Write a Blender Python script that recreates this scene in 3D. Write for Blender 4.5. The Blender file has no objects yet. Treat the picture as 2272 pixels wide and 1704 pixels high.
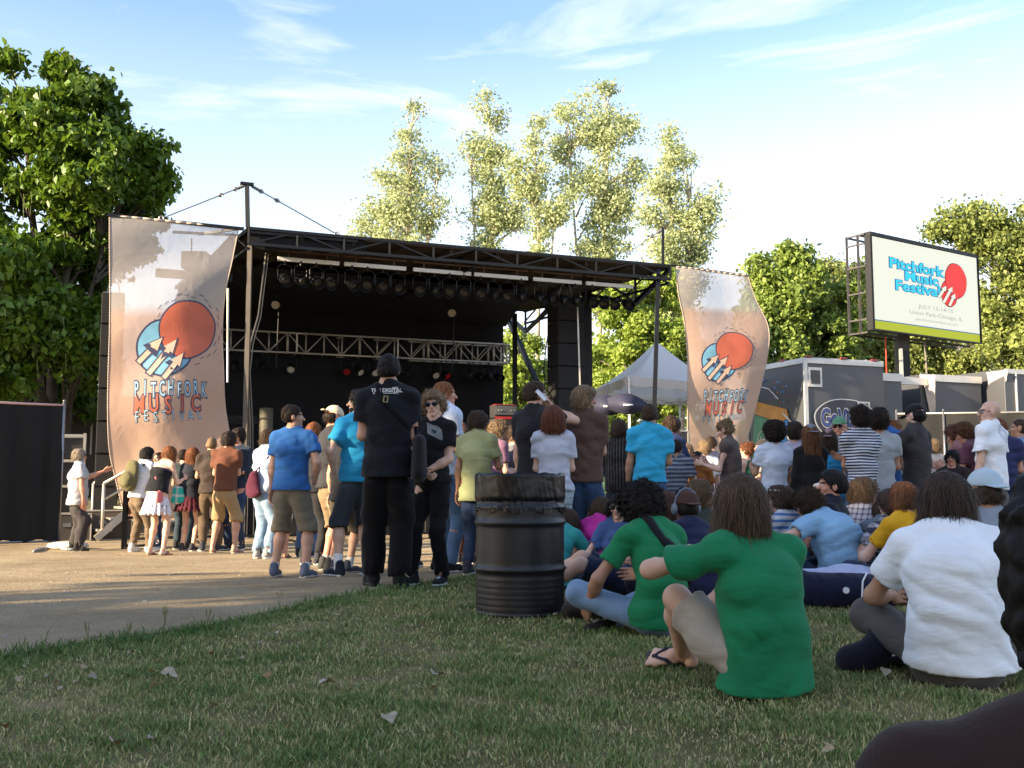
import bpy, math, random
import numpy as np
from mathutils import Vector, Matrix, noise as mnoise
random.seed(7); np.random.seed(7)
scene = bpy.context.scene
COL = scene.collection
R = math.radians
PI = math.pi
# ------------------------------------------------------------------ camera
F = 2272.0; CH = 0.83; PITCH = R(5.7)
cam_data = bpy.data.cameras.new('camera'); cam = bpy.data.objects.new('camera', cam_data); COL.objects.link(cam)
cam_data.sensor_width = 36; cam_data.lens = 36.0; cam_data.clip_end = 2000; cam_data.clip_start = 0.05
cam.location = (0, 0, CH); cam.rotation_euler = (R(90) + PITCH, 0, 0)
scene.camera = cam
# ------------------------------------------------------------------ light and exposure
SUN_EL = 19.0
SUN_AZ = (-0.86, -0.51)          # horizontal direction towards the sun
_l = math.hypot(*SUN_AZ); SUN_AZ = (SUN_AZ[0] / _l, SUN_AZ[1] / _l)
world = bpy.data.worlds.new('World'); scene.world = world; world.use_nodes = True
nt = world.node_tree; N = nt.nodes; L = nt.links
for n in list(N): N.remove(n)
wo = N.new('ShaderNodeOutputWorld'); bg = N.new('ShaderNodeBackground')
sky = N.new('ShaderNodeTexSky'); sky.sky_type = 'NISHITA'; sky.sun_disc = False
sky.sun_elevation = R(SUN_EL); sky.sun_rotation = math.atan2(SUN_AZ[0], SUN_AZ[1])
sky.air_density = 1.0; sky.dust_density = 0.7; sky.ozone_density = 3.2
tc = N.new('ShaderNodeTexCoord'); mp = N.new('ShaderNodeMapping')
mp.inputs['Rotation'].default_value = (R(6), R(22), R(0)); mp.inputs['Scale'].default_value = (1.6, 1.6, 8.0)
ns = N.new('ShaderNodeTexNoise'); ns.inputs['Scale'].default_value = 2.3; ns.inputs['Detail'].default_value = 7; ns.inputs['Roughness'].default_value = 0.55; ns.inputs['Distortion'].default_value = 0.6
rp = N.new('ShaderNodeValToRGB'); rp.color_ramp.elements[0].position = 0.48; rp.color_ramp.elements[1].position = 0.78
sx = N.new('ShaderNodeSeparateXYZ'); m1 = N.new('ShaderNodeMapRange'); m1.inputs[1].default_value = -0.45; m1.inputs[2].default_value = 0.35; m1.inputs[3].default_value = 0.62; m1.inputs[4].default_value = 1.0
mul = N.new('ShaderNodeMath'); mul.operation = 'MULTIPLY'
mix = N.new('ShaderNodeMix'); mix.data_type = 'RGBA'; mix.inputs['B'].default_value = (3.1, 3.05, 3.1, 1)
# whitening towards the horizon
hz = N.new('ShaderNodeMapRange'); hz.inputs[1].default_value = 0.10; hz.inputs[2].default_value = 0.42; hz.inputs[3].default_value = 0.95; hz.inputs[4].default_value = 0.0
mx = N.new('ShaderNodeMath'); mx.operation = 'MAXIMUM'
L.new(tc.outputs['Generated'], mp.inputs['Vector']); L.new(mp.outputs[0], ns.inputs['Vector']); L.new(ns.outputs['Fac'], rp.inputs[0])
L.new(tc.outputs['Generated'], sx.inputs[0]); L.new(sx.outputs['X'], m1.inputs[0]); L.new(sx.outputs['Z'], hz.inputs[0])
L.new(rp.outputs[0], mul.inputs[0]); L.new(m1.outputs[0], mul.inputs[1])
hm = N.new('ShaderNodeMath'); hm.operation = 'MULTIPLY'; L.new(hz.outputs[0], hm.inputs[0]); L.new(m1.outputs[0], hm.inputs[1])
L.new(mul.outputs[0], mx.inputs[0]); L.new(hm.outputs[0], mx.inputs[1])
tint = N.new('ShaderNodeMix'); tint.data_type = 'RGBA'; tint.blend_type = 'MULTIPLY'; tint.inputs['Factor'].default_value = 1; tint.inputs['B'].default_value = (0.95, 0.84, 0.77, 1)
L.new(sky.outputs[0], tint.inputs['A']); L.new(tint.outputs['Result'], mix.inputs['A']); L.new(mx.outputs[0], mix.inputs['Factor'])
L.new(mix.outputs['Result'], bg.inputs['Color']); bg.inputs['Strength'].default_value = 0.15
L.new(bg.outputs[0], wo.inputs['Surface'])
sd = bpy.data.lights.new('sun', 'SUN'); sd.energy = 5.0; sd.angle = R(0.6); sd.color = (1.0, 0.80, 0.54)
sun = bpy.data.objects.new('sun', sd); COL.objects.link(sun); sun.location = (-30, -20, 30)
_sv = Vector((SUN_AZ[0] * math.cos(R(SUN_EL)), SUN_AZ[1] * math.cos(R(SUN_EL)), math.sin(R(SUN_EL))))
sun.rotation_euler = _sv.to_track_quat('Z', 'Y').to_euler()
scene.view_settings.view_transform = 'Standard'; scene.view_settings.look = 'None'
scene.view_settings.exposure = 1.80; scene.view_settings.gamma = 1.0
scene.cycles.max_bounces = 8; scene.cycles.transparent_max_bounces = 24; scene.cycles.diffuse_bounces = 3
scene.cycles.sample_clamp_indirect = 6
# ------------------------------------------------------------------ geometry helpers
def ray(px, py):
    x = (px - 1136) / F; v = (852 - py) / F; c, s = math.cos(PITCH), math.sin(PITCH)
    return Vector((x, c - v * s, s + v * c))
def at(px, py, d):
    """point on the pixel's ray at world y = d"""
    r = ray(px, py); return Vector((0, 0, CH)) + r * (d / r.y)
def onplane(px, py, p, n):
    r = ray(px, py); o = Vector((0, 0, CH)); n = Vector(n)
    return o + r * ((Vector(p) - o).dot(n) / r.dot(n))
def gz(y): return -0.17 * min(1.0, max(0.0, (y - 7.5) / 8.5))
def gpt(px, py):
    d = 5.0
    for i in range(30):
        p = at(px, py, d); err = p.z - gz(d)
        r = ray(px, py); d = max(0.5, min(80, d - 0.7 * err / (r.z / r.y)))
    return at(px, py, d)
def ellipse2(cx, cy, rx, ry, n=40):
    return [(cx + rx * math.cos(2 * PI * i / n), cy + ry * math.sin(2 * PI * i / n)) for i in range(n)]

def np_mesh(name, V, Q, smooth=True, mats=None, mi=None):
    me = bpy.data.meshes.new(name); V = np.asarray(V, np.float32); Q = np.asarray(Q, np.int32)
    k = Q.shape[1]
    me.vertices.add(len(V)); me.vertices.foreach_set('co', V.ravel())
    me.loops.add(Q.size); me.loops.foreach_set('vertex_index', Q.ravel())
    me.polygons.add(len(Q)); me.polygons.foreach_set('loop_start', np.arange(0, Q.size, k, dtype=np.int32))
    if smooth: me.polygons.foreach_set('use_smooth', np.ones(len(Q), bool))
    for m in (mats or []): me.materials.append(m)
    if mi is not None: me.polygons.foreach_set('material_index', np.asarray(mi, np.int32))
    me.update(calc_edges=True)
    return me
class MB:
    """collects simple shapes, then links them as ONE mesh object"""
    def __init__(s): s.v = []; s.f = []; s.m = []; s.cm = 0
    def add(s, vs, fs):
        b = len(s.v); s.v += [tuple(v) for v in vs]; s.f += [tuple(b + i for i in f) for f in fs]; s.m += [s.cm] * len(fs)
    def box(s, c, size, rot=0.0, ax=None):
        hx, hy, hz = [q / 2 for q in size]; M = ax if ax is not None else Matrix.Rotation(rot, 3, 'Z')
        vs = [Vector(c) + M @ Vector((x, y, z)) for x in (-hx, hx) for y in (-hy, hy) for z in (-hz, hz)]
        s.add(vs, [(0, 1, 3, 2), (4, 6, 7, 5), (0, 4, 5, 1), (2, 3, 7, 6), (0, 2, 6, 4), (1, 5, 7, 3)])
    def tube(s, a, b, r, r2=None, n=8, caps=True):
        a = Vector(a); b = Vector(b); r2 = r if r2 is None else r2; d = (b - a)
        if d.length < 1e-6: return
        d.normalize(); u = d.orthogonal().normalized(); w = d.cross(u)
        vs = [a + (u * math.cos(2 * PI * i / n) + w * math.sin(2 * PI * i / n)) * r for i in range(n)] + \
             [b + (u * math.cos(2 * PI * i / n) + w * math.sin(2 * PI * i / n)) * r2 for i in range(n)]
        fs = [(i, (i + 1) % n, n + (i + 1) % n, n + i) for i in range(n)]
        if caps: fs += [tuple(range(n))[::-1], tuple(range(n, 2 * n))]
        s.add(vs, fs)
    def bar(s, a, b, w, h=None):
        a = Vector(a); b = Vector(b); h = w if h is None else h; d = b - a; ln = d.length; d.normalize()
        up = Vector((0, 0, 1)) if abs(d.z) < 0.95 else Vector((0, 1, 0))
        x = d.cross(up).normalized(); z = x.cross(d)
        s.box((a + b) / 2, (w, ln, h), ax=Matrix((x, d, z)).transposed())
    def path(s, pts, r, n=6):
        for i in range(len(pts) - 1): s.tube(pts[i], pts[i + 1], r, r, n)
    def lathe(s, c, prof, n=32):
        c = Vector(c); vs = []
        for (r, z) in prof:
            for i in range(n): vs.append(c + Vector((r * math.cos(2 * PI * i / n), r * math.sin(2 * PI * i / n), z)))
        fs = [(j * n + i, j * n + (i + 1) % n, (j + 1) * n + (i + 1) % n, (j + 1) * n + i) for j in range(len(prof) - 1) for i in range(n)]
        s.add(vs, fs)
    def ring(s, c, r, t, ax=(0, 0, 1), n=20):
        q = Vector(ax).to_track_quat('Z', 'Y'); pts = [Vector(c) + q @ Vector((r * math.cos(2 * PI * i / n), r * math.sin(2 * PI * i / n), 0)) for i in range(n + 1)]
        s.path(pts, t, 6)
    def build(s, name, mat, parent=None, smooth=False, bevel=0):
        me = bpy.data.meshes.new(name); me.from_pydata(s.v, [], s.f)
        for m in (mat if isinstance(mat, (list, tuple)) else [mat]): me.materials.append(m)
        me.polygons.foreach_set('material_index', s.m)
        if smooth: me.polygons.foreach_set('use_smooth', [True] * len(me.polygons))
        me.update(); o = bpy.data.objects.new(name, me); COL.objects.link(o)
        if parent: o.parent = parent
        if bevel:
            b = o.modifiers.new('bevel', 'BEVEL'); b.width = bevel; b.segments = 2; b.limit_method = 'ANGLE'
        return o
def link(name, me, parent=None):
    o = bpy.data.objects.new(name, me); COL.objects.link(o)
    if parent: o.parent = parent
    return o
def tag(o, label, cat, group=None, kind=None):
    if label: o['label'] = label
    if cat: o['category'] = cat
    if group: o['group'] = group
    if kind: o['kind'] = kind
    return o
def empty(name, loc, rz=0.0, label=None, cat=None, group=None):
    o = bpy.data.objects.new(name, None); COL.objects.link(o); o.location = loc; o.rotation_euler = (0, 0, rz); o.empty_display_size = 0.2
    tag(o, label, cat, group); return o
def copy_tree(o, loc=None, rz=None, label=None, scale=None):
    c = o.copy(); COL.objects.link(c)
    for ch in [x for x in COL.objects if x.parent == o]:
        d = ch.copy(); COL.objects.link(d); d.parent = c
        for g in [x for x in COL.objects if x.parent == ch]:
            e = g.copy(); COL.objects.link(e); e.parent = d
    if loc is not None: c.location = loc
    if rz is not None: c.rotation_euler = (0, 0, rz)
    if scale is not None: c.scale = scale
    if label: c['label'] = label
    return c
# ------------------------------------------------------------------ materials
_mc = {}
def srgb(h):
    h = h.lstrip('#'); c = [int(h[i:i + 2], 16) / 255 for i in (0, 2, 4)]
    return tuple(((x / 12.92) if x <= 0.04045 else ((x + 0.055) / 1.055) ** 2.4) for x in c)
def newmat(name):
    m = bpy.data.materials.new(name); m.use_nodes = True
    return m, m.node_tree.nodes, m.node_tree.links, m.node_tree.nodes['Principled BSDF']
def mat(name, col, rough=0.6, metal=0.0, bump=0.0, bscale=20, var=0.15, vscale=3.0, spec=0.5, emit=0):
    key = (name, col, rough, metal, bump, bscale, var, vscale, emit)
    if key in _mc: return _mc[key]
    m, n, l, b = newmat(name)
    b.inputs['Roughness'].default_value = rough; b.inputs['Metallic'].default_value = metal; b.inputs['Specular IOR Level'].default_value = spec
    t = n.new('ShaderNodeTexCoord'); nz = n.new('ShaderNodeTexNoise'); nz.inputs['Scale'].default_value = vscale; nz.inputs['Detail'].default_value = 5
    l.new(t.outputs['Object'], nz.inputs['Vector'])
    r = n.new('ShaderNodeValToRGB'); r.color_ramp.elements[0].position = 0.3; r.color_ramp.elements[1].position = 0.7
    r.color_ramp.elements[0].color = tuple(c * (1 - var) for c in col) + (1,); r.color_ramp.elements[1].color = tuple(min(1, c * (1 + var)) for c in col) + (1,)
    l.new(nz.outputs['Fac'], r.inputs[0]); l.new(r.outputs[0], b.inputs['Base Color'])
    if emit:
        l.new(r.outputs[0], b.inputs['Emission Color']); b.inputs['Emission Strength'].default_value = emit
    if bump:
        n2 = n.new('ShaderNodeTexNoise'); n2.inputs['Scale'].default_value = bscale; n2.inputs['Detail'].default_value = 6
        l.new(t.outputs['Object'], n2.inputs['Vector']); bp = n.new('ShaderNodeBump'); bp.inputs['Strength'].default_value = bump; bp.inputs['Distance'].default_value = 0.02
        l.new(n2.outputs['Fac'], bp.inputs['Height']); l.new(bp.outputs[0], b.inputs['Normal'])
    _mc[key] = m; return m
def cloth(col, pattern=None, col2=None, period=0.04, denim=False, duty=0.5, crease=1.0):
    key = ('cloth', col, pattern, col2, period, denim, duty, crease)
    if key in _mc: return _mc[key]
    m, n, l, b = newmat('fabric'); b.inputs['Roughness'].default_value = 0.85; b.inputs['Specular IOR Level'].default_value = 0.15
    b.inputs['Sheen Weight'].default_value = 0.08
    t = n.new('ShaderNodeTexCoord')
    nz = n.new('ShaderNodeTexNoise'); nz.inputs['Scale'].default_value = 5.0; nz.inputs['Detail'].default_value = 6; l.new(t.outputs['Object'], nz.inputs['Vector'])
    v = 0.22 if denim else 0.10
    mr = n.new('ShaderNodeMapRange'); mr.inputs[1].default_value = 0.3; mr.inputs[2].default_value = 0.7; mr.inputs[3].default_value = 1 - v; mr.inputs[4].default_value = 1 + v
    l.new(nz.outputs['Fac'], mr.inputs[0])
    base = n.new('ShaderNodeMix'); base.data_type = 'RGBA'; base.inputs['A'].default_value = col + (1,); base.inputs['B'].default_value = (col2 or col) + (1,); base.inputs['Factor'].default_value = 0
    if pattern:
        sp = n.new('ShaderNodeSeparateXYZ')
        dz = n.new('ShaderNodeTexNoise'); dz.inputs['Scale'].default_value = 4; l.new(t.outputs['Object'], dz.inputs['Vector'])
        va = n.new('ShaderNodeVectorMath'); va.operation = 'MULTIPLY_ADD'; va.inputs[1].default_value = (0.03, 0.03, 0.03)
        l.new(dz.outputs['Color'], va.inputs[0]); l.new(t.outputs['Object'], va.inputs[2]); l.new(va.outputs[0], sp.inputs[0])
        def stripe(out, per, du):
            a = n.new('ShaderNodeMath'); a.operation = 'DIVIDE'; a.inputs[1].default_value = per; l.new(out, a.inputs[0])
            f = n.new('ShaderNodeMath'); f.operation = 'FRACT'; l.new(a.outputs[0], f.inputs[0])
            g = n.new('ShaderNodeMath'); g.operation = 'LESS_THAN'; g.inputs[1].default_value = du; l.new(f.outputs[0], g.inputs[0]); return g.outputs[0]
        if pattern == 'h': fac = stripe(sp.outputs['Z'], period, duty)
        elif pattern == 'v': fac = stripe(sp.outputs['X'], period, duty)
        elif pattern == 'plaid':
            a = stripe(sp.outputs['Z'], period, duty); c = stripe(sp.outputs['X'], period, duty)
            mm = n.new('ShaderNodeMath'); mm.operation = 'ADD'; l.new(a, mm.inputs[0]); l.new(c, mm.inputs[1])
            m3 = n.new('ShaderNodeMath'); m3.operation = 'MULTIPLY'; m3.inputs[1].default_value = 0.5; l.new(mm.outputs[0], m3.inputs[0]); fac = m3.outputs[0]
        elif pattern == 'spots':
            vo = n.new('ShaderNodeTexVoronoi'); vo.inputs['Scale'].default_value = 1 / period; l.new(t.outputs['Object'], vo.inputs['Vector'])
            g = n.new('ShaderNodeMath'); g.operation = 'LESS_THAN'; g.inputs[1].default_value = duty; l.new(vo.outputs['Distance'], g.inputs[0]); fac = g.outputs[0]
        l.new(fac, base.inputs['Factor'])
    hs = n.new('ShaderNodeHueSaturation'); l.new(base.outputs['Result'], hs.inputs['Color']); l.new(mr.outputs[0], hs.inputs['Value']); l.new(hs.outputs[0], b.inputs['Base Color'])
    # weave + creases
    w = n.new('ShaderNodeTexNoise'); w.inputs['Scale'].default_value = 160; w.inputs['Detail'].default_value = 3; l.new(t.outputs['Object'], w.inputs['Vector'])
    mp = n.new('ShaderNodeMapping'); mp.inputs['Scale'].default_value = (5, 5, 13) if not denim else (8, 8, 11); mp.inputs['Rotation'].default_value = (0.25, 0.5, 0.2); l.new(t.outputs['Object'], mp.inputs['Vector'])
    c = n.new('ShaderNodeTexNoise'); c.inputs['Scale'].default_value = 1.0; c.inputs['Detail'].default_value = 2; c.inputs['Distortion'].default_value = 0.5; l.new(mp.outputs[0], c.inputs['Vector'])
    b1 = n.new('ShaderNodeBump'); b1.inputs['Strength'].default_value = 0.35; b1.inputs['Distance'].default_value = 0.003; l.new(w.outputs['Fac'], b1.inputs['Height'])
    b2 = n.new('ShaderNodeBump'); b2.inputs['Strength'].default_value = 0.5 * crease; b2.inputs['Distance'].default_value = 0.03; l.new(c.outputs['Fac'], b2.inputs['Height']); l.new(b1.outputs[0], b2.inputs['Normal'])
    l.new(b2.outputs[0], b.inputs['Normal'])
    _mc[key] = m; return m
def skinmat(col):
    key = ('skin', col)
    if key in _mc: return _mc[key]
    m, n, l, b = newmat('skin'); b.inputs['Roughness'].default_value = 0.52; b.inputs['Specular IOR Level'].default_value = 0.35
    t = n.new('ShaderNodeTexCoord'); nz = n.new('ShaderNodeTexNoise'); nz.inputs['Scale'].default_value = 9; nz.inputs['Detail'].default_value = 5; l.new(t.outputs['Object'], nz.inputs['Vector'])
    r = n.new('ShaderNodeValToRGB'); r.color_ramp.elements[0].position = 0.35; r.color_ramp.elements[1].position = 0.65
    r.color_ramp.elements[0].color = (col[0] * 0.92, col[1] * 0.82, col[2] * 0.80, 1); r.color_ramp.elements[1].color = (min(1, col[0] * 1.06), col[1] * 1.06, col[2] * 1.06, 1)
    l.new(nz.outputs['Fac'], r.inputs[0]); l.new(r.outputs[0], b.inputs['Base Color'])
    b.inputs['Subsurface Weight'].default_value = 0.06; b.inputs['Subsurface Radius'].default_value = (0.02, 0.008, 0.004); b.inputs['Subsurface Scale'].default_value = 0.5
    n2 = n.new('ShaderNodeTexNoise'); n2.inputs['Scale'].default_value = 90; l.new(t.outputs['Object'], n2.inputs['Vector']); bp = n.new('ShaderNodeBump'); bp.inputs['Strength'].default_value = 0.15; bp.inputs['Distance'].default_value = 0.004
    l.new(n2.outputs['Fac'], bp.inputs['Height']); l.new(bp.outputs[0], b.inputs['Normal'])
    _mc[key] = m; return m
def hairmat(col):
    key = ('hair', col)
    if key in _mc: return _mc[key]
    m, n, l, b = newmat('hair'); b.inputs['Roughness'].default_value = 0.6; b.inputs['Specular IOR Level'].default_value = 0.18
    t = n.new('ShaderNodeTexCoord'); mp = n.new('ShaderNodeMapping'); mp.inputs['Scale'].default_value = (55, 55, 8); l.new(t.outputs['Object'], mp.inputs['Vector'])
    nz = n.new('ShaderNodeTexNoise'); nz.inputs['Scale'].default_value = 1; nz.inputs['Detail'].default_value = 3; l.new(mp.outputs[0], nz.inputs['Vector'])
    at_ = n.new('ShaderNodeAttribute'); at_.attribute_name = 'rnd'
    ad = n.new('ShaderNodeMath'); ad.operation = 'ADD'; l.new(nz.outputs['Fac'], ad.inputs[0]); l.new(at_.outputs['Fac'], ad.inputs[1])
    r = n.new('ShaderNodeValToRGB'); r.color_ramp.elements[0].position = 0.3; r.color_ramp.elements[1].position = 1.1
    r.color_ramp.elements[0].color = tuple(c * 0.42 for c in col) + (1,); r.color_ramp.elements[1].color = tuple(min(1, c * 1.6) for c in col) + (1,)
    l.new(ad.outputs[0], r.inputs[0]); l.new(r.outputs[0], b.inputs['Base Color'])
    bp = n.new('ShaderNodeBump'); bp.inputs['Strength'].default_value = 0.6; bp.inputs['Distance'].default_value = 0.01; l.new(nz.outputs['Fac'], bp.inputs['Height']); l.new(bp.outputs[0], b.inputs['Normal'])
    _mc[key] = m; return m
def leafmat(name, c1, c2, trans=0.35, rough=0.5):
    m, n, l, b = newmat(name); b.inputs['Roughness'].default_value = rough; b.inputs['Specular IOR Level'].default_value = 0.35
    a = n.new('ShaderNodeAttribute'); a.attribute_name = 'rnd'
    t = n.new('ShaderNodeTexCoord'); nz = n.new('ShaderNodeTexNoise'); nz.inputs['Scale'].default_value = 0.7; nz.inputs['Detail'].default_value = 3; l.new(t.outputs['Object'], nz.inputs['Vector'])
    ad = n.new('ShaderNodeMath'); ad.operation = 'ADD'; l.new(a.outputs['Fac'], ad.inputs[0]); l.new(nz.outputs['Fac'], ad.inputs[1])
    r = n.new('ShaderNodeValToRGB'); r.color_ramp.elements[0].position = 0.35; r.color_ramp.elements[1].position = 1.1
    r.color_ramp.elements[0].color = c1 + (1,); r.color_ramp.elements[1].color = c2 + (1,)
    l.new(ad.outputs[0], r.inputs[0]); l.new(r.outputs[0], b.inputs['Base Color'])
    tr = n.new('ShaderNodeBsdfTranslucent'); hs = n.new('ShaderNodeHueSaturation'); hs.inputs['Value'].default_value = 1.5; hs.inputs['Hue'].default_value = 0.485; l.new(r.outputs[0], hs.inputs['Color']); l.new(hs.outputs[0], tr.inputs['Color'])
    mx = n.new('ShaderNodeMixShader'); mx.inputs[0].default_value = trans; l.new(b.outputs[0], mx.inputs[1]); l.new(tr.outputs[0], mx.inputs[2])
    l.new(mx.outputs[0], n['Material Output'].inputs['Surface']); return m
BLACK = (0.005, 0.005, 0.006)
M_black = mat('black_metal', BLACK, 0.45, 0.3, 0.1, 40)
M_blackcloth = mat('black_scrim', (0.004, 0.004, 0.0045), 0.9, 0, 0.4, 6, 0.3, 1.5)
M_alu = mat('aluminium', (0.52, 0.48, 0.41), 0.45, 0.6, 0.05, 60)
M_steel = mat('steel', (0.25, 0.25, 0.26), 0.4, 0.8)
M_white = mat('white_paint', (0.75, 0.75, 0.73), 0.5, 0, 0.05, 30, 0.06)
M_rubber = mat('rubber', (0.02, 0.02, 0.02), 0.8)
# ------------------------------------------------------------------ text and flat art
def text_poly(s, size=1.0, bold=0.0, xscale=1.0):
    cu = bpy.data.curves.new('lettering', 'FONT'); cu.body = s; cu.size = size; cu.align_x = 'CENTER'; cu.align_y = 'CENTER'; cu.offset = bold; cu.resolution_u = 3
    o = bpy.data.objects.new('lettering', cu); COL.objects.link(o); dg = bpy.context.evaluated_depsgraph_get()
    me = bpy.data.meshes.new_from_object(o.evaluated_get(dg)); v = [(p.co.x * xscale, p.co.y) for p in me.vertices]; f = [tuple(p.vertices) for p in me.polygons]
    bpy.data.objects.remove(o); bpy.data.meshes.remove(me); return v, f
class Art:
    """2-D shapes mapped onto a surface function fn(u, v, lift)"""
    def __init__(s, fn): s.fn = fn; s.v = []; s.f = []; s.m = []
    def add(s, vs, fs, lift, mi):
        b = len(s.v); s.v += [tuple(s.fn(u, v, lift)) for (u, v) in vs]; s.f += [tuple(b + i for i in f) for f in fs]; s.m += [mi] * len(fs)
    def text(s, t, cx, cy, size, lift, mi, bold=0, xs=1.0, rot=0.0):
        v, f = text_poly(t, size, bold, xs); c, q = math.cos(rot), math.sin(rot)
        s.add([(cx + a * c - b * q, cy + a * q + b * c) for a, b in v], f, lift, mi)
    def disc(s, cx, cy, r, lift, mi, ry=None, n=36, rings=4, r0=0.0):
        ry = ry or r; vs = []; fs = []
        for j in range(rings + 1):
            k = r0 + (1 - r0) * j / rings
            for i in range(n): a = 2 * PI * i / n; w = 1 + 0.012 * math.sin(3 * a + 1) + 0.008 * math.sin(7 * a); vs.append((cx + r * k * w * math.cos(a), cy + ry * k * w * math.sin(a)))
        for j in range(rings):
            for i in range(n): fs.append((j * n + i, (j + 1) * n + i, (j + 1) * n + (i + 1) % n, j * n + (i + 1) % n))
        s.add(vs, fs, lift, mi)
    def stroke(s, pts, w, lift, mi):
        for i in range(len(pts) - 1):
            (x0, y0), (x1, y1) = pts[i], pts[i + 1]; dx, dy = x1 - x0, y1 - y0; l = math.hypot(dx, dy) or 1e-6; nx, ny = -dy / l * w / 2, dx / l * w / 2; ex, ey = dx / l * w * .3, dy / l * w * .3
            s.add([(x0 + nx - ex, y0 + ny - ey), (x0 - nx - ex, y0 - ny - ey), (x1 - nx + ex, y1 - ny + ey), (x1 + nx + ex, y1 + ny + ey)], [(0, 1, 2, 3)], lift, mi)
    def poly(s, pts, lift, mi): s.add(pts, [tuple(range(len(pts)))], lift, mi)
    def arrow(s, x0, y0, x1, y1, w, lift, mi, head=2.6):
        dx, dy = x1 - x0, y1 - y0; l = math.hypot(dx, dy); ux, uy = dx / l, dy / l; nx, ny = -uy, ux; hl = w * head * 1.15
        bx, by = x1 - ux * hl, y1 - uy * hl; h = w / 2; g = w * head / 2
        s.add([(x0 + nx * h, y0 + ny * h), (x0 - nx * h, y0 - ny * h), (bx - nx * h, by - ny * h), (bx + nx * h, by + ny * h)], [(0, 1, 2, 3)], lift, mi)
        s.add([(bx - nx * g, by - ny * g), (x1, y1), (bx + nx * g, by + ny * g)], [(0, 1, 2)], lift, mi)
    def build(s, name, mats, parent=None):
        me = bpy.data.meshes.new(name); me.from_pydata(s.v, [], s.f)
        for m in mats: me.materials.append(m)
        me.polygons.foreach_set('material_index', s.m); me.update(); return link(name, me, parent)
# ================================================================== GROUND
EDGE_PX = [(-500, 1560), (0, 1458), (124, 1438), (249, 1418), (423, 1396), (597, 1359), (771, 1321), (945, 1292), (1054, 1276), (1150, 1252), (1260, 1228)]
EDGE = [gpt(*p) for p in EDGE_PX]
_ey = np.array([p.y for p in EDGE]); _ex = np.array([p.x for p in EDGE])
def edge_x(y):
    """x of the turf edge at depth y (turf to the right of it)"""
    if y < _ey[0]: return _ex[0] - (_ey[0] - y) * 3.0
    if y > _ey[-1]: return _ex[-1] + (y - _ey[-1]) * 0.35
    return float(np.interp(y, _ey, _ex))
def ground_material():
    m, n, l, b = newmat('turf_soil'); b.inputs['Roughness'].default_value = 0.95; b.inputs['Specular IOR Level'].default_value = 0.1
    t = n.new('ShaderNodeTexCoord'); a = n.new('ShaderNodeTexNoise'); a.inputs['Scale'].default_value = 0.9; a.inputs['Detail'].default_value = 8; a.inputs['Roughness'].default_value = 0.7
    l.new(t.outputs['Object'], a.inputs['Vector']); r = n.new('ShaderNodeValToRGB'); r.color_ramp.elements[0].position = 0.38; r.color_ramp.elements[1].position = 0.66
    r.color_ramp.elements[0].color = (0.07, 0.075, 0.022, 1); r.color_ramp.elements[1].color = (0.24, 0.19, 0.095, 1)
    l.new(a.outputs['Fac'], r.inputs[0]); l.new(r.outputs[0], b.inputs['Base Color'])
    n2 = n.new('ShaderNodeTexNoise'); n2.inputs['Scale'].default_value = 45; n2.inputs['Detail'].default_value = 5; l.new(t.outputs['Object'], n2.inputs['Vector'])
    bp = n.new('ShaderNodeBump'); bp.inputs['Strength'].default_value = 0.9; bp.inputs['Distance'].default_value = 0.03; l.new(n2.outputs['Fac'], bp.inputs['Height']); l.new(bp.outputs[0], b.inputs['Normal'])
    return m
def path_material():
    m, n, l, b = newmat('packed_gravel'); b.inputs['Roughness'].default_value = 0.95; b.inputs['Specular IOR Level'].default_value = 0.15
    t = n.new('ShaderNodeTexCoord'); a = n.new('ShaderNodeTexNoise'); a.inputs['Scale'].default_value = 0.8; a.inputs['Detail'].default_value = 9; a.inputs['Roughness'].default_value = 0.72
    l.new(t.outputs['Object'], a.inputs['Vector']); r = n.new('ShaderNodeValToRGB'); r.color_ramp.elements[0].position = 0.32; r.color_ramp.elements[1].position = 0.68
    r.color_ramp.elements[0].color = (0.28, 0.21, 0.125, 1); r.color_ramp.elements[1].color = (0.52, 0.41, 0.26, 1)
    l.new(a.outputs['Fac'], r.inputs[0])
    vo = n.new('ShaderNodeTexVoronoi'); vo.inputs['Scale'].default_value = 70; l.new(t.outputs['Object'], vo.inputs['Vector'])
    mr = n.new('ShaderNodeMapRange'); mr.inputs[1].default_value = 0; mr.inputs[2].default_value = 0.6; mr.inputs[3].default_value = 1.2; mr.inputs[4].default_value = 0.75; l.new(vo.outputs['Distance'], mr.inputs[0])
    hs = n.new('ShaderNodeHueSaturation'); l.new(r.outputs[0], hs.inputs['Color']); l.new(mr.outputs[0], hs.inputs['Value']); l.new(hs.outputs[0], b.inputs['Base Color'])
    n2 = n.new('ShaderNodeTexNoise'); n2.inputs['Scale'].default_value = 14; n2.inputs['Detail'].default_value = 8; n2.inputs['Roughness'].default_value = 0.75; l.new(t.outputs['Object'], n2.inputs['Vector'])
    bp = n.new('ShaderNodeBump'); bp.inputs['Strength'].default_value = 0.8; bp.inputs['Distance'].default_value = 0.05; l.new(n2.outputs['Fac'], bp.inputs['Height'])
    b2 = n.new('ShaderNodeBump'); b2.inputs['Strength'].default_value = 0.5; b2.inputs['Distance'].default_value = 0.01; l.new(vo.outputs['Distance'], b2.inputs['Height']); l.new(bp.outputs[0], b2.inputs['Normal'])
    l.new(b2.outputs[0], b.inputs['Normal']); return m
rows = [-200, -60, -10, 0, 3, 7.5, 16, 40, 120, 900]; V = []; Q = []
for y in rows:
    for x in (-900, -60, 60, 900): V.append((x, y, gz(y)))
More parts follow.
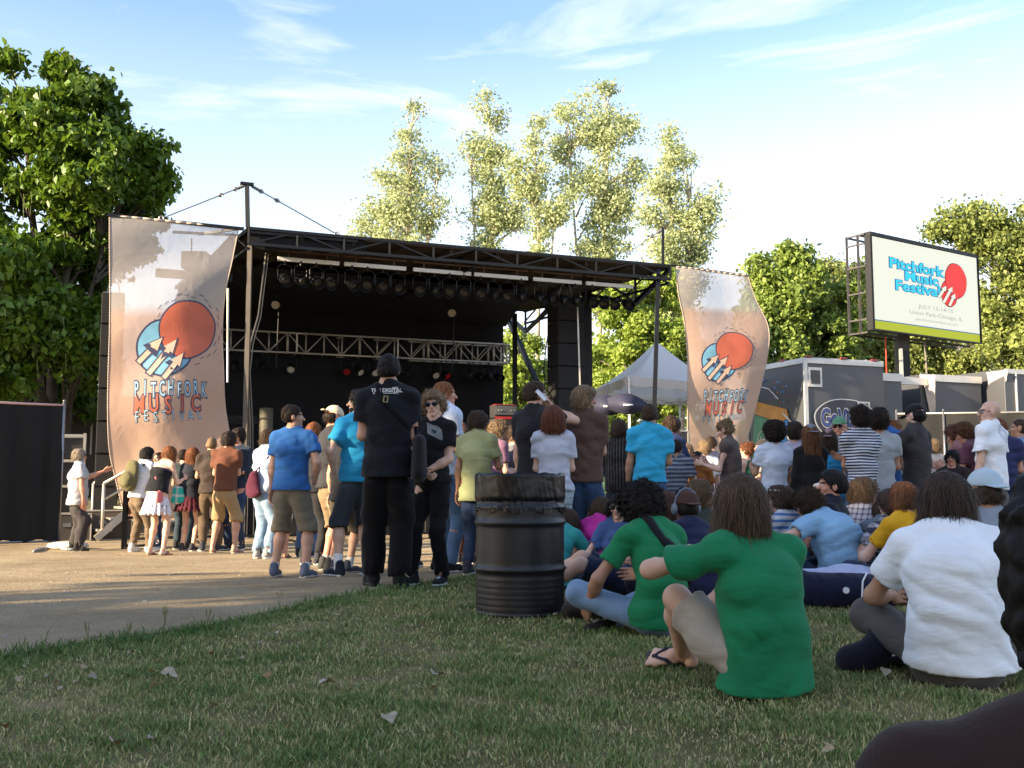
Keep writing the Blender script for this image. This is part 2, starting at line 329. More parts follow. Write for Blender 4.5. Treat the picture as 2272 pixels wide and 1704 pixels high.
for j in range(len(rows) - 1):
    for i in range(3): a = j * 4 + i; Q.append((a, a + 1, a + 5, a + 4))
tag(link('ground', np_mesh('ground', V, Q, False, [ground_material()])), 'wide flat park lawn ground', None, kind='structure')
ys = sorted(set([round(float(y), 4) for y in _ey] + list(np.arange(_ey[0], 15.9, 0.35)) + [7.5, 16, 18, 22, 28, 40]))
V = []; Q = []
for y in ys:
    w = 0.05 * mnoise.noise(Vector((0, y * 3, 0))) + 0.03 * mnoise.noise(Vector((3, y * 11, 0)))
    V += [(-70, y, gz(y) + 0.005), (edge_x(y) + w, y, gz(y) + 0.005)]
for j in range(len(ys) - 1): Q.append((2 * j, 2 * j + 1, 2 * j + 3, 2 * j + 2))
tag(link('path', np_mesh('path', V, Q, False, [path_material()])), 'tan packed gravel path in front of the stage', None, kind='structure')

def set_rnd(me, vals):
    a = me.attributes.new('rnd', 'FLOAT', 'FACE'); a.data.foreach_set('value', np.asarray(vals, np.float32))
def grass_patch():
    rs = np.random.RandomState(3); P = []
    def scatter(n, y0, y1):
        y = rs.uniform(y0, y1, n); x = rs.uniform(-1, 1, n) * (0.56 * y + 0.6); return x, y
    bands = [(1.15, 3.0, 150000, .85), (3.0, 5.0, 125000, 1.0), (5.0, 8.0, 110000, 1.35), (8.0, 13.5, 65000, 2.2)]
    X = []; Y = []; S = []
    for y0, y1, n, s in bands:
        x, y = scatter(n, y0, y1); X.append(x); Y.append(y); S.append(np.full(n, s))
    X = np.concatenate(X); Y = np.concatenate(Y); S = np.concatenate(S)
    ex = np.array([edge_x(v) for v in np.linspace(0.5, 14, 400)]); EX = np.interp(Y, np.linspace(0.5, 14, 400), ex)
    dist = X - EX + rs.normal(0, 0.045, len(X))
    k = dist > 0; X, Y, S, dist = X[k], Y[k], S[k], dist[k]; n = len(X)
    # tufty density: low-frequency field
    fld = np.sin(X * 5.1 + 2 * np.sin(Y * 3.3)) * np.sin(Y * 4.7 + 1.5 * np.sin(X * 2.9)) + 0.7 * np.sin(X * 13 + Y * 7) * np.sin(Y * 15 - X * 6)
    k = rs.uniform(-1.7, 1.5, n) < fld + 0.45 + (dist < 0.5) * 1; X, Y, S, dist, fld = X[k], Y[k], S[k], dist[k], fld[k]; n = len(X)
    h = rs.uniform(0.008, 0.026, n) * (1 + 0.3 * fld) * (1 + 0.9 * np.exp(-(dist / 0.22) ** 2)) * S ** 0.35
    tall = rs.rand(n) < 0.004; h[tall] *= 2.4
    w = rs.uniform(0.0013, 0.0028, n) * S
    az = rs.uniform(0, 2 * PI, n); lean = rs.uniform(0.1, 1.1, n) * h
    Z = -0.17 * np.clip((Y - 7.5) / 8.5, 0, 1)
    cx, cy = np.cos(az), np.sin(az); rot = rs.uniform(0, 2 * PI, n); bx, by = np.cos(rot) * w, np.sin(rot) * w
    V = np.zeros((n, 5, 3)); 
    V[:, 0] = np.stack([X - bx, Y - by, Z], 1); V[:, 1] = np.stack([X + bx, Y + by, Z], 1)
    mxx, myy = X + cx * lean * 0.35, Y + cy * lean * 0.35
    V[:, 2] = np.stack([mxx + bx * .8, myy + by * .8, Z + h * 0.6], 1); V[:, 3] = np.stack([mxx - bx * .8, myy - by * .8, Z + h * 0.6], 1)
    V[:, 4] = np.stack([X + cx * lean, Y + cy * lean, Z + h * 0.95], 1)
    i = np.arange(n)[:, None] * 5
    T = np.concatenate([i + np.array([[0, 1, 2]]), i + np.array([[0, 2, 3]]), i + np.array([[3, 2, 4]])], 1).reshape(-1, 3)
    dry = np.clip(0.48 - 0.22 * fld + rs.normal(0, 0.28, n) - 0.5 * np.exp(-(dist / 0.35) ** 2), 0, 1)
    me = np_mesh('grass', V.reshape(-1, 3), T, False); set_rnd(me, np.repeat(dry, 3))
    m, nn, l, b = newmat('grass_blade'); b.inputs['Roughness'].default_value = 0.6; b.inputs['Specular IOR Level'].default_value = 0.25
    a = nn.new('ShaderNodeAttribute'); a.attribute_name = 'rnd'; r = nn.new('ShaderNodeValToRGB'); e = r.color_ramp.elements
    e[0].position = 0.0; e[0].color = (0.072, 0.138, 0.034, 1); e[1].position = 1.0; e[1].color = (0.56, 0.45, 0.23, 1)
    q = e.new(0.45); q.color = (0.200, 0.260, 0.078, 1); q = e.new(0.75); q.color = (0.42, 0.38, 0.18, 1)
    l.new(a.outputs['Fac'], r.inputs[0]); l.new(r.outputs[0], b.inputs['Base Color'])
    me.materials.append(m); o = link('grass', me); tag(o, 'short patchy lawn grass, green mixed with dry straw blades', 'grass', kind='stuff')
grass_patch()
def pebbles():
    rs = np.random.RandomState(8); n = 5200; y = rs.uniform(4.8, 15, n) ** 1.0; x = rs.uniform(-.62, .1, n) * y; ex = np.array([edge_x(float(v)) for v in y]); k = x < ex - .05; x, y = x[k], y[k]; n = len(x)
    r = rs.uniform(.003, .009, n) * (1 + (rs.rand(n) < .03) * 1.5); z = -0.17 * np.clip((y - 7.5) / 8.5, 0, 1) + .006; a = rs.uniform(0, 6.3, n); c, s = np.cos(a), np.sin(a); P = []
    for (u, v, w) in ((1, 0, 0), (0, 1, 0), (-1, 0, 0), (0, -1, 0), (.1, .1, .7)): j = rs.uniform(.7, 1.3, n); P.append(np.stack([x + (u * c - v * s) * r * j * 1.3, y + (u * s + v * c) * r * j, z + w * r], 1))
    V = np.stack(P, 1).reshape(-1, 3); i = np.arange(n)[:, None] * 5; T_ = np.concatenate([i + [[0, 1, 4]], i + [[1, 2, 4]], i + [[2, 3, 4]], i + [[3, 0, 4]]], 1).reshape(-1, 3)
    tag(link('pebbles', np_mesh('pebbles', V, T_, True, [mat('pebble', (.30, .25, .19), .9, 0, 0, 20, .4, 40)])), 'small loose pebbles scattered over the gravel path', 'pebbles', kind='stuff')
pebbles()
# seed stalks and weeds at the turf edge
def weed(px, py, hpx):
    p = gpt(px, py); k = p.y / F; m = MB(); rs = random.Random(px)
    for j in range(rs.randint(2, 4)):
        pts = [Vector((0, 0, 0))]; a = rs.uniform(0, 6.3); ln = rs.uniform(0.1, 0.4)
        for q in range(1, 6): t = q / 5; pts.append(Vector((math.cos(a) * ln * t * t * hpx * k, math.sin(a) * ln * t * t * hpx * k, t * hpx * k * rs.uniform(0.9, 1.0))))
        m.path(pts, 0.0016, 4); m.tube(pts[-2], pts[-1] + Vector((0, 0, 0.02)), 0.004, 0.001, 5)
    o = m.build('weed', mat('dry_stalk', (0.16, 0.17, 0.07), 0.8)); o.location = p
    return o
for k, (px, py, h, lb) in enumerate([(195, 1432, 46, 'tall dark grass seed stalk at the turf edge nearest the left side'), (285, 1420, 34, 'short upright weed stalk on the turf edge, second from the left'), (365, 1402, 50, 'branching weed stalk leaning right over the gravel'), (460, 1395, 40, 'thin weed tuft where the turf edge bends'), (620, 1352, 38, 'slender grass stalk standing alone over the gravel'), (45, 1452, 30, 'low weed at the far left end of the turf edge')]):
    tag(weed(px, py, h), lb, 'weed', 'weeds along the turf edge')
# fallen leaves
def leaf_mesh(seed, col, name='leaf_blade'):
    rs = random.Random(seed); n = 7; V = []; Q = []
    for i in range(n + 1):
        t = i / n; w = 0.5 * math.sin(PI * t ** 0.8) * (1 + 0.15 * rs.uniform(-1, 1)); c = 0.22 * math.sin(PI * t) + rs.uniform(-.03, .03)
        V += [(-w, t * 1.3 - .65, 0.05 + c * .5 + w * .5 * rs.uniform(.5, 1.2)), (0, t * 1.3 - .65, c * .6), (w, t * 1.3 - .65, 0.05 + c * .5 + w * .6 * rs.uniform(.4, 1.3))]
    for i in range(n): a = 3 * i; Q += [(a, a + 1, a + 4, a + 3), (a + 1, a + 2, a + 5, a + 4)]
    return np_mesh(name, V, Q, True, [mat('dead_leaf', col, 0.8, 0, 0.3, 30, 0.25, 4)])
LM = [leaf_mesh(1, (0.34, 0.26, 0.16)), leaf_mesh(2, (0.36, 0.30, 0.21)), leaf_mesh(3, (0.30, 0.17, 0.08)), leaf_mesh(4, (0.40, 0.33, 0.14)), leaf_mesh(5, (0.27, 0.22, 0.16))]
LN = ['curled tan dead leaf on the lawn', 'pale papery dead leaf on the lawn', 'orange-brown dead leaf on the lawn', 'yellowish fallen leaf on the lawn', 'grey-brown shrivelled leaf on the lawn']
leaves = [(375, 1512, 1, 1.7), (338, 1504, 3, 1.1), (345, 1535, 0, .9), (595, 1511, 2, 1.0), (726, 1530, 1, 1.5), (962, 1508, 1, 1.2), (980, 1510, 0, .9), (517, 1425, 3, 1.1), (466, 1462, 2, .9), (290, 1460, 0, .9), (615, 1398, 0, 1.1),
          (620, 1412, 1, 1.0), (503, 1406, 4, .8), (578, 1435, 4, .8), (535, 1472, 0, .7), (185, 1492, 0, .8), (205, 1515, 4, .9), (60, 1490, 1, .8), (42, 1520, 0, .9), (110, 1512, 4, .9), (125, 1528, 1, .8), (168, 1527, 0, .7),
          (138, 1542, 1, .8), (355, 1480, 0, .6), (864, 1612, 1, 1.5), (475, 1583, 4, .9), (253, 1668, 0, 1.4), (335, 1658, 4, .8), (750, 1372, 0, 1.2), (883, 1318, 3, .8), (855, 1333, 1, .8), (833, 1378, 3, .7), (922, 1355, 1, .8),
          (1030, 1385, 2, .8), (940, 1395, 0, .7), (965, 1324, 3, .7), (1235, 1372, 1, .9), (1262, 1390, 3, .9), (1130, 1445, 0, .6), (1198, 1440, 4, .6), (1964, 1505, 1, 1.2), (1880, 1480, 4, 1.3), (965, 1540, 0, .9), (10, 1628, 2, .9), (1838, 1683, 0, 1.0)]
for i, (px, py, k, s) in enumerate(leaves):
    p = gpt(px, py); o = link('fallen_leaf', LM[k]); rs = random.Random(i * 7 + 1); s *= 0.038
    o.location = p + Vector((0, 0, 0.022 + .005 * s)); o.rotation_euler = (rs.uniform(-.5, .5), rs.uniform(-.5, .5), rs.uniform(0, 6.3)); o.scale = (s, s, s)
    tag(o, LN[k], 'leaf', ('fallen leaves: ' + LN[k]))
# ================================================================== TREES
def tree(name, label, base, blobs, leafn, leafs, lmat, bark, trunk_r=0.25, stems=None, clump=0.35, droop=0.3, group=None, seed=1, shell=0.5, aspect=1.5, flat=0.6, clumps_per=26, limb_r=0.03, hang=0):
    """blobs: list of (centre, radius or (rx,ry,rz), weight). crown = leaf-sized faces in clumps inside the blobs"""
    rs = np.random.RandomState(seed); root = empty(name, base, 0, label, 'tree', group); base = Vector(base)
    C = []; W = []
    for b in blobs:
        c, r = Vector(b[0]) - base, b[1]; r = (r, r, r) if not isinstance(r, tuple) else r; w = b[2] if len(b) > 2 else 1
        n = max(2, int(clumps_per * w * (r[0] * r[2]) ** 0.9 / (clump ** 2) * 0.09))
        d = rs.normal(size=(n, 3)); d /= np.linalg.norm(d, axis=1)[:, None]; rad = shell + (1 - shell) * rs.rand(n) ** 0.6; rad *= rs.uniform(.75, 1.06, n)
        C.append(np.array(c)[None] + d * rad[:, None] * np.array(r)[None])
    C = np.concatenate(C); nc = len(C); cs = rs.uniform(0.55, 1.25, nc) * clump
    per = max(3, leafn // nc); n = per * nc; ci = np.repeat(np.arange(nc), per)
    off = rs.normal(size=(n, 3)) * cs[ci][:, None] * np.array([0.62, 0.62, 0.5]); P = C[ci] + off
    # leaf orientation: normal mostly up/outward, axis drooping
    nrm = rs.normal(size=(n, 3)) + np.array([0, 0, 0.6]) + off / (np.linalg.norm(off, axis=1)[:, None] + 1e-6) * 0.5; nrm /= np.linalg.norm(nrm, axis=1)[:, None]
    ax = rs.normal(size=(n, 3)) + np.array([0, 0, -2.5 * droop]); ax -= (ax * nrm).sum(1)[:, None] * nrm; ax /= np.linalg.norm(ax, axis=1)[:, None]; sd = np.cross(nrm, ax)
    ls = leafs * rs.uniform(0.6, 1.3, n)[:, None]; a = ax * ls * 0.5 * aspect; s = sd * ls * 0.5; fold = nrm * ls * 0.12
    V = np.stack([P - a, P + s * 0.9 + a * -0.15 + fold, P + a, P - s * 0.9 + a * -0.15 + fold], 1).reshape(-1, 3); i4 = np.arange(n)[:, None] * 4
    T = np.concatenate([i4 + [[0, 1, 2]], i4 + [[0, 2, 3]]], 1).reshape(-1, 3)
    me = np_mesh('crown', V, T, False, [lmat]); set_rnd(me, np.repeat(np.clip(rs.rand(n) * 0.55 + rs.rand(nc)[ci] * 0.35, 0, 1), 2)); link('crown', me, root)
    m = MB(); tops = stems or [(C.mean(0), trunk_r)]
    for (tp, r0) in tops:
        tp = Vector(tp) if stems is None else Vector(tp) - base; pts = [Vector((0, 0, -0.3))]; 
        for q in range(1, 8): t = q / 7; pts.append(Vector((tp.x * t ** 1.2, tp.y * t ** 1.2, tp.z * t)) + Vector((math.sin(t * 7 + r0 * 50), math.cos(t * 6), 0)) * 0.12 * (t < 1))
        for q in range(7): m.tube(pts[q], pts[q + 1], r0 * (1 - 0.11 * q), r0 * (1 - 0.11 * (q + 1)), 9, False)
    hm_ = MB(); stp = [Vector(t[0]) - (base if stems else Vector()) for t in tops]
    for k in range(nc):
        if rs.rand() > min(1, 150 / nc): continue
        c = Vector(C[k]); best = min(stp, key=lambda s_: (Vector((s_.x * min(1, c.z / max(s_.z, .1)), s_.y * min(1, c.z / max(s_.z, .1)), 0)) - Vector((c.x, c.y, 0))).length)
        zz = max(0.1, min(best.z, c.z - 0.5 * math.hypot(c.x - best.x, c.y - best.y) - 0.3)); t = zz / best.z; st = Vector((best.x * t ** 1.2, best.y * t ** 1.2, zz))
        mid = (st + c) / 2 + Vector((rs.normal() * .12, rs.normal() * .12, 0.1)); m.tube(st, mid, limb_r * 1.7, limb_r, 5, False); m.tube(mid, c, limb_r, limb_r * .35, 5, False)
        if hang:
            for q in range(2):
                d = Vector(rs.normal(size=3)) * 0.25; hm_.tube(c + d, c + d + Vector((0.03, 0, -rs.uniform(.25, .45))), 0.008, 0.004, 4, False)
    m.build('trunk', bark, root, True)
    if hang: tag(hm_.build('seed_pods', mat('pod', (.10, .14, .04), .7), root), None, None, kind='stuff')
    return root
bark_grey = mat('bark_grey', (0.20, 0.17, 0.13), 0.9, 0, 0.8, 12, 0.3, 4); bark_dark = mat('bark_dark', (0.07, 0.055, 0.04), 0.9, 0, 0.8, 12, 0.3, 4); bark_pale = mat('bark_pale', (0.42, 0.37, 0.29), 0.85, 0, 0.5, 10, 0.25, 4)
L_cat = leafmat('catalpa_leaf', (0.006, 0.024, 0.004), (0.10, 0.18, 0.015), 0.26, 0.45)
L_pop = leafmat('poplar_leaf', (0.10, 0.14, 0.058), (0.43, 0.49, 0.27), 0.36, 0.55)
L_lush = leafmat('elm_leaf', (0.050, 0.105, 0.018), (0.27, 0.36, 0.065), 0.35, 0.5)
L_map = leafmat('maple_leaf', (0.035, 0.080, 0.020), (0.22, 0.30, 0.065), 0.30, 0.5)
L_loc = leafmat('locust_leaf', (0.060, 0.095, 0.025), (0.26, 0.31, 0.09), 0.35, 0.5)
def bl(px, py, r, d, w=1.0, rz=None):
    c = at(px, py, d); rr = r / F * d; return (c, (rr, rr * 0.9, (rz or r) / F * d), w)
d = 23.0
catb = [bl(145, 140, 40, d), bl(125, 192, 62, d + 1), bl(28, 155, 30, d), bl(205, 190, 36, d), bl(120, 262, 95, d - 1), bl(215, 260, 70, d), bl(20, 260, 90, d), bl(60, 370, 130, d), bl(190, 370, 110, d - 1), bl(285, 335, 60, d), bl(350, 360, 42, d), bl(330, 425, 50, d), bl(250, 450, 90, d + 1), bl(90, 510, 150, d),
        bl(-110, 300, 130, d + 1), bl(-130, 520, 160, d), bl(20, 650, 140, d + 1), bl(150, 640, 100, d + 1), bl(290, 520, 60, d + 1), bl(40, 800, 120, d + 1), bl(150, 800, 65, d + 2), bl(180, 880, 50, d + 2), bl(-120, 760, 140, d + 1), bl(330, 480, 40, d+1), bl(200, 560, 90, d+1), bl(90, 890, 60, d+2), bl(60, 700, 90, d-2, 1), bl(150, 760, 70, d-2, 1), bl(30, 820, 80, d-2, 1), bl(215, 700, 40, d-1, 1.3), bl(210, 820, 38, d, 1.3), bl(20, 600, 90, d-2, .6)]
_b = at(110, 1100, d); _b.z = -0.17
tree('catalpa_tree', 'tall broad-leaved tree with hanging seed pods behind the black fence panel at far left', _b, catb, 105000, 0.135, L_cat, bark_dark, stems=[(at(60, 330, d), .20), (at(170, 300, d), .17), (at(225, 560, d), .12), (at(-80, 400, d), .18)], clump=0.24, droop=0.8, seed=4, aspect=1.45, shell=0.5, clumps_per=17, hang=1)
tree('catalpa_tree', 'broad park tree beyond the left edge of the picture, neighbour of the catalpa', (-24.5, 15.5, -.17), [(Vector((-24.5 + 2 * math.cos(a), 15.5 + 2 * math.sin(a), 3 + 1.25 * i)), 2.4, 1) for i, a in enumerate([0, 2, 4, 1, 3, 5, 2.5])], 16000, .3, L_cat, bark_dark, trunk_r=.25, clump=.5, seed=77, clumps_per=24)
# poplars behind the stage: columns of blobs
def poplar(px, top, bot, w, lean, d, label, seed, n=12000, extra=(), stem2=0, c=0.50):
    n = int(n * 1.45); B = []; k = 9
    for i in range(k):
        t = i / (k - 1); r = w * (0.28 + 0.72 * math.sin(PI * min(1, t * 0.62 + 0.08))); B.append(bl(px + lean * t + 14 * math.sin(seed * 3 + i * 2.1), top + r * .6 + (bot - top - r) * t, r, d, 0.55 + 0.25 * t, rz=max(r * .8, (bot - top) / k * .7)))
    B += [bl(a, b_, r, d, 0.8) for a, b_, r in extra]
    base = at(px + lean, 1100, d); base.z = -0.17
    st = [(at(px, top + 60, d), 0.17)]
    if stem2: st.append((at(px + stem2, top + 170, d), 0.12))
    return tree('poplar_tree', label, base, B, n, 0.12, L_pop, bark_pale, stems=st, clump=c, droop=0.35, group='poplars rising behind the stage', seed=seed, shell=0.05, aspect=1.2, clumps_per=40, limb_r=0.03)
poplar(912, 222, 640, 72, -30, 46, 'pale sparse poplar at the left end of the row behind the stage roof', 11, 10500, [(830, 480, 52), (815, 520, 40), (870, 400, 50), (965, 370, 35), (960, 480, 50)], 60)
poplar(1085, 205, 650, 52, 10, 47, 'narrow pointed poplar second from left behind the stage roof', 12, 9500, [(1050, 330, 32), (1110, 330, 28), (1060, 470, 42), (1140, 480, 50), (1090, 400, 35)], -40)
poplar(1185, 262, 560, 34, 20, 44, 'small forked poplar between the pointed one and the tallest', 13, 5000, [(1180, 420, 45), (1145, 380, 30), (1235, 480, 34), (1250, 440, 28)], 50)
poplar(1345, 180, 700, 74, -15, 45, 'tallest and widest poplar, centre right above the stage roof', 14, 15000, [(1260, 255, 32), (1250, 330, 42), (1400, 280, 36), (1410, 380, 40), (1265, 420, 30), (1320, 300, 50), (1370, 450, 50)], -80)
poplar(1482, 280, 760, 62, 20, 43, 'darker poplar at the right end of the row beside the right mast', 15, 15000, [(1570, 440, 40), (1540, 500, 50), (1580, 470, 26), (1470, 420, 45), (1510, 350, 34), (1450, 480, 40), (1550, 560, 50), (1500, 620, 60), (1480, 700, 70)], 50, c=0.45)
# lush green trees seen under the roof
def bush(px, py0, rads, d, label, lm, seed, n, name='elm_tree', bark=bark_grey, c=0.34, ls=0.12, group='leafy trees behind the stage', shell=.5, trunk_r=.16):
    n = int(n * (2.4 if ls < .2 else 2.2)); B = [bl(a, b_, r, d + dd) for a, b_, r, dd in rads]; base = at(px, 1100, d); base.z = -0.17
    return tree(name, label, base, B, n, ls, lm, bark, trunk_r=trunk_r, clump=c, droop=0.4, group=group, seed=seed, shell=shell, clumps_per=24)
bush(1150, 0, [(1150, 790, 60, 0), (1120, 880, 70, 0), (1190, 850, 60, 1), (1160, 960, 80, 0), (1230, 930, 60, 1), (1090, 960, 50, 1)], 37, 'green tree filling the gap between backdrop and speaker tower', L_lush, 21, 9500)
bush(1390, 0, [(1370, 660, 50, 0), (1400, 720, 70, 0), (1450, 680, 60, 1), (1340, 780, 50, 1), (1440, 790, 80, 0), (1370, 860, 70, 1), (1500, 760, 60, 0), (1500, 860, 70, 1), (1420, 940, 90, 1), (1340, 930, 60, 0), (1480, 640, 50, 1)], 36, 'green tree behind the white canopy tent', L_lush, 22, 17000)
bush(1290, 0, [(1320, 840, 40, 0), (1290, 900, 60, 0), (1340, 790, 30, 1), (1250, 980, 60, 0)], 40, 'low green tree right of the hanging speaker tower', L_lush, 23, 6000)
bush(1760, 0, [(1740, 600, 45, 0), (1700, 630, 40, 0), (1780, 620, 45, 0), (1690, 700, 70, 0), (1770, 690, 80, 0), (1720, 780, 80, 0), (1820, 740, 80, 1), (1850, 680, 60, 1), (1800, 820, 80, 1), (1700, 860, 60, 0), (1870, 790, 70, 2), (1675, 590, 18, 0), (1748, 560, 16, 0), (1778, 572, 14, 0)], 40, 'dense green maple rising between the right banner and the screen', L_map, 24, 26000, 'maple_tree', group='trees behind the grey trailer', c=0.36, ls=0.16)
bush(1960, 0, [(1880, 610, 40, 0), (1920, 650, 55, 0), (1990, 720, 80, 0), (1900, 760, 70, 0), (2000, 800, 80, 0), (1830, 600, 26, 0), (2080, 800, 70, 0), (2140, 790, 60, 0), (1960, 620, 60, 2)], 50, 'feathery locust tree right behind the video screen', L_loc, 25, 14000, 'locust_tree', group='trees behind the grey trailer', c=0.5, ls=0.15)
bush(2180, 0, [(2120, 520, 50, 0), (2180, 500, 55, 0), (2250, 520, 70, 0), (2210, 590, 80, 0), (2320, 560, 110, 0), (2200, 680, 70, 0), (2270, 690, 100, 0), (2230, 790, 90, 0), (2370, 700, 120, 0), (2080, 520, 28, 0), (2300, 830, 100, 0), (2250, 900, 80, 0)], 46, 'large round locust tree at the right edge of the picture', L_loc, 26, 30000, 'locust_tree', group='trees behind the grey trailer', c=0.5, ls=0.15)
# shade trees out of frame, left and behind: their shadow covers the lawn
def shade_tree(x, y, h, r, seed, label, low=0.28):
    B = []; rs = random.Random(seed)
    for i in range(16):
        t = rs.random(); a = rs.uniform(0, 6.3); rr = r * (1 - abs(t - .4) * .8) * .6; B.append((Vector((x + math.cos(a) * rr, y + math.sin(a) * rr, h * (low + (0.95 - low) * t) - .17)), r * .5, 1))
    return tree('shade_tree', label, (x, y, -0.17 if y > 16 else 0), B, 9000, 0.42, L_map, bark_grey, trunk_r=.28, clump=0.7, seed=seed, group='park trees left of the lawn', shell=.3, clumps_per=22, limb_r=.05)
nv = Vector((0.51, -0.86, 0)); sv = Vector((SUN_AZ[0], SUN_AZ[1], 0)); _la = -1
for i, (nn_, t, h, r, lb) in enumerate([(-7.3, 19, 13, 3.0, 'park tree nearest the path, just left of the viewer'), (0.5, 18, 12, 4.2, 'second park tree from the path, left of the viewer'), (7.5, 18, 12, 4.4, 'third park tree, behind the viewer'), (14.5, 16, 12, 4.5, 'fourth park tree, far behind the viewer'), (-2.2, 30, 15, 4.4, 'taller park tree standing behind the first row'), (4.5, 31, 16, 4.6, 'tallest park tree in the second row')]):
    q = nv * nn_ + sv * t; shade_tree(q.x, q.y, h, r, 40 + i, lb)
# pale clouds of distant trees closing the horizon
def treeline():
    rs = np.random.RandomState(9); B = []
    for i in range(60):
        x = -75 + i * 2.6 + rs.uniform(-1, 1); B.append((x, 78 + rs.uniform(-4, 4), rs.uniform(1, 5.5), rs.uniform(2.2, 3.6)))
    P = []
    n = 260
    for (x, y, z, r) in B:
        d_ = rs.normal(size=(n, 3)); d_ /= np.linalg.norm(d_, axis=1)[:, None]; P.append(np.array([x, y, z]) + d_ * r * rs.uniform(.6, 1.05, (n, 1)))
    P = np.concatenate(P); n = len(P); a = rs.normal(size=(n, 3)) * .35; b_ = rs.normal(size=(n, 3)) * .35
    V = np.stack([P - a, P + b_, P + a], 1).reshape(-1, 3); T = np.arange(3 * n).reshape(-1, 3); me = np_mesh('distant_trees', V, T, False, [L_loc]); set_rnd(me, rs.rand(n) * .7)
    tag(link('distant_trees', me), 'band of distant park trees along the horizon', 'wood', kind='stuff')
treeline()
# ================================================================== STAGE
FL = Vector((-5.25, 20.0, 0)); FR = Vector((3.66, 23.5, 0)); SU = (FR - FL).normalized(); SVv = Vector((-3.3, 5.7, 0)); SN = Vector((SU.y, -SU.x, 0))  # SN points to the audience
BL_ = FL + SVv; BR_ = FR + SVv; ZT = 5.96; GZ = -0.17
def fp(px, py, off=0.0):
    """pixel -> point on the stage's front plane pushed off metres towards the back"""
    return onplane(px, py, FL - SN * off, SN)
stage = empty('stage', (FL.x, FL.y, GZ), 0, 'black covered festival stage with mast above its left front corner', 'stage')
S0 = -Vector((FL.x, FL.y, GZ))
class SB(MB):
    """MB in world coordinates, linked under a root standing at pos"""
    def buildat(s, name, mat, root, **k):
        o = s.build(name, mat, root, **k); o.matrix_parent_inverse = Matrix.Translation(root.location).inverted(); return o
M_under = mat('roof_skin', (0.030, 0.020, 0.013), 0.85, 0, 0.3, 5, 0.35, 1.2)
def z3(p, z): return Vector((p.x, p.y, z))
m = SB()   # roof: sloped sheet with thickness
q = [z3(FL, ZT), z3(FR, ZT), z3(BR_, ZT - .05), z3(BL_, ZT - .05)]
m.add(q + [v - Vector((0, 0, .07)) for v in q], [(0, 1, 2, 3), (7, 6, 5, 4), (0, 4, 5, 1), (1, 5, 6, 2), (2, 6, 7, 3), (3, 7, 4, 0)])
for k in range(1, 9):      # rafters below the skin
    a = FL.lerp(FR, k / 9); b = BL_.lerp(BR_, k / 9); m.bar(z3(a, ZT - .13), z3(b, ZT - .18), .05, .10)
m.buildat('roof', M_under, stage)
m = SB()   # front fascia truss
for z in (ZT - .03, ZT - .34): m.bar(z3(FL, z) + SN * .06, z3(FR, z) + SN * .06, .06, .06)
m.bar(z3(FL, ZT - .06) + SN * .03 , z3(FL.lerp(FR, .23), ZT - .06) + SN * .03, .03, .12)
for k in range(11):
    a = FL.lerp(FR, k / 10) + SN * .06
    if k < 10:
        b = FL.lerp(FR, (k + 1) / 10) + SN * .06
        if k % 2: m.bar(z3(a, ZT - .03), z3(b, ZT - .34), .03)
        else: m.bar(z3(a, ZT - .34), z3(b, ZT - .03), .03)
    m.bar(z3(a, ZT - .03), z3(a, ZT - .34), .04)
for s_, e_ in ((FL, BL_), (FR, BR_), (FL.lerp(FR, .5), BL_.lerp(BR_, .5))):
    m.bar(z3(s_, ZT - .05) , z3(e_, ZT - .1), .08, .08); m.bar(z3(s_, ZT - .42), z3(e_, ZT - .47), .05, .05)
    for k in range(8):
        a = s_.lerp(e_, k / 8); b = s_.lerp(e_, (k + 1) / 8); m.bar(z3(a, ZT - (.05 if k % 2 else .42)), z3(b, ZT - (.42 if k % 2 else .05)), .035)
m.buildat('roof_truss', M_black, stage)
m = SB()   # left fascia cloth and dark valance
a = FL; b = FL.lerp(FR, .25); m.add([z3(a, ZT - .02) - SN * .02, z3(b, ZT - .02) - SN * .02, z3(b, ZT - .36) - SN * .02, z3(a, ZT - .42) - SN * .02, z3(a, ZT - .02) - SN * .05, z3(b, ZT - .02) - SN * .05, z3(b, ZT - .36) - SN * .05, z3(a, ZT - .42) - SN * .05], [(0, 1, 2, 3), (7, 6, 5, 4), (3, 2, 6, 7), (0, 3, 7, 4), (1, 5, 6, 2)])
m.buildat('fascia_cloth', M_blackcloth, stage)
# side trusses: V outriggers on the right roof edge
side_n = Vector((SVv.y, -SVv.x, 0)).normalized()
def sp(px, py): return onplane(px, py, FR, side_n)
m = SB()
A, B, C_ = sp(1310, 655), sp(1410, 672), sp(1462, 622)
top = lambda p: z3(p, ZT - .1)
m.bar(A, B, .09, .09); m.bar(B, C_, .10, .10); m.bar(B, top(B), .06); m.bar(A, top(A), .08); m.bar(B, top(A.lerp(B, .5)), .045); m.bar(C_, top(FR), .07); m.bar(top(B), C_, .04)
m.buildat('outrigger_truss', M_black, stage); m = SB()
A, B, C_ = sp(1225, 680), sp(1166, 736), sp(1120, 692)
m.bar(A, B, .09, .09); m.bar(B, C_, .09, .09); m.bar(B, top(B), .06); m.bar(top(A), B, .05); m.bar(C_, top(C_), .06); m.bar(A, C_, .05)
m.bar(C_, sp(1190, 845), .12, .12)
m.buildat('outrigger_truss', M_black, stage)
m = SB()   # back wall, deck, deck skirt
wl = BL_ + SVv.normalized() * -.25; wr = onplane(1118, 800, BR_, SN) ; wr.z = 0
wb = [z3(wl, .2), z3(wr, .2), z3(wr, ZT - .2), z3(wl, ZT - .2)]
n_ = 26; vs = []
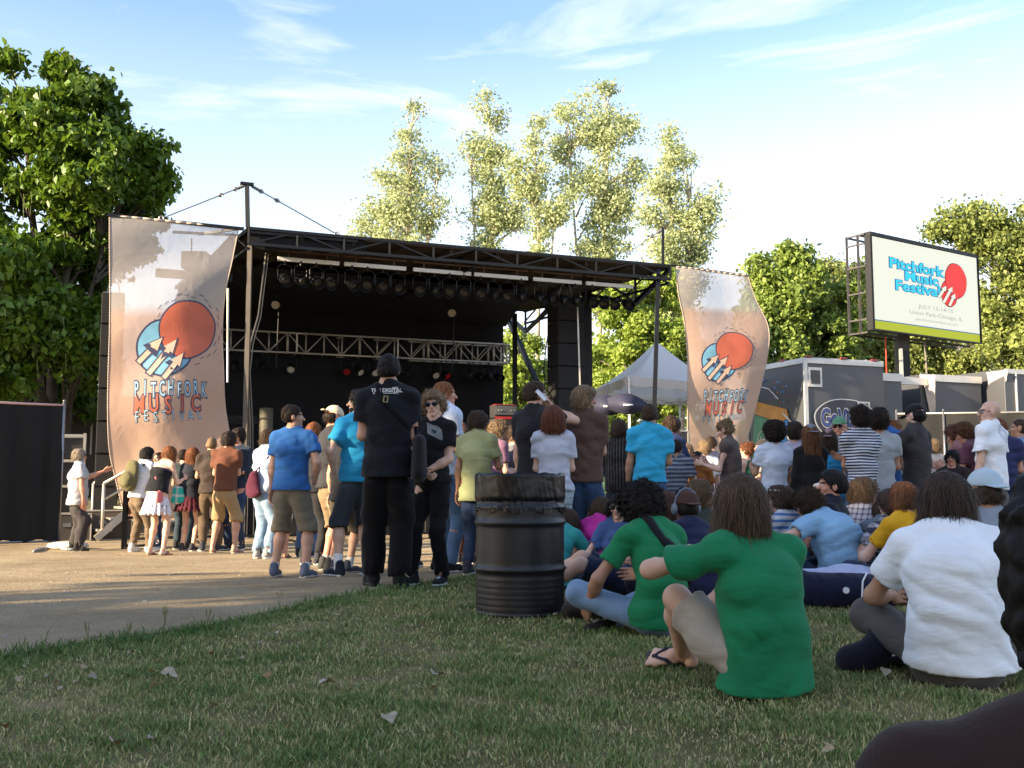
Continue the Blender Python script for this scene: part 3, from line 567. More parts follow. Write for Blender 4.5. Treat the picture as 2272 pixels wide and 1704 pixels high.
for i in range(n_ + 1):
    p = wl.lerp(wr, i / n_) + SN * (0.05 * math.sin(i * 1.9) + .03 * math.sin(i * 4.1)); vs += [z3(p, .2), z3(p, ZT - .15)]
m.add(vs + [v - SN * .12 for v in map(Vector, vs)], [(2 * i, 2 * i + 2, 2 * i + 3, 2 * i + 1) for i in range(n_)] + [(2 * (n_ + 1) + 2 * i, 2 * (n_ + 1) + 2 * i + 1, 2 * (n_ + 1) + 2 * i + 3, 2 * (n_ + 1) + 2 * i + 2) for i in range(n_)] + [(2 * n_, 4 * n_ + 2, 4 * n_ + 3, 2 * n_ + 1)])
m.buildat('backdrop', M_blackcloth, stage, smooth=True)
m = SB()   # black sheet drawn for the deep shade between front lights and rear truss
a0 = FL.lerp(BL_, .35); a1 = FR.lerp(BR_, .45); 
m.add([z3(a0 + SU * .3, ZT - .28), z3(a0.lerp(a1, .80), ZT - .28), z3(wr - SU * .02 + SN * .2, ZT - .62), z3(wl + SN * .2, ZT - .55)], [(0, 1, 2, 3)])
m.buildat('ceiling_shade_sheet', M_blackcloth, stage)
m = SB(); dk = 1.15
dq = [FL - SN * .1, FR - SN * .1, BR_, BL_]
m.add([z3(v, dk) for v in dq] + [z3(v, dk - .1) for v in dq], [(0, 1, 2, 3), (7, 6, 5, 4), (0, 4, 5, 1), (1, 5, 6, 2), (2, 6, 7, 3), (3, 7, 4, 0)]); m.buildat('deck', mat('deck', (0.03, .03, .03), .7), stage)
m = SB(); m.add([z3(FL - SN * .14, dk - .1), z3(FR - SN * .14, dk - .1), z3(FR - SN * .14, GZ), z3(FL - SN * .14, GZ), z3(BR_, dk - .1), z3(BR_, GZ)], [(0, 3, 2, 1), (1, 2, 5, 4)]); m.buildat('deck_skirt', M_blackcloth, stage)
# legs
def pole(name, a, b, r, mt, square=True):
    m = SB(); (m.bar(a, b, r * 2, r * 2) if square else m.tube(a, b, r, r, 10)); m.box(z3(b, b.z + .02), (.3, .3, .04)); return m.buildat(name, mt, stage)
a = fp(555, 545, .05); pole('leg', a, z3(a, GZ), .045, mat('leg_paint', (0.10, .085, .07), .5, .3))
a = fp(1461, 598, .05); b = fp(1440, 930, -.6); pole('leg', a, z3(b, GZ), .045, M_black)
a = sp(1301, 640); b = z3(a, GZ); m = SB(); m.bar(a, b, .26, .26); m.box(z3(b, GZ + .1), (.5, .5, .2)); m.buildat('leg', M_black, stage)
a = z3(BR_ - SU * .3, ZT - .2); pole('leg', a, z3(a, GZ), .07, M_black)
a = z3(BL_ + SU * .3, ZT - .2); pole('leg', a, z3(a, GZ), .07, M_black)
# masts
m = SB(); a = fp(550, 505, .1); b = fp(548, 408, .1); m.bar(a, b, .075, .075); m.box(b, (.26, .1, .05), math.atan2(SU.y, SU.x)); m.buildat('mast', M_black, stage)
m = SB(); a = fp(1471, 590, .1); b = fp(1471, 505, .1); m.bar(a, b, .06, .06); m.buildat('mast', M_black, stage)
def cable(p0, p1, chain_at=0, name='guy_cable'):
    m = SB(); m.tube(p0, p1, .012, .012, 6)
    for t in (.12, .30):
        c = p0.lerp(p1, t); m.tube(p0.lerp(p1, t - .03), p0.lerp(p1, t + .03), .028, .02, 6); m.ring(c, .04, .01, (0, 1, 0), 8)
    for k in range(9): c = p0.lerp(p1, .02 + k * .012); m.ring(c, .03, .008, (0, 1, 0) if k % 2 else (0, 0, 1), 6)
    m.ring(p1, .05, .014, (0, 1, 0), 10); return m.buildat(name, M_steel, stage)
cable(fp(545, 411, .1), fp(358, 485, .3)); cable(fp(555, 411, .1), fp(748, 520, .6)); cable(fp(1471, 508, .1), fp(1395, 560, 2.5))
m = SB()   # hanging rope pair and chain on the left
p = [fp(590, 562, .35), fp(573, 700, .35), fp(556, 760, .3), fp(549, 822, .25), fp(555, 940, .2), fp(556, 1090, .2)]
m.path(p, .018, 6); m.path([v + SU * .05 + Vector((0, 0, -.02)) for v in p], .012, 6); m.path([fp(545, 830, .2), fp(551, 960, .2), fp(552, 1100, .2)], .012, 6)
m.buildat('cable', mat('rope', (.18, .16, .13), .8), stage)
m = SB(); a = fp(506, 640, .4); b = fp(505, 848, .4); m.tube(a, b, .022, .022, 8); m.buildat('rail', M_alu, stage)
m = SB(); a = fp(1281, 668, .9); b = fp(1287, 862, .9); m.bar(a, b, .035, .035); m.buildat('rail', M_alu, stage)
m = SB(); m.path([sp(1223, 700), sp(1213, 760), sp(1206, 820), sp(1212, 850), sp(1232, 866)], .016, 6); m.buildat('cable', M_black, stage)
m = SB(); m.bar(sp(1216, 690), sp(1216, 880), .04); m.buildat('rail', M_black, stage)
# white light bars and the par cans
def bar_pt(px, py): return fp(px, py, .55)
segs = [((616, 564), (753, 572)), ((764, 574), (901, 583)), ((917, 583), (1045, 597)), ((1052, 595), (1171, 605)), ((1183, 607), (1290, 615)), ((1300, 616), (1404, 623))]
ordn = ['leftmost', 'second', 'third', 'fourth', 'fifth', 'rightmost']
def par_can():
    r = empty('par_can', (0, 0, 0)); m = MB()
    m.lathe((0, 0, 0), [(.001, -.10), (.05, -.10), (.072, -.06), (.082, .02), (.088, .13), (.083, .135), (.078, .12), (.07, .06), (.001, .05)], 18); o = m.build('housing', M_black, r, True); o.location = (0, 0, -.26); o.rotation_euler = (R(118), 0, 0)
    m = MB(); m.lathe((0, 0, 0), [(.001, .085), (.04, .082), (.074, .075)], 16); o = m.build('lens', mat('lens', (.035, .035, .035), .15, .4), r, True); o.location = (0, 0, -.26); o.rotation_euler = (R(118), 0, 0)
    m = MB(); pts = [Vector((-.105, 0, -.27)), Vector((-.11, 0, -.10)), Vector((-.06, 0, -.05)), Vector((.06, 0, -.05)), Vector((.11, 0, -.10)), Vector((.105, 0, -.27))]; m.path(pts, .008, 6); m.tube((0, 0, -.05), (0, 0, .02), .015, .015, 8)
    m.build('yoke', M_black, r); return r
PROTO = par_can(); first = True; rs = random.Random(5); ang = math.atan2(SU.y, SU.x)
for k, (a, b) in enumerate(segs):
    p0 = bar_pt(*a); p1 = bar_pt(*b); zz = 5.50; root = empty('light_bar', z3(p0.lerp(p1, .5), zz), ang, '%s white light bar of the row under the front of the stage roof' % ordn[k], 'light bar', 'white light bars under the stage roof')
    ln = (p1 - p0).length; m = MB(); m.box((0, 0, 0), (ln, .05, .085)); o = m.build('raceway', mat('raceway_white', (.88, .88, .86), .4, 0, 0, 20, .04), root, bevel=.006); 
    m = MB()
    for s_ in (-.32, .3): m.tube((ln * s_, 0, .04), (ln * s_, 0, .16), .018, .018, 8); m.ring((ln * s_, 0, .17), .03, .012, (1, 0, 0), 8)
    m.tube((-ln * .5, 0, .17), (ln * .5, 0, .17), .022, .022, 8); m.build('clamp_pipe', mat('pipe_brown', (.13, .07, .04), .5, .4), root)
    for j in range(4):
        pos = z3(p0.lerp(p1, .12 + .25 * j), zz - .05) + SN * rs.uniform(-.03, .03)
        lb = '%s lamp from the left hanging under the %s white light bar' % (['first', 'second', 'third', 'fourth'][j], ordn[k])
        if first: o = PROTO; o.location = pos; o['label'] = lb; first = False
        else: o = copy_tree(PROTO, pos, None, lb)
        o['category'] = 'stage light'; o['group'] = 'black par lamps hanging under the light bars'; o.rotation_euler = (0, 0, ang + rs.uniform(-.5, .5)); o.scale = (1.4,) * 3
# rear box truss
def rp_(px, py, off=6.0): return onplane(px, py, FL - SN * off, SN)
a = rp_(470, 735); b = rp_(1130, 756); rt = empty('lighting_truss', rp_(800, 760), ang, 'bare aluminium box truss hung across the back of the stage', 'truss')
lx = (b - a).length; z0, z1 = 0.0, 0.52; ctr = z3(a.lerp(b, .5), rp_(800, 790).z); rt.location = ctr; D = .45
m = MB()
for y in (0, D):
    for z in (z0, z1): m.tube((-lx / 2, y, z), (lx / 2, y, z), .028, .028, 8)
m.build('chords', M_alu, rt, True)
m = MB(); nb = 17
for k in range(nb + 1):
    x = -lx / 2 + lx * k / nb
    for y in (0, D): m.tube((x, y, z0), (x, y, z1), .02 if k % 4 else .035, .02 if k % 4 else .035, 6)
    for z in (z0, z1): m.tube((x, 0, z), (x, D, z), .016, .016, 6)
    if k < nb:
        x2 = x + lx / nb
        for y in (0, D): m.tube((x, y, z1 if k % 2 == 0 else z0), (x2, y, z0 if k % 2 == 0 else z1), .017, .017, 6)
m.build('lacing', M_alu, rt, True)
for x_ in (lx * .49, -lx * .235, lx * .10): m = MB(); [m.bar((x_, y0_, z0_), (x_, y1_, z1_), .04) for y0_, z0_, y1_, z1_ in ((0, 0, D, 0), (0, z1, D, z1), (0, 0, 0, z1), (D, 0, D, z1))]; m.build('joint_frame', M_alu, rt)
for k, (px, c) in enumerate([(520, 0), (583, 0), (646, 1), (770, 2), (796, 1), (832, 1), (905, 0), (966, 1), (990, 2), (1040, 0), (1065, 0), (1085, 0), (1105, 0)]):
    p = rp_(px, 800); o = copy_tree(PROTO, z3(p, ctr.z - .04), ang + rs.uniform(-.6, .6) , 'small %s lamp under the rear truss, number %s from the left' % (['dark', 'white-lensed', 'red-lensed'][c], ['one', 'two', 'three', 'four', 'five', 'six', 'seven', 'eight', 'nine', 'ten', 'eleven', 'twelve', 'thirteen'][k]))
    o['label'] = 'small %s stage lamp hanging under the rear truss, %s from its left end' % (['dark', 'white-lensed', 'red-lensed'][c], ['first', 'second', 'third', 'fourth', 'fifth', 'sixth', 'seventh', 'eighth', 'ninth', 'tenth', 'eleventh', 'twelfth', 'thirteenth'][k])
    o['category'] = 'stage light'; o['group'] = 'lamps under the rear truss'; o.scale = (1.35,) * 3
    if c:
        for ch in [x for x in COL.objects if x.parent == o and x.name.startswith('lens')]:
            ch.data = ch.data.copy(); ch.data.materials[0] = mat('gel', [(0, 0, 0), (.8, .75, .6), (.5, .02, .02)][c], .3)
# two movers on the ceiling
for px, py, lb in [(614, 678, 'round moving light with pale face hanging inside the stage at left'), (1003, 696, 'round moving light with pale face hanging inside the stage at right')]:
    p = onplane(px, py, FL - SN * 4.2, SN); r = empty('moving_light', p, 0, lb, 'stage light', 'moving lights inside the stage'); m = MB()
    m.tube((0, 0, .02), (0, 0, max(.1, ZT - .3 - p.z)), .03, .03, 8); m.lathe((0, 0, -.1), [(.001, .0), (.10, .02), (.12, .12), (.1, .22), (.001, .24)], 14); m.build('housing', M_black, r, True)
    m = MB(); m.tube((0, -.12, .0), (0, -.14, -.01), .10, .10, 16); m.build('lens', mat('pale_lens', (.42, .36, .27), .4), r)
    m = MB(); m.tube((0.05, 0, -.12), (0.02, 0, -1.5), .012, .012, 6); m.build('power_cable', M_black, r)
# speaker towers
def speaker_tower(loc, w, dpt, h, n, label):
    r = empty('speaker_tower', loc, ang, label, 'loudspeaker', 'hanging loudspeaker towers'); bh = h / n
    for k in range(n):
        m = MB(); m.box((0, 0, -bh * (k + .5)), (w, dpt, bh - .015)); o = m.build('cabinet', mat('speaker_black', (.005, .005, .006), .75, 0, .2, 60), r, bevel=.012)
        m = MB(); m.box((0, -dpt / 2 - .008, -bh * (k + .5)), (w * .93, .012, bh * .9)); m.build('grille', mat('grille', (.008, .008, .009), .8, 0, .3, 300), r)
    m = MB(); m.bar((-w * .3, 0, 0), (-w * .1, 0, .45), .02); m.bar((w * .3, 0, 0), (w * .1, 0, .45), .02); m.bar((-w * .45, 0, .03), (w * .45, 0, .03), .05); m.build('rigging', M_steel, r); return r
p = onplane(1255, 666, FR + SVv * .28, SN); speaker_tower(p, .70, .6, 2.75, 5, 'black hanging loudspeaker tower on the right side of the stage')
p = fp(252, 655, .9); speaker_tower(p, .42, .6, 4.4, 7, 'tall black loudspeaker tower behind the left edge of the large banner')
# amplifier stacks and gear on the deck
def amp(loc, rot, w, label, red=True):
    r = empty('amplifier_stack', loc, rot, label, 'amplifier'); m = MB(); m.box((0, 0, .40), (w, .4, .8)); m.box((0, 0, .98), (w * .98, .36, .32)); m.build('cabinet', mat('tolex', (.02, .02, .022), .8, 0, .3, 100), r, bevel=.015)
    m = MB(); m.box((0, -.19, 1.00), (w * .9, .02, .22)); m.build('panel', mat('panel_grey', (.13, .13, .13), .5, .3), r)
    m = MB()
    for z in (.83, .80, .55, .28): m.box((0, -.205, z), (w * .95, .012, .03))
    m.box((0, 0, 1.15), (w * .8, .3, .015)); m.build('trim', mat('amp_red', (.45, .02, .02), .5) if red else M_steel, r)
    m = MB(); [m.tube((x, -.21, 1.0), (x, -.225, 1.0), .02, .02, 8) for x in (-w * .35, -w * .22, w * .2, w * .33)]; m.build('knobs', M_alu, r); return r
p = at(1117, 960, 25.5); amp(z3(p, dk + .55), ang, .62, 'amplifier stack with red trim on the right side of the deck')
m = MB(); m.box((0, 0, .27), (.9, .7, .54)); o = m.build('riser', M_black, None, bevel=.02); o.location = z3(p, dk); o.rotation_euler = (0, 0, ang); tag(o, 'black riser box under the red-trimmed amplifier', 'riser')
p = at(590, 960, 24.5); m = MB(); m.lathe((0, 0, 0), [(.0, 0), (.16, 0), (.165, .8), (.17, .82), (.165, .84), (.165, 1.5), (.17, 1.52), (.12, 1.55), (0, 1.55)], 16); o = m.build('cylinder_case', mat('olive_case', (.10, .09, .06), .6, 0, .2, 20), None, True); o.location = z3(p, dk); tag(o, 'tall olive grey cylindrical case on the left of the deck', 'case')
p = at(528, 1000, 23.5); m = MB(); m.box((0, 0, 1.15), (.85, .35, .05)); m.box((0, .12, 1.22), (.8, .05, .12)); 
for s_ in (-1, 1): m.bar((s_ * .3, 0, 0), (-s_ * .3, 0, 1.13), .03)
o = m.build('keyboard_stand', M_black); o.location = z3(p, dk); o.rotation_euler = (R(8), 0, ang); tag(o, 'dark keyboard on a crossed stand at the left end of the deck', 'keyboard')
# drum-like shapes/boxes of gear right of the stage
for px, py, d_, w, h, dp, c, nm, lb in [(1480, 1000, 20, .7, 1.1, .6, (.03, .03, .035), 'equipment_case', 'black equipment case beside the right banner, below the canopy'), (1492, 935, 22, .45, .8, .5, (.025, .025, .03), 'monitor_speaker', 'black box speaker standing left of the right banner'), (150, 1165, 19, .8, .5, .6, (.05, .045, .04), 'equipment_case', 'low dark equipment case behind the man in the grey shirt'), (228, 1180, 19.5, 1.0, .55, .6, (.08, .06, .045), 'equipment_case', 'brown flight case beside the metal steps')]:
    p = at(px, py, d_); zb = GZ if nm != 'monitor_speaker' else 1.2; r = empty(nm, z3(p, zb), ang, lb, 'case' if 'case' in nm else 'loudspeaker'); m = MB(); m.box((0, 0, h / 2), (w, dp, h)); m.build('body', mat('case_side', c, .6, 0, .2, 30), r, bevel=.01)
    m = MB()
    for sx_ in (-1, 1):
        for sy_ in (-1, 1): m.box((sx_ * w / 2, sy_ * dp / 2, h / 2), (.025, .025, h + .01))
    for z in (.01, h): m.box((0, -dp / 2, z), (w, .025, .025)); m.box((0, dp / 2, z), (w, .025, .025))
    m.build('edging', M_alu, r)
    m = MB(); m.box((0, -dp / 2 - .01, h * .6), (.14, .02, .07)); m.build('latch', M_steel, r)
p = at(1487, 1050, 21); m = MB(); m.box((0, 0, .9), (.8, .5, .05)); 
for sx_ in (-.36, .36):
    for sy_ in (-.2, .2): m.bar((sx_, sy_, 0), (sx_, sy_, .9), .04)
m.box((0, 0, .5), (.7, .4, .7)); o = m.build('side_table', M_black); o.location = z3(at(1487, 1050, 22), GZ + .3); tag(o, 'black draped table under the monitor speaker', 'table')
# ================================================================== BANNERS
def banner(name, label, left, right, off, lg):
    """left / right: pixel polylines of the cloth's two edges (same count); off(u,v): billow towards the audience"""
    def edge(E, v):
        k = v * (len(E) - 1); i = min(int(k), len(E) - 2); t = k - i
        p0 = E[max(i - 1, 0)]; p1 = E[i]; p2 = E[i + 1]; p3 = E[min(i + 2, len(E) - 1)]
        def cr(a, b, c, d): return .5 * ((2 * b) + (-a + c) * t + (2 * a - 5 * b + 4 * c - d) * t * t + (-a + 3 * b - 3 * c + d) * t ** 3)
        return cr(p0[0], p1[0], p2[0], p3[0]), cr(p0[1], p1[1], p2[1], p3[1])
    PL = [onplane(x, y, FL, SN) for x, y in left]; PR = [onplane(x, y, FL, SN) for x, y in right]
    def E3(P, v):
        k = min(max(v, 0), 1) * (len(P) - 1); i = min(int(k), len(P) - 2); t = k - i
        q = [P[max(i - 1, 0)], P[i], P[i + 1], P[min(i + 2, len(P) - 1)]]
        return .5 * ((2 * q[1]) + (q[2] - q[0]) * t + (2 * q[0] - 5 * q[1] + 4 * q[2] - q[3]) * t * t + (3 * q[1] - q[0] - 3 * q[2] + q[3]) * t ** 3)
    def S(u, v, lift=0):
        a = E3(PL, v); b = E3(PR, v); return a.lerp(b, u) + SN * (off(u, v) + lift * .35)
    nu, nv_ = 40, 110; V = [S(i / nu, j / nv_) for j in range(nv_ + 1) for i in range(nu + 1)]
    Q = [(j * (nu + 1) + i, (j + 1) * (nu + 1) + i, (j + 1) * (nu + 1) + i + 1, j * (nu + 1) + i + 1) for j in range(nv_) for i in range(nu)]
    m, n, l, b = newmat('banner_mesh'); b.inputs['Roughness'].default_value = .55; b.inputs['Specular IOR Level'].default_value = .3
    at_ = n.new('ShaderNodeAttribute'); at_.attribute_name = 'vv'
    r = n.new('ShaderNodeValToRGB'); e = r.color_ramp.elements; e[0].position = lg[0] - .02; e[0].color = (.58, .52, .48, 1); e[1].position = 1.0; e[1].color = (.62, .41, .29, 1); q = e.new(lg[0] + .015); q.color = (.60, .41, .32, 1)
    t = n.new('ShaderNodeTexCoord'); nz = n.new('ShaderNodeTexNoise'); nz.inputs['Scale'].default_value = 1.2; nz.inputs['Detail'].default_value = 5; l.new(t.outputs['Object'], nz.inputs['Vector'])
    mr = n.new('ShaderNodeMapRange'); mr.inputs[3].default_value = .88; mr.inputs[4].default_value = 1.12; l.new(nz.outputs['Fac'], mr.inputs[0]); hs = n.new('ShaderNodeHueSaturation'); l.new(mr.outputs[0], hs.inputs['Value'])
    l.new(at_.outputs['Fac'], r.inputs[0]); l.new(r.outputs[0], hs.inputs['Color']); l.new(hs.outputs[0], b.inputs['Base Color'])
    tl = n.new('ShaderNodeBsdfTranslucent'); l.new(hs.outputs[0], tl.inputs['Color']); m1_ = n.new('ShaderNodeMixShader'); m1_.inputs[0].default_value = .35; l.new(b.outputs[0], m1_.inputs[1]); l.new(tl.outputs[0], m1_.inputs[2])
    tr = n.new('ShaderNodeBsdfTransparent'); m2 = n.new('ShaderNodeMixShader'); al = n.new('ShaderNodeValToRGB'); e = al.color_ramp.elements; e[0].position = lg[0] - .02; e[0].color = (.70,) * 3 + (1,); e[1].position = lg[0] + .02; e[1].color = (.93,) * 3 + (1,)
    l.new(at_.outputs['Fac'], al.inputs[0]); l.new(al.outputs[0], m2.inputs[0]); l.new(tr.outputs[0], m2.inputs[1]); l.new(m1_.outputs[0], m2.inputs[2]); l.new(m2.outputs[0], n['Material Output'].inputs['Surface'])
    n2 = n.new('ShaderNodeTexNoise'); n2.inputs['Scale'].default_value = 2.2; n2.inputs['Distortion'].default_value = 1.5; l.new(t.outputs['Object'], n2.inputs['Vector']); bp = n.new('ShaderNodeBump'); bp.inputs['Strength'].default_value = .25; bp.inputs['Distance'].default_value = .05; l.new(n2.outputs['Fac'], bp.inputs['Height']); l.new(bp.outputs[0], b.inputs['Normal'])
    root = empty(name, (S(.5, 1).x, S(.5, 1).y, GZ), 0, label, 'banner', 'tall festival banners'); inv = Matrix.Translation(root.location).inverted()
    me = np_mesh('banner_cloth', [tuple(v) for v in V], Q, True, [m]); a = me.attributes.new('vv', 'FLOAT', 'POINT'); a.data.foreach_set('value', np.repeat(np.arange(nv_ + 1) / nv_, nu + 1).astype(np.float32)); o = link('banner_cloth', me, root); o.matrix_parent_inverse = inv
    sm = SB(); sm.path([S(0, j / 110, .0) for j in range(111)], .011, 6); sm.path([S(1, j / 110, .0) for j in range(111)], .011, 6); sm.path([S(i / 12, 0, .0) for i in range(13)], .022, 8); sm.buildat('hem', mat('hem_tape', (.45, .36, .29), .8), root, smooth=True)
    return root, S, inv
def hand_letters(A, word, cx, cy, size, w, h, mi_fill, mi_out, lift=.02, xs=1.0, tilt=0.0, drop=0.0):
    n = len(word); 
    for i, c in enumerate(word):
        x = cx + w * ((i + .5) / n - .5); y = cy + drop * (i / (n - 1) - .5) + .004 * math.sin(i * 2.3); rot = .06 * math.sin(i * 1.7)
        A.text(c, x, y, size, lift, mi_out, size * .055, xs, rot); A.text(c, x, y, size, lift + .012, mi_fill, size * .012, xs, rot)
def logo(A, red=0, blue=1, dark=2, pale=3):
    """sun disc (radius 1 at the origin), blue disc segment and three rising arrows, y up"""
    A.disc(-.78, -.62, 1.02, .015, dark); A.disc(-.78, -.62, .95, .023, blue); A.disc(0, 0, 1.04, .031, dark, rings=6); A.disc(0, 0, .985, .039, red, rings=6)
    for (x0, y0, x1, y1) in [(-1.72, -1.12, -.82, -.22), (-1.38, -1.55, -.32, -.28), (-.86, -1.72, -.10, -.78)]:
        A.arrow(x0, y0, x1, y1, .27, .047, dark, 2.3); dx, dy = x1 - x0, y1 - y0; A.arrow(x0 + dx * .03, y0 + dy * .03, x1 - dx * .06, y1 - dy * .06, .17, .055, pale, 2.3)
M_art = [mat('print_red', (.44, .10, .05), .6), mat('print_blue', (.17, .40, .55), .6, var=.35, vscale=1.5), mat('print_dark', (.035, .04, .09), .6), mat('print_peach', (.62, .42, .31), .6), mat('print_lightblue', (.28, .45, .56), .6)]
# ---- left banner
Lb, SL, invL = banner('banner', 'large see-through festival banner hanging left of the stage over the barricade', 
    [(243, 478), (243, 560), (244, 650), (243, 740), (240, 830), (239, 920), (243, 1000), (257, 1065), (277, 1150)],
    [(530, 507), (516, 575), (500, 650), (494, 735), (496, 820), (500, 900), (509, 965), (515, 1050), (500, 1150)],
    lambda u, v: .22 * math.sin(PI * v) ** 1 * math.sin(PI * u) * .8 + .05 * math.sin(u * 9 + v * 5) * v + .035 * math.sin(v * 21 + u * 4) * (1 - .5 * v) + .07 * max(0, v - .65) * math.sin(u * 22), (.31,))
Wb = 2.45; Hb = 5.6
class BArt(Art):
    def __init__(s, S): Art.__init__(s, lambda x, y, lift: S(x, 1 - y, lift))
def px2uv(S, px, py):
    # invert the banner surface roughly: search u, v for the pixel
    best = None
    for j in range(0, 101):
        for i in range(0, 41):
            p = S(i / 40, j / 100); d = p - Vector((0, 0, CH)); c, s = math.cos(PITCH), math.sin(PITCH); dep = d.y * c + d.z * s; qx = 1136 + F * d.x / dep; qy = 852 - F * (-d.y * s + d.z * c) / dep
            e = (qx - px) ** 2 + (qy - py) ** 2
            if best is None or e < best[0]: best = (e, i / 40, 1 - j / 100)
    return best[1], best[2]
def banner_art(S, root, inv, sun_c, sun_r, l1, l2, l3, s1, s2, s3, W, w1, faded=False):
    cu, cv = px2uv(S, *sun_c); eu, _ = px2uv(S, sun_c[0] + sun_r, sun_c[1]); r = abs(eu - cu); _, tv = px2uv(S, sun_c[0], sun_c[1] - sun_r); rv = abs(tv - cv)
    A = Art(lambda x, y, l: S(min(1, max(0, cu + x * r)), 1 - (cv + y * rv), l)); logo(A)
    for k in range(30):       # hatching ticks round the sun
        a = 2 * PI * k / 30 + .1
        if 3.0 < a < 4.9: continue
        k1 = 1.14 + .07 * (k % 3); A.stroke([(k1 * math.cos(a), k1 * math.sin(a)), (k1 * math.cos(a + .14), k1 * math.sin(a + .14))], .025, .02, 2)
    o = A.build('emblem', M_art, root); o.matrix_parent_inverse = inv
    for word, c, sz, ww, mi, mo in ((l1, s1, None, W[0], 4, 2), (l2, s2, None, W[1], 0, 2), (l3, s3, None, W[2], 4, 2)):
        A = BArt(S); u, v = px2uv(S, c[0], c[1]); _, v1 = px2uv(S, c[0], c[1] - c[2] / 2); _, v0 = px2uv(S, c[0], c[1] + c[2] / 2); hh = abs(v1 - v0) ; u1, _ = px2uv(S, c[0] + ww / 2, c[1]); u0, _ = px2uv(S, c[0] - ww / 2, c[1])
        n = len(word); wid = u1 - u0
        for i, ch in enumerate(word):
            vv, ff = text_poly(ch, 1.0, .075 if word != l3 else .03); v2, f2 = text_poly(ch, 1.0, .012 if word != l3 else -.005)
            x = u + wid * ((i + .5) / n - .5); y = v - c[3] * (i / (n - 1) - .5) + .004 * math.sin(i * 2.1); kx = wid / n * 1.02; ky = hh * 1.38; rr = .07 * math.sin(i * 1.9 + n)
            for (pv, pf, li, mm) in ((vv, ff, .02, mo), (v2, f2, .032, mi)):
                A.add([(x + (a - b * rr) * kx, y + (b + a * rr * .3) * ky) for a, b in pv], pf, li, mm)
        o = A.build('lettering', M_art, root); o.matrix_parent_inverse = inv
banner_art(SL, Lb, invL, (414, 728), 62, 'PITCHFORK', 'MUSIC', 'FESTIVAL', (378, 862, 34, .012), (372, 897, 40, .012), (372, 922, 24, .012), (166, 160, 160), 0)
# ---- right banner
Rb, SR, invR = banner('banner', 'narrower festival banner hanging at the right end of the stage roof, before the grey trailer',
    [(1497, 592), (1502, 650), (1518, 715), (1523, 780), (1523, 850), (1524, 930), (1526, 1000), (1528, 1080)],
    [(1655, 612), (1675, 660), (1702, 722), (1700, 785), (1689, 850), (1672, 920), (1655, 985), (1640, 1070)],
    lambda u, v: .16 * math.sin(PI * v) * math.sin(PI * u) + .05 * math.sin(v * 14 + u * 2) * (1 - v) + .04 * math.sin(u * 7 + v * 3), (.22,))
banner_art(SR, Rb, invR, (1630, 779), 40, 'PITCHFORK', 'MUSIC', 'FESTIVAL', (1611, 878, 24, .0), (1604, 906, 30, .0), (1598, 927, 14, .0), (98, 86, 86), 0)
# banner hanging arms
m = SB(); m.bar(fp(238, 477, .0), fp(540, 508, .0), .06, .06); m.bar(fp(246, 480, 0), fp(246, 482, 1.6), .05); m.bar(fp(385, 515, .1), fp(525, 522, 1.5), .05); m.bar(fp(440, 520, .8), fp(540, 506, .1), .05)
m.bar(fp(345, 605, 1.6), fp(515, 618, 1.6), .16, .16); m.bar(fp(425, 530, 1), fp(425, 610, 1.6), .03); m.box(fp(435, 580, 1.5), (.5, .4, .35)); m.bar(fp(520, 520, 1.6), fp(445, 600, 1.6), .1)
m.buildat('banner_arm', M_black, stage)
m = SB(); m.bar(fp(1488, 589, 0), fp(1660, 612, 0), .05, .05); m.buildat('banner_arm', M_black, stage)
# ================================================================== SMALL THINGS LEFT OF THE STAGE
def fence_panel(name, label, A, B, h, posts, mtop, mcloth, group=None, sag=.03):
    r = empty(name, A, 0, label, 'fence', group); d = B - A; ln = d.length; n = 24; nrm = Vector((-d.y, d.x, 0)).normalized(); vs = []
    for i in range(n + 1):
        p = d * (i / n); w = nrm * (.05 * math.sin(i * 1.3) + .03 * math.sin(i * 3.1)); vs += [p + w * .6 + Vector((0, 0, .06 + .03 * math.sin(i))), p + w + Vector((0, 0, h * .5)), p + w * .3 + Vector((0, 0, h - sag * math.sin(i * .8) ** 2))]
    k = 3 * (n + 1); m = MB(); m.add(vs + [v + nrm * .012 for v in vs], [(3 * i + j, 3 * i + 3 + j, 3 * i + 4 + j, 3 * i + 1 + j) for i in range(n) for j in range(2)] + [(k + 3 * i + j, k + 3 * i + 1 + j, k + 3 * i + 4 + j, k + 3 * i + 3 + j) for i in range(n) for j in range(2)]); m.build('screen_cloth', mcloth, r, True)
    m = MB(); m.tube(Vector((0, 0, h)), d + Vector((0, 0, h)), .022, .022, 8); m.build('top_rail', mtop, r, True)
    for t in posts: m = MB(); m.tube(d * t - Vector((0, 0, .1)), d * t + Vector((0, 0, h + .06)), .028, .028, 10); m.tube(d * t + Vector((0, 0, h + .06)), d * t + Vector((0, 0, h + .1)), .035, .01, 10); m.build('post', M_steel, r, True)
    m = MB(); m.tube(Vector((0, 0, .05)), d + Vector((0, 0, .05)), .02, .02, 8)
    for t in posts: m.box(tuple(d * t + Vector((0, 0, .03))), (.7, .1, .05), math.atan2(d.y, d.x) + 1.57)
    m.build('base_rail', M_steel, r); return r
a = gpt(-180, 1216); b = gpt(129, 1207); fence_panel('screened_fence', 'black screened fence panel at the left edge of the picture', Vector((a.x, a.y, gz(a.y))), Vector((b.x, b.y, gz(b.y))), 2.42, (0, 1), mat('rail_pink', (.55, .35, .32), .5, .3), M_blackcloth)
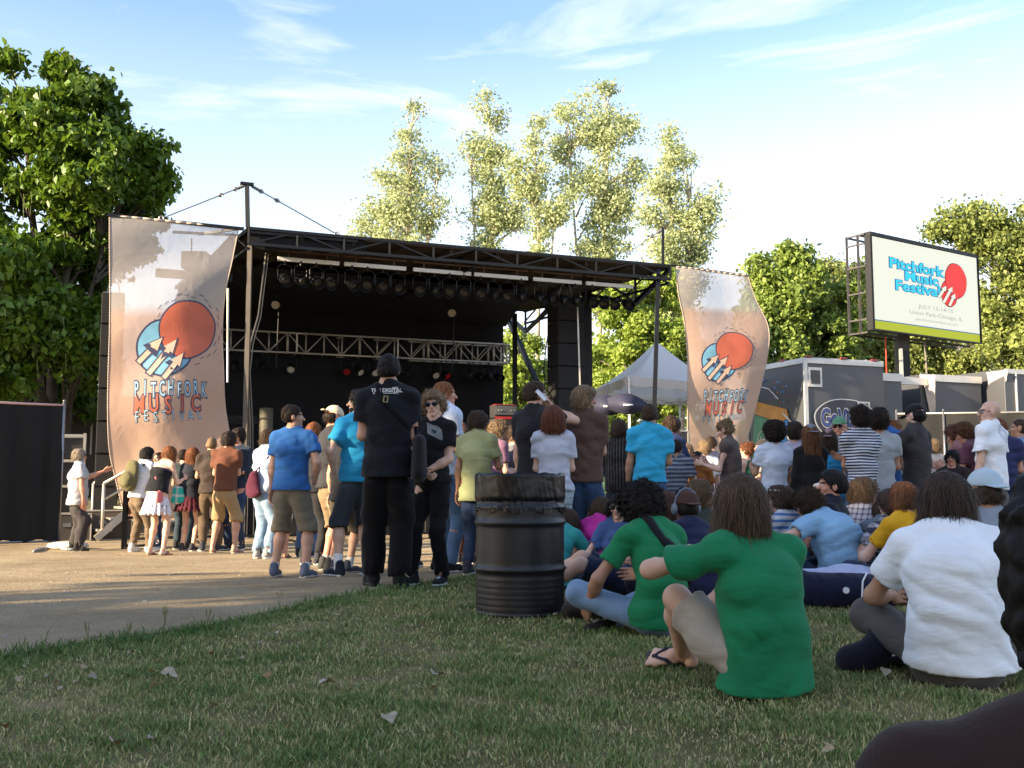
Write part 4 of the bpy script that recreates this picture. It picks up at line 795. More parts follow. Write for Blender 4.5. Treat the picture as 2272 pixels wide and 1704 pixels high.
a = at(1992, 1000, 24.4); b = at(2420, 1000, 23.6); fence_panel('screened_fence', 'long dark mesh fence behind the crowd at right, in front of the trailer', z3(a, GZ), z3(b, GZ), 2.72, (0, .25, .5, .75, 1), M_alu, mat('mesh_grey', (.016, .016, .016), .9, 0, .3, 90, .2, 2))
# metal steps
p = gpt(232, 1205); st = empty('metal_steps', (p.x - .1, p.y + 1.2, GZ), ang + .2, 'aluminium stage steps with handrails behind the man in the grey shirt', 'steps'); m = MB()
for k in range(5): m.box((.22 * k - .45, 0, .2 + .2 * k), (.26, .9, .04))
m.build('treads', M_alu, st)
for y in (-.47, .47):
    m = MB(); m.bar((-.6, y, .05), (.6, y, 1.15), .06, .12); m.build('stringer', M_alu, st)
    m = MB(); m.tube((-.5, y, 1.05), (.6, y, 2.05 - .35), .028, .028, 8); m.tube((-.5, y, .75), (.6, y, 1.4), .02, .02, 8); m.tube((-.5, y, .1), (-.5, y, 1.05), .028, .028, 8); m.tube((.6, y, .1), (.6, y, 1.72), .03, .03, 8); m.build('handrail', M_alu, st, True)
# white framed rack
p = at(143, 1030, 20.5); rk = empty('equipment_rack', z3(p, GZ), ang, 'tall silver framed rack standing right of the black fence panel', 'rack'); m = MB(); w, h, dd = .36, 2.05, .5
for x in (-w, w):
    for y in (-dd / 2, dd / 2): m.bar((x, y, 0), (x, y, h), .05)
for z in (.1, 1.0, 1.5, 2.0): m.bar((-w, -dd / 2, z), (w, -dd / 2, z), .05); m.bar((-w, dd / 2, z), (w, dd / 2, z), .05)
m.build('frame', M_alu, rk); m = MB(); m.box((0, 0, 1.25), (w * 1.8, dd * .8, .4)); m.box((0, 0, 1.75), (w * 1.8, dd * .8, .4)); m.box((0, 0, .55), (w * 1.8, dd * .8, .8)); m.build('units', mat('rack_unit', (.03, .028, .026), .6), rk)
# dark truck body behind
p = at(180, 1000, 27); tk = empty('box_truck', z3(p, GZ), .25, 'dark parked box truck half hidden behind the tree and the large banner', 'truck'); m = MB(); m.box((0, 0, 2.0), (5.2, 2.3, 2.6)); m.build('box', mat('truck_brown', (.055, .042, .035), .6, 0, .1, 10), tk, bevel=.05)
m = MB(); m.box((3.3, 0, 1.4), (1.4, 2.2, 1.7)); m.build('cab', mat('truck_cab', (.09, .07, .06), .4), tk, bevel=.15)
m = MB(); m.box((-.3, -1.17, 1.3), (4.8, .02, .06)); m.box((-1.2, -1.17, 2.4), (.8, .02, .04)); m.box((.4, -1.17, 2.2), (.05, .02, .8)); m.build('trim', M_alu, tk)
for x in (-1.7, -.7, 3.1):
    m = MB(); m.tube((x, -1.1, .45), (x, -.85, .45), .45, .45, 20); m.tube((x, 1.1, .45), (x, .85, .45), .45, .45, 20); m.build('wheel', M_rubber, tk)
# orange mesh barricade + crowd barrier
M_or = mat('orange_net', (.42, .15, .06), .7)
p0 = gpt(275, 1219); p1 = gpt(335, 1219); p0 = z3(p0, gz(p0.y)); p1 = z3(p1, gz(p1.y)); ba = empty('barricade', p0, 0, 'black framed barricade with orange netting at the foot of the large banner', 'barricade', 'black barricades before the stage'); d = p1 - p0; m = MB()
m.bar(Vector((0, 0, 0)), Vector((0, 0, 1.05)), .07); m.bar(d, d + Vector((0, 0, 1.05)), .06); m.bar(Vector((0, 0, .5)), d + Vector((0, 0, .5)), .04); m.bar(Vector((0, 0, .06)), d + Vector((0, 0, .06)), .04); m.build('frame', M_black, ba)
m = MB()
for k in range(9): m.bar(d * (k / 8) + Vector((0, .04, .5)), d * (k / 8) + Vector((0, .04, 1.0 - .03 * k)), .012)
for k in range(8): z = .52 + .065 * k; m.bar(Vector((0, .045, z)), d + Vector((0, .045, z - .02)), .012)
m.add([Vector((0, .06, .55)), d + Vector((0, .06, .6)), d + Vector((0, .06, .9)), Vector((0, .06, 1.0))], [(0, 1, 2, 3)])
m.build('netting', M_or, ba)
def barrier(A, B, label):
    r = empty('crowd_barrier', A, math.atan2((B - A).y, (B - A).x), label, 'barricade', 'black barricades before the stage'); ln = (B - A).length; m = MB(); h = 1.08
    m.bar((0, 0, h), (ln, 0, h), .05); m.bar((0, 0, .12), (ln, 0, .12), .04); 
    for x in (0.02, ln - .02): m.bar((x, 0, 0), (x, 0, h), .05)
    m.build('frame', M_black, r); m = MB(); n = int(ln / .11)
    for k in range(1, n): m.tube((ln * k / n, 0, .12), (ln * k / n, 0, h), .009, .009, 5)
    m.build('bars', M_black, r)
    m = MB(); [m.box((x, 0, .02), (.06, .6, .03)) for x in (.3, ln - .3)]; m.build('feet', M_black, r); return r
_w = ['first', 'second', 'third', 'fourth', 'fifth', 'sixth']
q0 = FL + SN * 1.7 - SU * 1.2
for k in range(6):
    A = q0 + SU * (2.3 * k); B = q0 + SU * (2.3 * k + 2.22); barrier(z3(A, GZ), z3(B, GZ), '%s black crowd barrier section from the left, along the stage front' % _w[k])
# sandbag, hose on ground
p = gpt(150, 1219); m = MB(); prof = [(0.001, 0), (.20, .01), (.27, .05), (.25, .09), (.15, .12), (.001, .125)]; m.lathe((0, 0, 0), prof, 18); o = m.build('sandbag', mat('bag_white', (.6, .56, .5), .8, 0, .5, 12), None, True); o.location = z3(p, gz(p.y)); o.scale = (1.25, .7, 1); tag(o, 'white sandbag on the gravel at the foot of the black fence panel', 'sandbag')
m = MB(); pts = [gpt(x, y) + Vector((0, 0, .025)) for x, y in ((75, 1227), (90, 1221), (112, 1218), (135, 1220), (150, 1223), (175, 1222), (186, 1219))]; m.path(pts, .022, 8); o = m.build('hose', mat('hose_grey', (.22, .24, .27), .6), None, True); tag(o, 'grey hose lying on the gravel in front of the white sandbag', 'hose')
# ================================================================== CANOPY TENT
pk = at(1463, 757, 19.5); e0 = at(1395, 833, 17.7)
ct = empty('canopy_tent', (pk.x, pk.y, GZ), 0, 'white pop-up canopy tent with pointed roof right of the stage', 'tent')
cor = [at(1395, 834, 24.6), at(1313, 870, 20.6), None, at(1530, 850, 19.2)]; ez = cor[0].z; cor[1] = z3(at(1313, 880, 28.6), ez); cor[3] = z3(at(1612, 850, 26.9), ez); cor[2] = z3(cor[1] + cor[3] - cor[0], ez); ctr_ = Vector((sum(c.x for c in cor) / 4, sum(c.y for c in cor) / 4, 0)); pk = z3(ctr_, onplane(1463, 757, ctr_, (0, 1, 0)).z)
m = SB(); n = 14; vs = [pk]; 
rim = []
for k in range(4):
    a, b = cor[k], cor[(k + 1) % 4]
    for j in range(n): t = j / n; p = a.lerp(b, t); rim.append(p)
ringn = len(rim); rings_ = 8
vs = []
for r_ in range(rings_ + 1):
    s_ = r_ / rings_
    for i, p in enumerate(rim):
        t = (i % n) / n; sag = -.25 * math.sin(PI * s_) * (.5 + .5 * math.sin(PI * t)); vs.append(pk.lerp(p, s_) + Vector((0, 0, sag)))
fs = [(r_ * ringn + i, (r_ + 1) * ringn + i, (r_ + 1) * ringn + (i + 1) % ringn, r_ * ringn + (i + 1) % ringn) for r_ in range(rings_) for i in range(ringn)]
m.add(vs, fs); base_i = rings_ * ringn
m.add([vs[base_i + i] for i in range(ringn)] + [vs[base_i + i] + Vector((0, 0, -.23 + .015 * math.sin(i * 1.7))) for i in range(ringn)], [(i, ringn + i, ringn + (i + 1) % ringn, (i + 1) % ringn) for i in range(ringn)])
mt, n_, l_, b_ = newmat('tent_fabric'); b_.inputs['Base Color'].default_value = (.80, .80, .80, 1); b_.inputs['Roughness'].default_value = .6; tl = n_.new('ShaderNodeBsdfTranslucent'); tl.inputs['Color'].default_value = (.75, .75, .75, 1); mxs = n_.new('ShaderNodeMixShader'); mxs.inputs[0].default_value = .3; l_.new(b_.outputs[0], mxs.inputs[1]); l_.new(tl.outputs[0], mxs.inputs[2]); l_.new(mxs.outputs[0], n_['Material Output'].inputs['Surface'])
m.buildat('canopy', mt, ct, smooth=True)
for c in cor: m = SB(); m.bar(c - Vector((0, 0, .02)), z3(c, GZ), .05); m.box(z3(c, GZ + .01), (.12, .12, .02)); m.buildat('leg', M_white, ct)
m = SB()
for k in range(4):
    a, b = cor[k].lerp(cor[(k + 2) % 4], .015) - Vector((0, 0, .10)), cor[(k + 1) % 4].lerp(cor[(k + 3) % 4], .015) - Vector((0, 0, .10))
    for j in range(4): p_, q_ = a.lerp(b, j / 4), a.lerp(b, (j + 1) / 4); m.bar(p_ + Vector((0, 0, -.14 * (j % 2))), q_ + Vector((0, 0, -.14 * ((j + 1) % 2))), .02); m.bar(p_ + Vector((0, 0, -.14 * ((j + 1) % 2))), q_ + Vector((0, 0, -.14 * (j % 2))), .02)
m.buildat('brace', M_alu, ct)
# two dark drapes/spotlights hanging under the tent
for px, py, d_, lb in [(1348, 905, 19.8, 'dark blue folded market umbrella cover hanging under the tent at left'), (1392, 902, 19.2, 'dark blue folded cover hanging under the tent at right')]:
    p = at(px, py, d_); m = MB(); rs = random.Random(px); n = 10; vs = []
    for i in range(n + 1):
        t = i / n; w = .10 + .22 * math.sin(PI * t); vs += [((t - .5) * .75, -.08 * math.sin(PI * t), w * .6 + .1 * (1 - t)), ((t - .5) * .75, -.16 * math.sin(PI * t), -w * .5), ((t - .5) * .75, .05, -.02)]
    m.add(vs, [(3 * i + a, 3 * i + 3 + a, 3 * i + 3 + (a + 1) % 3, 3 * i + (a + 1) % 3) for i in range(n) for a in range(3)]); m.tube((0, 0, .1), (0, 0, .5), .01, .01, 5); m.cm = 1; m.box((0, -.14, .02), (.18, .01, .03)); o = m.build('hanging_cover', [mat('navy_sheet', (.02, .022, .05), .7), M_white], None, True); o.location = p; tag(o, lb, 'cover')
# ================================================================== VIDEO SCREEN
TLs, TRs, BLs, BRs = at(1930, 527, 29.6), at(2166, 564, 32.6), at(1940, 741, 29.6), at(2178, 753, 32.6)
U = Vector((TRs.x - TLs.x, TRs.y - TLs.y, 0)); sw = U.length; U.normalize(); sh = ((TLs.z - BLs.z) + (TRs.z - BRs.z)) / 2; Nn = Vector((U.y, -U.x, 0)); z_b = (BLs.z + BRs.z) / 2; O = z3(TLs.lerp(BLs, .5), z_b)
def scr(u, v, lift=0): return O + U * (u * sw) + Vector((0, 0, v * sh)) + Nn * lift
sa = math.atan2(U.y, U.x); vs_root = empty('video_screen', z3(O + U * sw * .5, GZ), 0, 'large outdoor video screen on a mast showing the festival logo', 'video screen'); invS = Matrix.Translation(vs_root.location).inverted()
def emat(name, col, s=1.0):
    m, n, l, b = newmat(name); b.inputs['Base Color'].default_value = tuple(c * .3 for c in col) + (1,); b.inputs['Emission Color'].default_value = col + (1,); b.inputs['Emission Strength'].default_value = s; b.inputs['Roughness'].default_value = .6
    t = n.new('ShaderNodeTexCoord'); w = n.new('ShaderNodeTexWave'); w.bands_direction = 'Z'; w.inputs['Scale'].default_value = 9; w.inputs['Distortion'].default_value = 0.3; l.new(t.outputs['Object'], w.inputs['Vector']); mr = n.new('ShaderNodeMapRange'); mr.inputs[3].default_value = s * .88; mr.inputs[4].default_value = s * 1.04; l.new(w.outputs['Fac'], mr.inputs[0]); l.new(mr.outputs[0], b.inputs['Emission Strength']); return m
ES = .29
M_scr = [emat('led_white', (.88, .88, .72), ES * .88), emat('led_lime', (.42, .46, .01), ES), emat('led_cyan', (.03, .62, .80), ES), emat('led_blue', (.02, .15, .42), ES * .8), emat('led_red', (.85, .035, .03), ES * 1.1), emat('led_grey', (.36, .38, .36), ES), emat('led_dark', (.10, .02, .03), ES)]
m = SB(); m.add([scr(0, 0), scr(1, 0), scr(1, 1), scr(0, 1)] + [scr(0, 0, -.22), scr(1, 0, -.22), scr(1, 1, -.22), scr(0, 1, -.22)], [(0, 1, 2, 3), (7, 6, 5, 4), (0, 4, 5, 1), (1, 5, 6, 2), (2, 6, 7, 3), (3, 7, 4, 0)]); m.buildat('cabinet', M_black, vs_root)
A = Art(scr); A.add([(.01, .10), (.99, .10), (.99, .985), (.01, .985)], [(0, 1, 2, 3)], .01, 0); A.add([(.01, .01), (.99, .01), (.99, .098), (.01, .098)], [(0, 1, 2, 3)], .01, 1); A.add([(.01, .098), (.99, .098), (.99, .108), (.01, .108)], [(0, 1, 2, 3)], .015, 3)
def stext(t, cx, cy, h, w, mi, mo=None, bold=.0, lift=.03):
    v, f = text_poly(t, 1, bold); xs = [a for a, b in v]; k = w / (max(xs) - min(xs)); ky = h / .7
    if mo is not None:
        v2, f2 = text_poly(t, 1, bold + .045); A.add([(cx + a * k, cy + b * ky) for a, b in v2], f2, lift - .012, mo)
    A.add([(cx + a * k, cy + b * ky) for a, b in v], f, lift, mi)
stext('Pitchfork', .395, .735, .105, .50, 2, 3, .022); stext('Music', .44, .622, .10, .31, 2, 3, .022); stext('Festival', .405, .505, .105, .41, 2, 3, .022)
cx_, cy_, r_ = .70, .665, .118; asp = sw / sh
A.disc(.70, .515, .082, .012, 6, .080 * asp); A.disc(.70, .515, .077, .018, 4, .075 * asp); A.disc(.768, .67, .108, .024, 6, .106 * asp); A.disc(.768, .67, .103, .03, 4, .101 * asp)
for (x0, y0, x1, y1) in [(.59, .45, .672, .60), (.635, .40, .73, .60), (.69, .375, .755, .53)]: A.arrow(x0, y0, x1, y1, .032, .036, 6, 2.2); A.arrow(x0, y0, x1 - .004, y1 - .006, .024, .042, 0, 2.1)
stext('JULY 13-14-15', .565, .315, .042, .33, 5, None, .004); stext('Union Park-Chicago, IL', .565, .24, .042, .50, 5, None, .004); stext('pitchforkmusicfestival.com', .57, .172, .030, .40, 5)
o = A.build('display', M_scr, vs_root); o.matrix_parent_inverse = invS
m = SB(); fw = .045
for (a, b) in (((0, 0), (1, 0)), ((1, 0), (1, 1)), ((1, 1), (0, 1)), ((0, 1), (0, 0))): m.bar(scr(*a, .02), scr(*b, .02), fw, fw)
for k in range(14): m.box(scr((k + .5) / 14, 1.02, -.2), (sw / 16, .35, .10), sa)
m.buildat('bezel', M_black, vs_root)
m = SB()   # ladder-like side frame on the left
for off_ in (-.45, -.85):
    m.bar(scr(-.0, -.03, off_), scr(-.0, 1.03, off_), .06); m.bar(scr(1, -.03, off_), scr(1, 1.03, off_), .06)
for v in (-.02, .12, .40, .68, .92, 1.02): m.bar(scr(0, v, -.2), scr(0, v, -.85), .045); m.bar(scr(1, v, -.2), scr(1, v, -.85), .045)
for v in (-.02, 1.02): m.bar(scr(0, v, -.85), scr(1, v, -.85), .05); m.bar(scr(0, v, -.4), scr(1, v, -.4), .06)
m.buildat('rear_frame', mat('frame_grey', (.06, .055, .055), .5, .4), vs_root)
mc = scr(.42, 0, -.7); m = SB(); m.bar(z3(mc, z_b + .6), z3(mc, .9), .34, .34); m.bar(z3(mc + U * .32, z_b), z3(mc + U * .32, 1.5), .08); m.buildat('mast', M_black, vs_root)
m = SB(); m.bar(z3(mc - U * .26 + Nn * .15, z_b - .35), z3(mc - U * .26 + Nn * .15, 3.2), .07, .14); m.bar(z3(mc + U * .24 + Nn * .22, z_b - 1.4), z3(mc + U * .24 + Nn * .22, 2.9), .07, .14); m.buildat('mast_rail', mat('rail_pale', (.5, .48, .45), .4, .5), vs_root)
m = SB(); p = scr(.20, -.02, -.4); m.tube(p, z3(p, 2.2), .018, .018, 6); m.buildat('strap', mat('strap_red', (.6, .06, .03), .7), vs_root)
m = SB(); p = scr(.56, -.02, -.4); m.tube(p, z3(p + U * .1, 2.0), .03, .03, 6); m.buildat('cable', mat('rope', (.18, .16, .13), .8), vs_root)
# ================================================================== TRAILER
T0 = at(1791, 1000, 26.0); TU = SU; TN = SN; TB = -SN
tr = empty('screen_trailer', z3(T0, GZ), math.atan2(TU.y, TU.x), 'grey festival video truck trailer with white trim and oval sign', 'trailer')
M_tg = mat('trailer_grey', (.075, .079, .088), .38, .2, .08, 3, .12, .6); M_trim = mat('trailer_trim', (.55, .54, .52), .35, .4, .05, 10, .08); M_sunlit = mat('panel_sunlit', (.66, .56, .47), .5)  # pale pinkish panel colour has the sunlight on the left-facing cheeks painted in
TZ = 4.1 - GZ
# local: x along the trailer, y to the back, z up from the ground
def tb(name, boxes, mt, bevel=.01):
    m = MB(); [m.box(c, s) for c, s in boxes]; return m.build(name, mt, tr, bevel=bevel)
tb('front_box', [((1.25, 1.3, (TZ + 1.1) / 2), (2.5, 2.6, TZ - 1.1))], M_tg)
tb('bed', [((6, 1.4, 1.0), (12, 2.3, .5)), ((6, 1.6, 1.9), (7.0, 1.8, 1.6))], mat('trailer_dark', (.04, .04, .042), .6))
tb('middle_box', [((2.95, 1.45, (TZ - .25 + 1.1) / 2), (.86, 2.3, TZ - .25 - 1.1)), ((5.4, 1.6, (TZ - .2 + 1.1) / 2), (2.2, 2.0, TZ - .2 - 1.1))], M_tg)
tb('rear_box', [((7.9, 1.3, (TZ + 1.1) / 2), (2.3, 2.6, TZ - 1.1))], M_tg)
tb('trim', [((0, -.012, TZ / 2 + .5), (.12, .05, TZ - 1.1)), ((1.25, -.012, TZ - .07), (2.5, .05, .14)), ((-.012, 1.3, TZ - .07), (.05, 2.6, .14)), ((2.95, .28, TZ - .36), (.9, .05, .22)), ((3.9, .42, TZ - .42), (.95, .05, .2)), ((5.4, .58, TZ - .28), (2.2, .05, .2)), ((7.9, -.012, TZ - .07), (2.3, .05, .14)), ((7.15, -.02, TZ / 2 + .5), (.05, .05, TZ - 1.2)), ((9.0, -.02, TZ / 2 + .5), (.08, .05, TZ - 1.2)), ((1.3, 1.3, TZ + .012), (2.5, 2.6, .02)), ((-.02, 2.55, TZ / 2 + .5), (.05, .1, TZ - 1.1))], M_trim)
for x0, z0_, wd in ((4.35, TZ - .25, .55), (6.68, TZ - .05, .75)):
    m = MB(); m.add([(x0, .55, z0_), (x0 + .05, -.15 if wd > .6 else .15, z0_), (x0 + .3, .45, z0_ - 1.3), (x0 + .3, .55, z0_ - 1.5), (x0 + wd * .5, .55, z0_), (x0 + .35, .55, z0_ - 1.4)], [(0, 3, 2, 1), (1, 2, 5, 4), (0, 1, 4), (2, 3, 5)]); m.build('side_cheek', M_sunlit, tr)
pass
m = MB(); 
for k in range(3): m.box((7.25 + .0, -.04, 1.3), (.01, .01, .01))
m = MB(); m.bar((1.62, -.03, 3.15), (1.62, -.03, 1.2), .04); m.bar((1.97, -.03, 3.15), (1.97, -.03, 1.2), .04); m.bar((1.60, -.03, 3.17), (1.99, -.03, 3.17), .04); m.box((1.80, -.04, 2.35), (.10, .03, .03)); m.box((2.1, -.04, 2.35), (.05, .03, .05)); m.build('door', M_trim, tr)
for (x, z) in ((.28, 3.78), (8.2, 3.7)): m = MB(); m.box((x, -.03, z), (.42, .04, .5)); o = m.build('window', M_trim, tr); m2_ = MB(); m2_.box((x, -.06, z), (.27, .03, .35)); m2_.build('pane', mat('dark_glass', (.02, .02, .025), .1), o)
m = MB(); m.box((8.35, -.03, 2.3), (.55, .03, 1.9)); m.build('door', mat('door_grey', (.14, .14, .15), .4), tr)
for c_, s_ in [((x, -.03, TZ + .03), (.18, .05, .05)) for x in (.1, 1.2, 2.2)] + [((-.03, y, TZ + .03), (.05, .18, .05)) for y in (.9, 2.0)]: m = MB(); m.box(c_, s_); m.build('marker_light', mat('marker_red', (.25, .02, .03), .3), tr)
for x in (7.3, 8.3, 1.2):
    m = MB(); m.tube((x, .1, .5), (x, .42, .5), .5, .5, 22); m.build('wheel', M_rubber, tr)
def tr_s(x, z, lift=0): return Vector((x, -.035 - lift, z))
A = Art(lambda x, z, l: tr_s(x, z, l)); cx, cz, rx, rz = 1.22, 2.72, 1.0, .52
A.disc(cx, cz, rx * 1.02, .0, 0, rz * 1.03, r0=.955); A.disc(cx, cz, rx * .965, .0, 1, rz * .955)
vv, ff = text_poly('GoVision', 1, .075); xs_ = [a for a, b in vv]; k = 1.62 / (max(xs_) - min(xs_)); A.add([(cx + a * k, cz + b * k * 1.5) for a, b in vv], ff, .008, 0)
vv, ff = text_poly('GoVision', 1, .035); A.add([(cx + a * k, cz + b * k * 1.5) for a, b in vv], ff, .016, 2)
vv, ff = text_poly('GoVision', 1, .0); A.add([(cx + a * k, cz + b * k * 1.5) for a, b in vv], ff, .024, 3)
A.build('oval_sign', [M_trim, mat('sign_dark', (.035, .035, .05), .4), mat('sign_navy', (.02, .03, .12), .4), mat('sign_blue', (.05, .08, .26), .4)], tr)
A = Art(lambda y, z, l: Vector((-.03 - l, 2.6 - y, z)))    # cartoonish television on the end wall
A.poly([(.25, 1.75), (1.35, 1.55), (1.55, 2.65), (.4, 2.95)], .0, 0); A.poly([(1.35, 1.55), (1.75, 1.95), (1.9, 2.75), (1.55, 2.65)], .002, 1); A.poly([(.4, 2.97), (1.55, 2.67), (1.92, 2.78), (1.85, 3.0), (.45, 3.32)], .004, 2)
A.disc(.95, 2.25, .42, .01, 3, .30, r0=.93); vv, ff = text_poly('GoVision', .26, .006); A.add([(.95 + a * .62, 2.25 + b * .8) for a, b in vv], ff, .012, 3)
A.stroke([(1.7, 2.9), (2.1, 2.6), (2.2, 2.3), (1.95, 2.15), (1.85, 2.3), (2.1, 2.35), (2.3, 2.0), (2.05, 1.65), (1.85, 1.8), (1.9, 1.6), (1.5, 1.35), (.9, 1.35)], .05, .015, 3); A.stroke([(.5, 3.75), (1.1, 3.6), (1.5, 3.3)], .03, .015, 3); A.stroke([(.5, 3.85), (.9, 3.85)], .04, .015, 4)
for i in range(14): A.disc(1.35 + .13 * (i % 5), 3.75 - .14 * (i // 3), .025, .01, [5, 4, 1][i % 3], .025, 8, 1)
A.build('end_picture', [mat('pic_green', (.06, .26, .13), .4), mat('pic_blue', (.04, .22, .55), .4), mat('pic_orange', (.55, .25, .05), .4), mat('pic_white', (.6, .6, .58), .4), mat('pic_sky', (.1, .3, .6), .4), M_art[0]], tr)
# ================================================================== BARREL
bp_ = gpt(1154, 1350); bx = at(1154, 1350, 6.86); br = .292
bar = empty('trash_barrel', (bx.x, bx.y, 0), 0, 'black steel drum trash barrel lined with a black bin bag', 'trash barrel')
def drum_prof():
    H = .885; P = [(0.0, .012), (br - .01, .012), (br, 0), (br + .008, .008), (br, .02)]
    for z in np.linspace(.03, H - .03, 60):
        r = br
        for zc in (.295, .595): r += .017 * math.exp(-((z - zc) / .013) ** 2)
        if z < .26: r += .0022 * math.sin(z * 170)
        P.append((r, float(z)))
    P += [(br, H - .012), (br + .009, H - .004), (br + .006, H + .006), (br - .006, H), (br - .008, H - .03), (br - .012, .06), (0, .05)]
    return P
m = MB(); m.lathe((0, 0, 0), drum_prof(), 72); mt = mat('drum_paint', (.006, .0062, .008), .42, .0, .10, 14, .35, 4); m.build('drum', mt, bar, True)
def bag_mesh():
    n = 260; prof = []
    zs = list(np.linspace(.905, .665, 34)); V = []; ro = np.random.RandomState(2)
    P = [(br - .05, .78), (br - .025, .86), (br - .012, .905), (br + .004, .913)] 
    rows_ = P + [(br + .009, z) for z in zs[1:]]
    for j, (r, z) in enumerate(rows_):
        for i in range(n):
            a = 2 * PI * i / n; d_ = (0.905 - z) / .24; d_ = max(0, min(1, d_))
            fan = math.sin(a * 19 + 3.5 * math.sin(a * 2.0) + d_ * 5 * math.sin(a * 3)) ; fan2 = math.sin(a * 47 - d_ * 9 + 2 * math.sin(a * 5)); tie = math.exp(-((z - .71 - .012 * math.sin(a * 3)) / .012) ** 2)
            rr = r + (j > 3) * ((.0035 * fan * (.2 + d_) * abs(math.sin(a * 1.5 + .4)) + .0008 * fan2 * (.4 + d_)) + .004 * tie - .010 * math.exp(-((z - .725) / .02) ** 2) + .010 * (z < .70) * abs(math.sin(a * 31)) * .4) + (j == 3) * .003 * math.sin(a * 23)
            zz = z + (j >= len(rows_) - 3) * .012 * math.sin(a * 9 + 1) + (j == 3) * .006 * math.sin(a * 11)
            V.append((rr * math.cos(a), rr * math.sin(a), zz))
    Q = [(j * n + i, j * n + (i + 1) % n, (j + 1) * n + (i + 1) % n, (j + 1) * n + i) for j in range(len(rows_) - 1) for i in range(n)]
    m, n_, l, b = newmat('bin_bag'); b.inputs['Base Color'].default_value = (.004, .004, .006, 1); b.inputs['Roughness'].default_value = .30; b.inputs['Specular IOR Level'].default_value = .35
    t = n_.new('ShaderNodeTexCoord'); mp = n_.new('ShaderNodeMapping'); mp.inputs['Scale'].default_value = (5, 5, 8); mp.inputs['Rotation'].default_value = (0, .6, 0); l.new(t.outputs['Object'], mp.inputs[0]); nz = n_.new('ShaderNodeTexNoise'); nz.inputs['Scale'].default_value = 1; nz.inputs['Detail'].default_value = 1.2; nz.inputs['Distortion'].default_value = 1.0; l.new(mp.outputs[0], nz.inputs['Vector']); bp2 = n_.new('ShaderNodeBump'); bp2.inputs['Strength'].default_value = .6; bp2.inputs['Distance'].default_value = .010; l.new(nz.outputs['Fac'], bp2.inputs['Height']); l.new(bp2.outputs[0], b.inputs['Normal'])
    return np_mesh('bin_bag', V, Q, True, [m])
link('bin_bag', bag_mesh(), bar)
# ================================================================== IMPLICIT-SURFACE MODELLER (people)
def C(a, b, ra, rb=None, clips=(), sub=False):
    return ('c', np.array(a, np.float32), np.array(b, np.float32), ra, ra if rb is None else rb, None, clips, sub)
def T(a, b, A_, B_, side=(1, 0, 0), clips=(), sub=False):
    return ('t', np.array(a, np.float32), np.array(b, np.float32), A_, B_, np.array(side, np.float32), clips, sub)
def E(c, r, clips=(), sub=False, rx=0.0):
    return ('e', np.array(c, np.float32), np.array(r, np.float32), rx, None, None, clips, sub)
def prim_bounds(p):
    if p[0] == 'e': m = float(max(p[2])); return p[1] - m, p[1] + m
    r = max(p[3], p[4]) if p[0] == 'c' else max(max(p[3]), max(p[4]))
    return np.minimum(p[1], p[2]) - r, np.maximum(p[1], p[2]) + r
def ev(p, X, Y, Z):
    k, a, b = p[0], p[1], p[2]
    if k == 'e':
        y = Y - a[1]; z = Z - a[2]
        if p[3]: c, s = math.cos(p[3]), math.sin(p[3]); y, z = c * y + s * z, -s * y + c * z
        m = float(min(b)); d = (np.sqrt(((X - a[0]) / b[0]) ** 2 + (y / b[1]) ** 2 + (z / b[2]) ** 2) - 1) * m
    else:
        ab = b - a; L2 = float(ab @ ab) + 1e-9; x = X - a[0]; y = Y - a[1]; z = Z - a[2]
        t = np.clip((x * ab[0] + y * ab[1] + z * ab[2]) / L2, 0, 1); x = x - t * ab[0]; y = y - t * ab[1]; z = z - t * ab[2]
        if k == 'c': d = np.sqrt(x * x + y * y + z * z) - (p[3] + (p[4] - p[3]) * t)
        else:
            ax = ab / math.sqrt(L2); s = p[5] - ax * float(p[5] @ ax); s = s / (np.linalg.norm(s) + 1e-9); f = np.cross(ax, s)
            w = p[3][0] + (p[4][0] - p[3][0]) * t; dd = p[3][1] + (p[4][1] - p[3][1]) * t; m = np.minimum(w, dd)
            ss = x * s[0] + y * s[1] + z * s[2]; ff = x * f[0] + y * f[1] + z * f[2]; aa = x * ax[0] + y * ax[1] + z * ax[2]
            d = (np.sqrt((ss / w) ** 2 + (ff / dd) ** 2 + (aa / m) ** 2) - 1) * m
    for (q, n) in p[6]: d = np.maximum(d, (X - q[0]) * n[0] + (Y - q[1]) * n[1] + (Z - q[2]) * n[2])
    return d
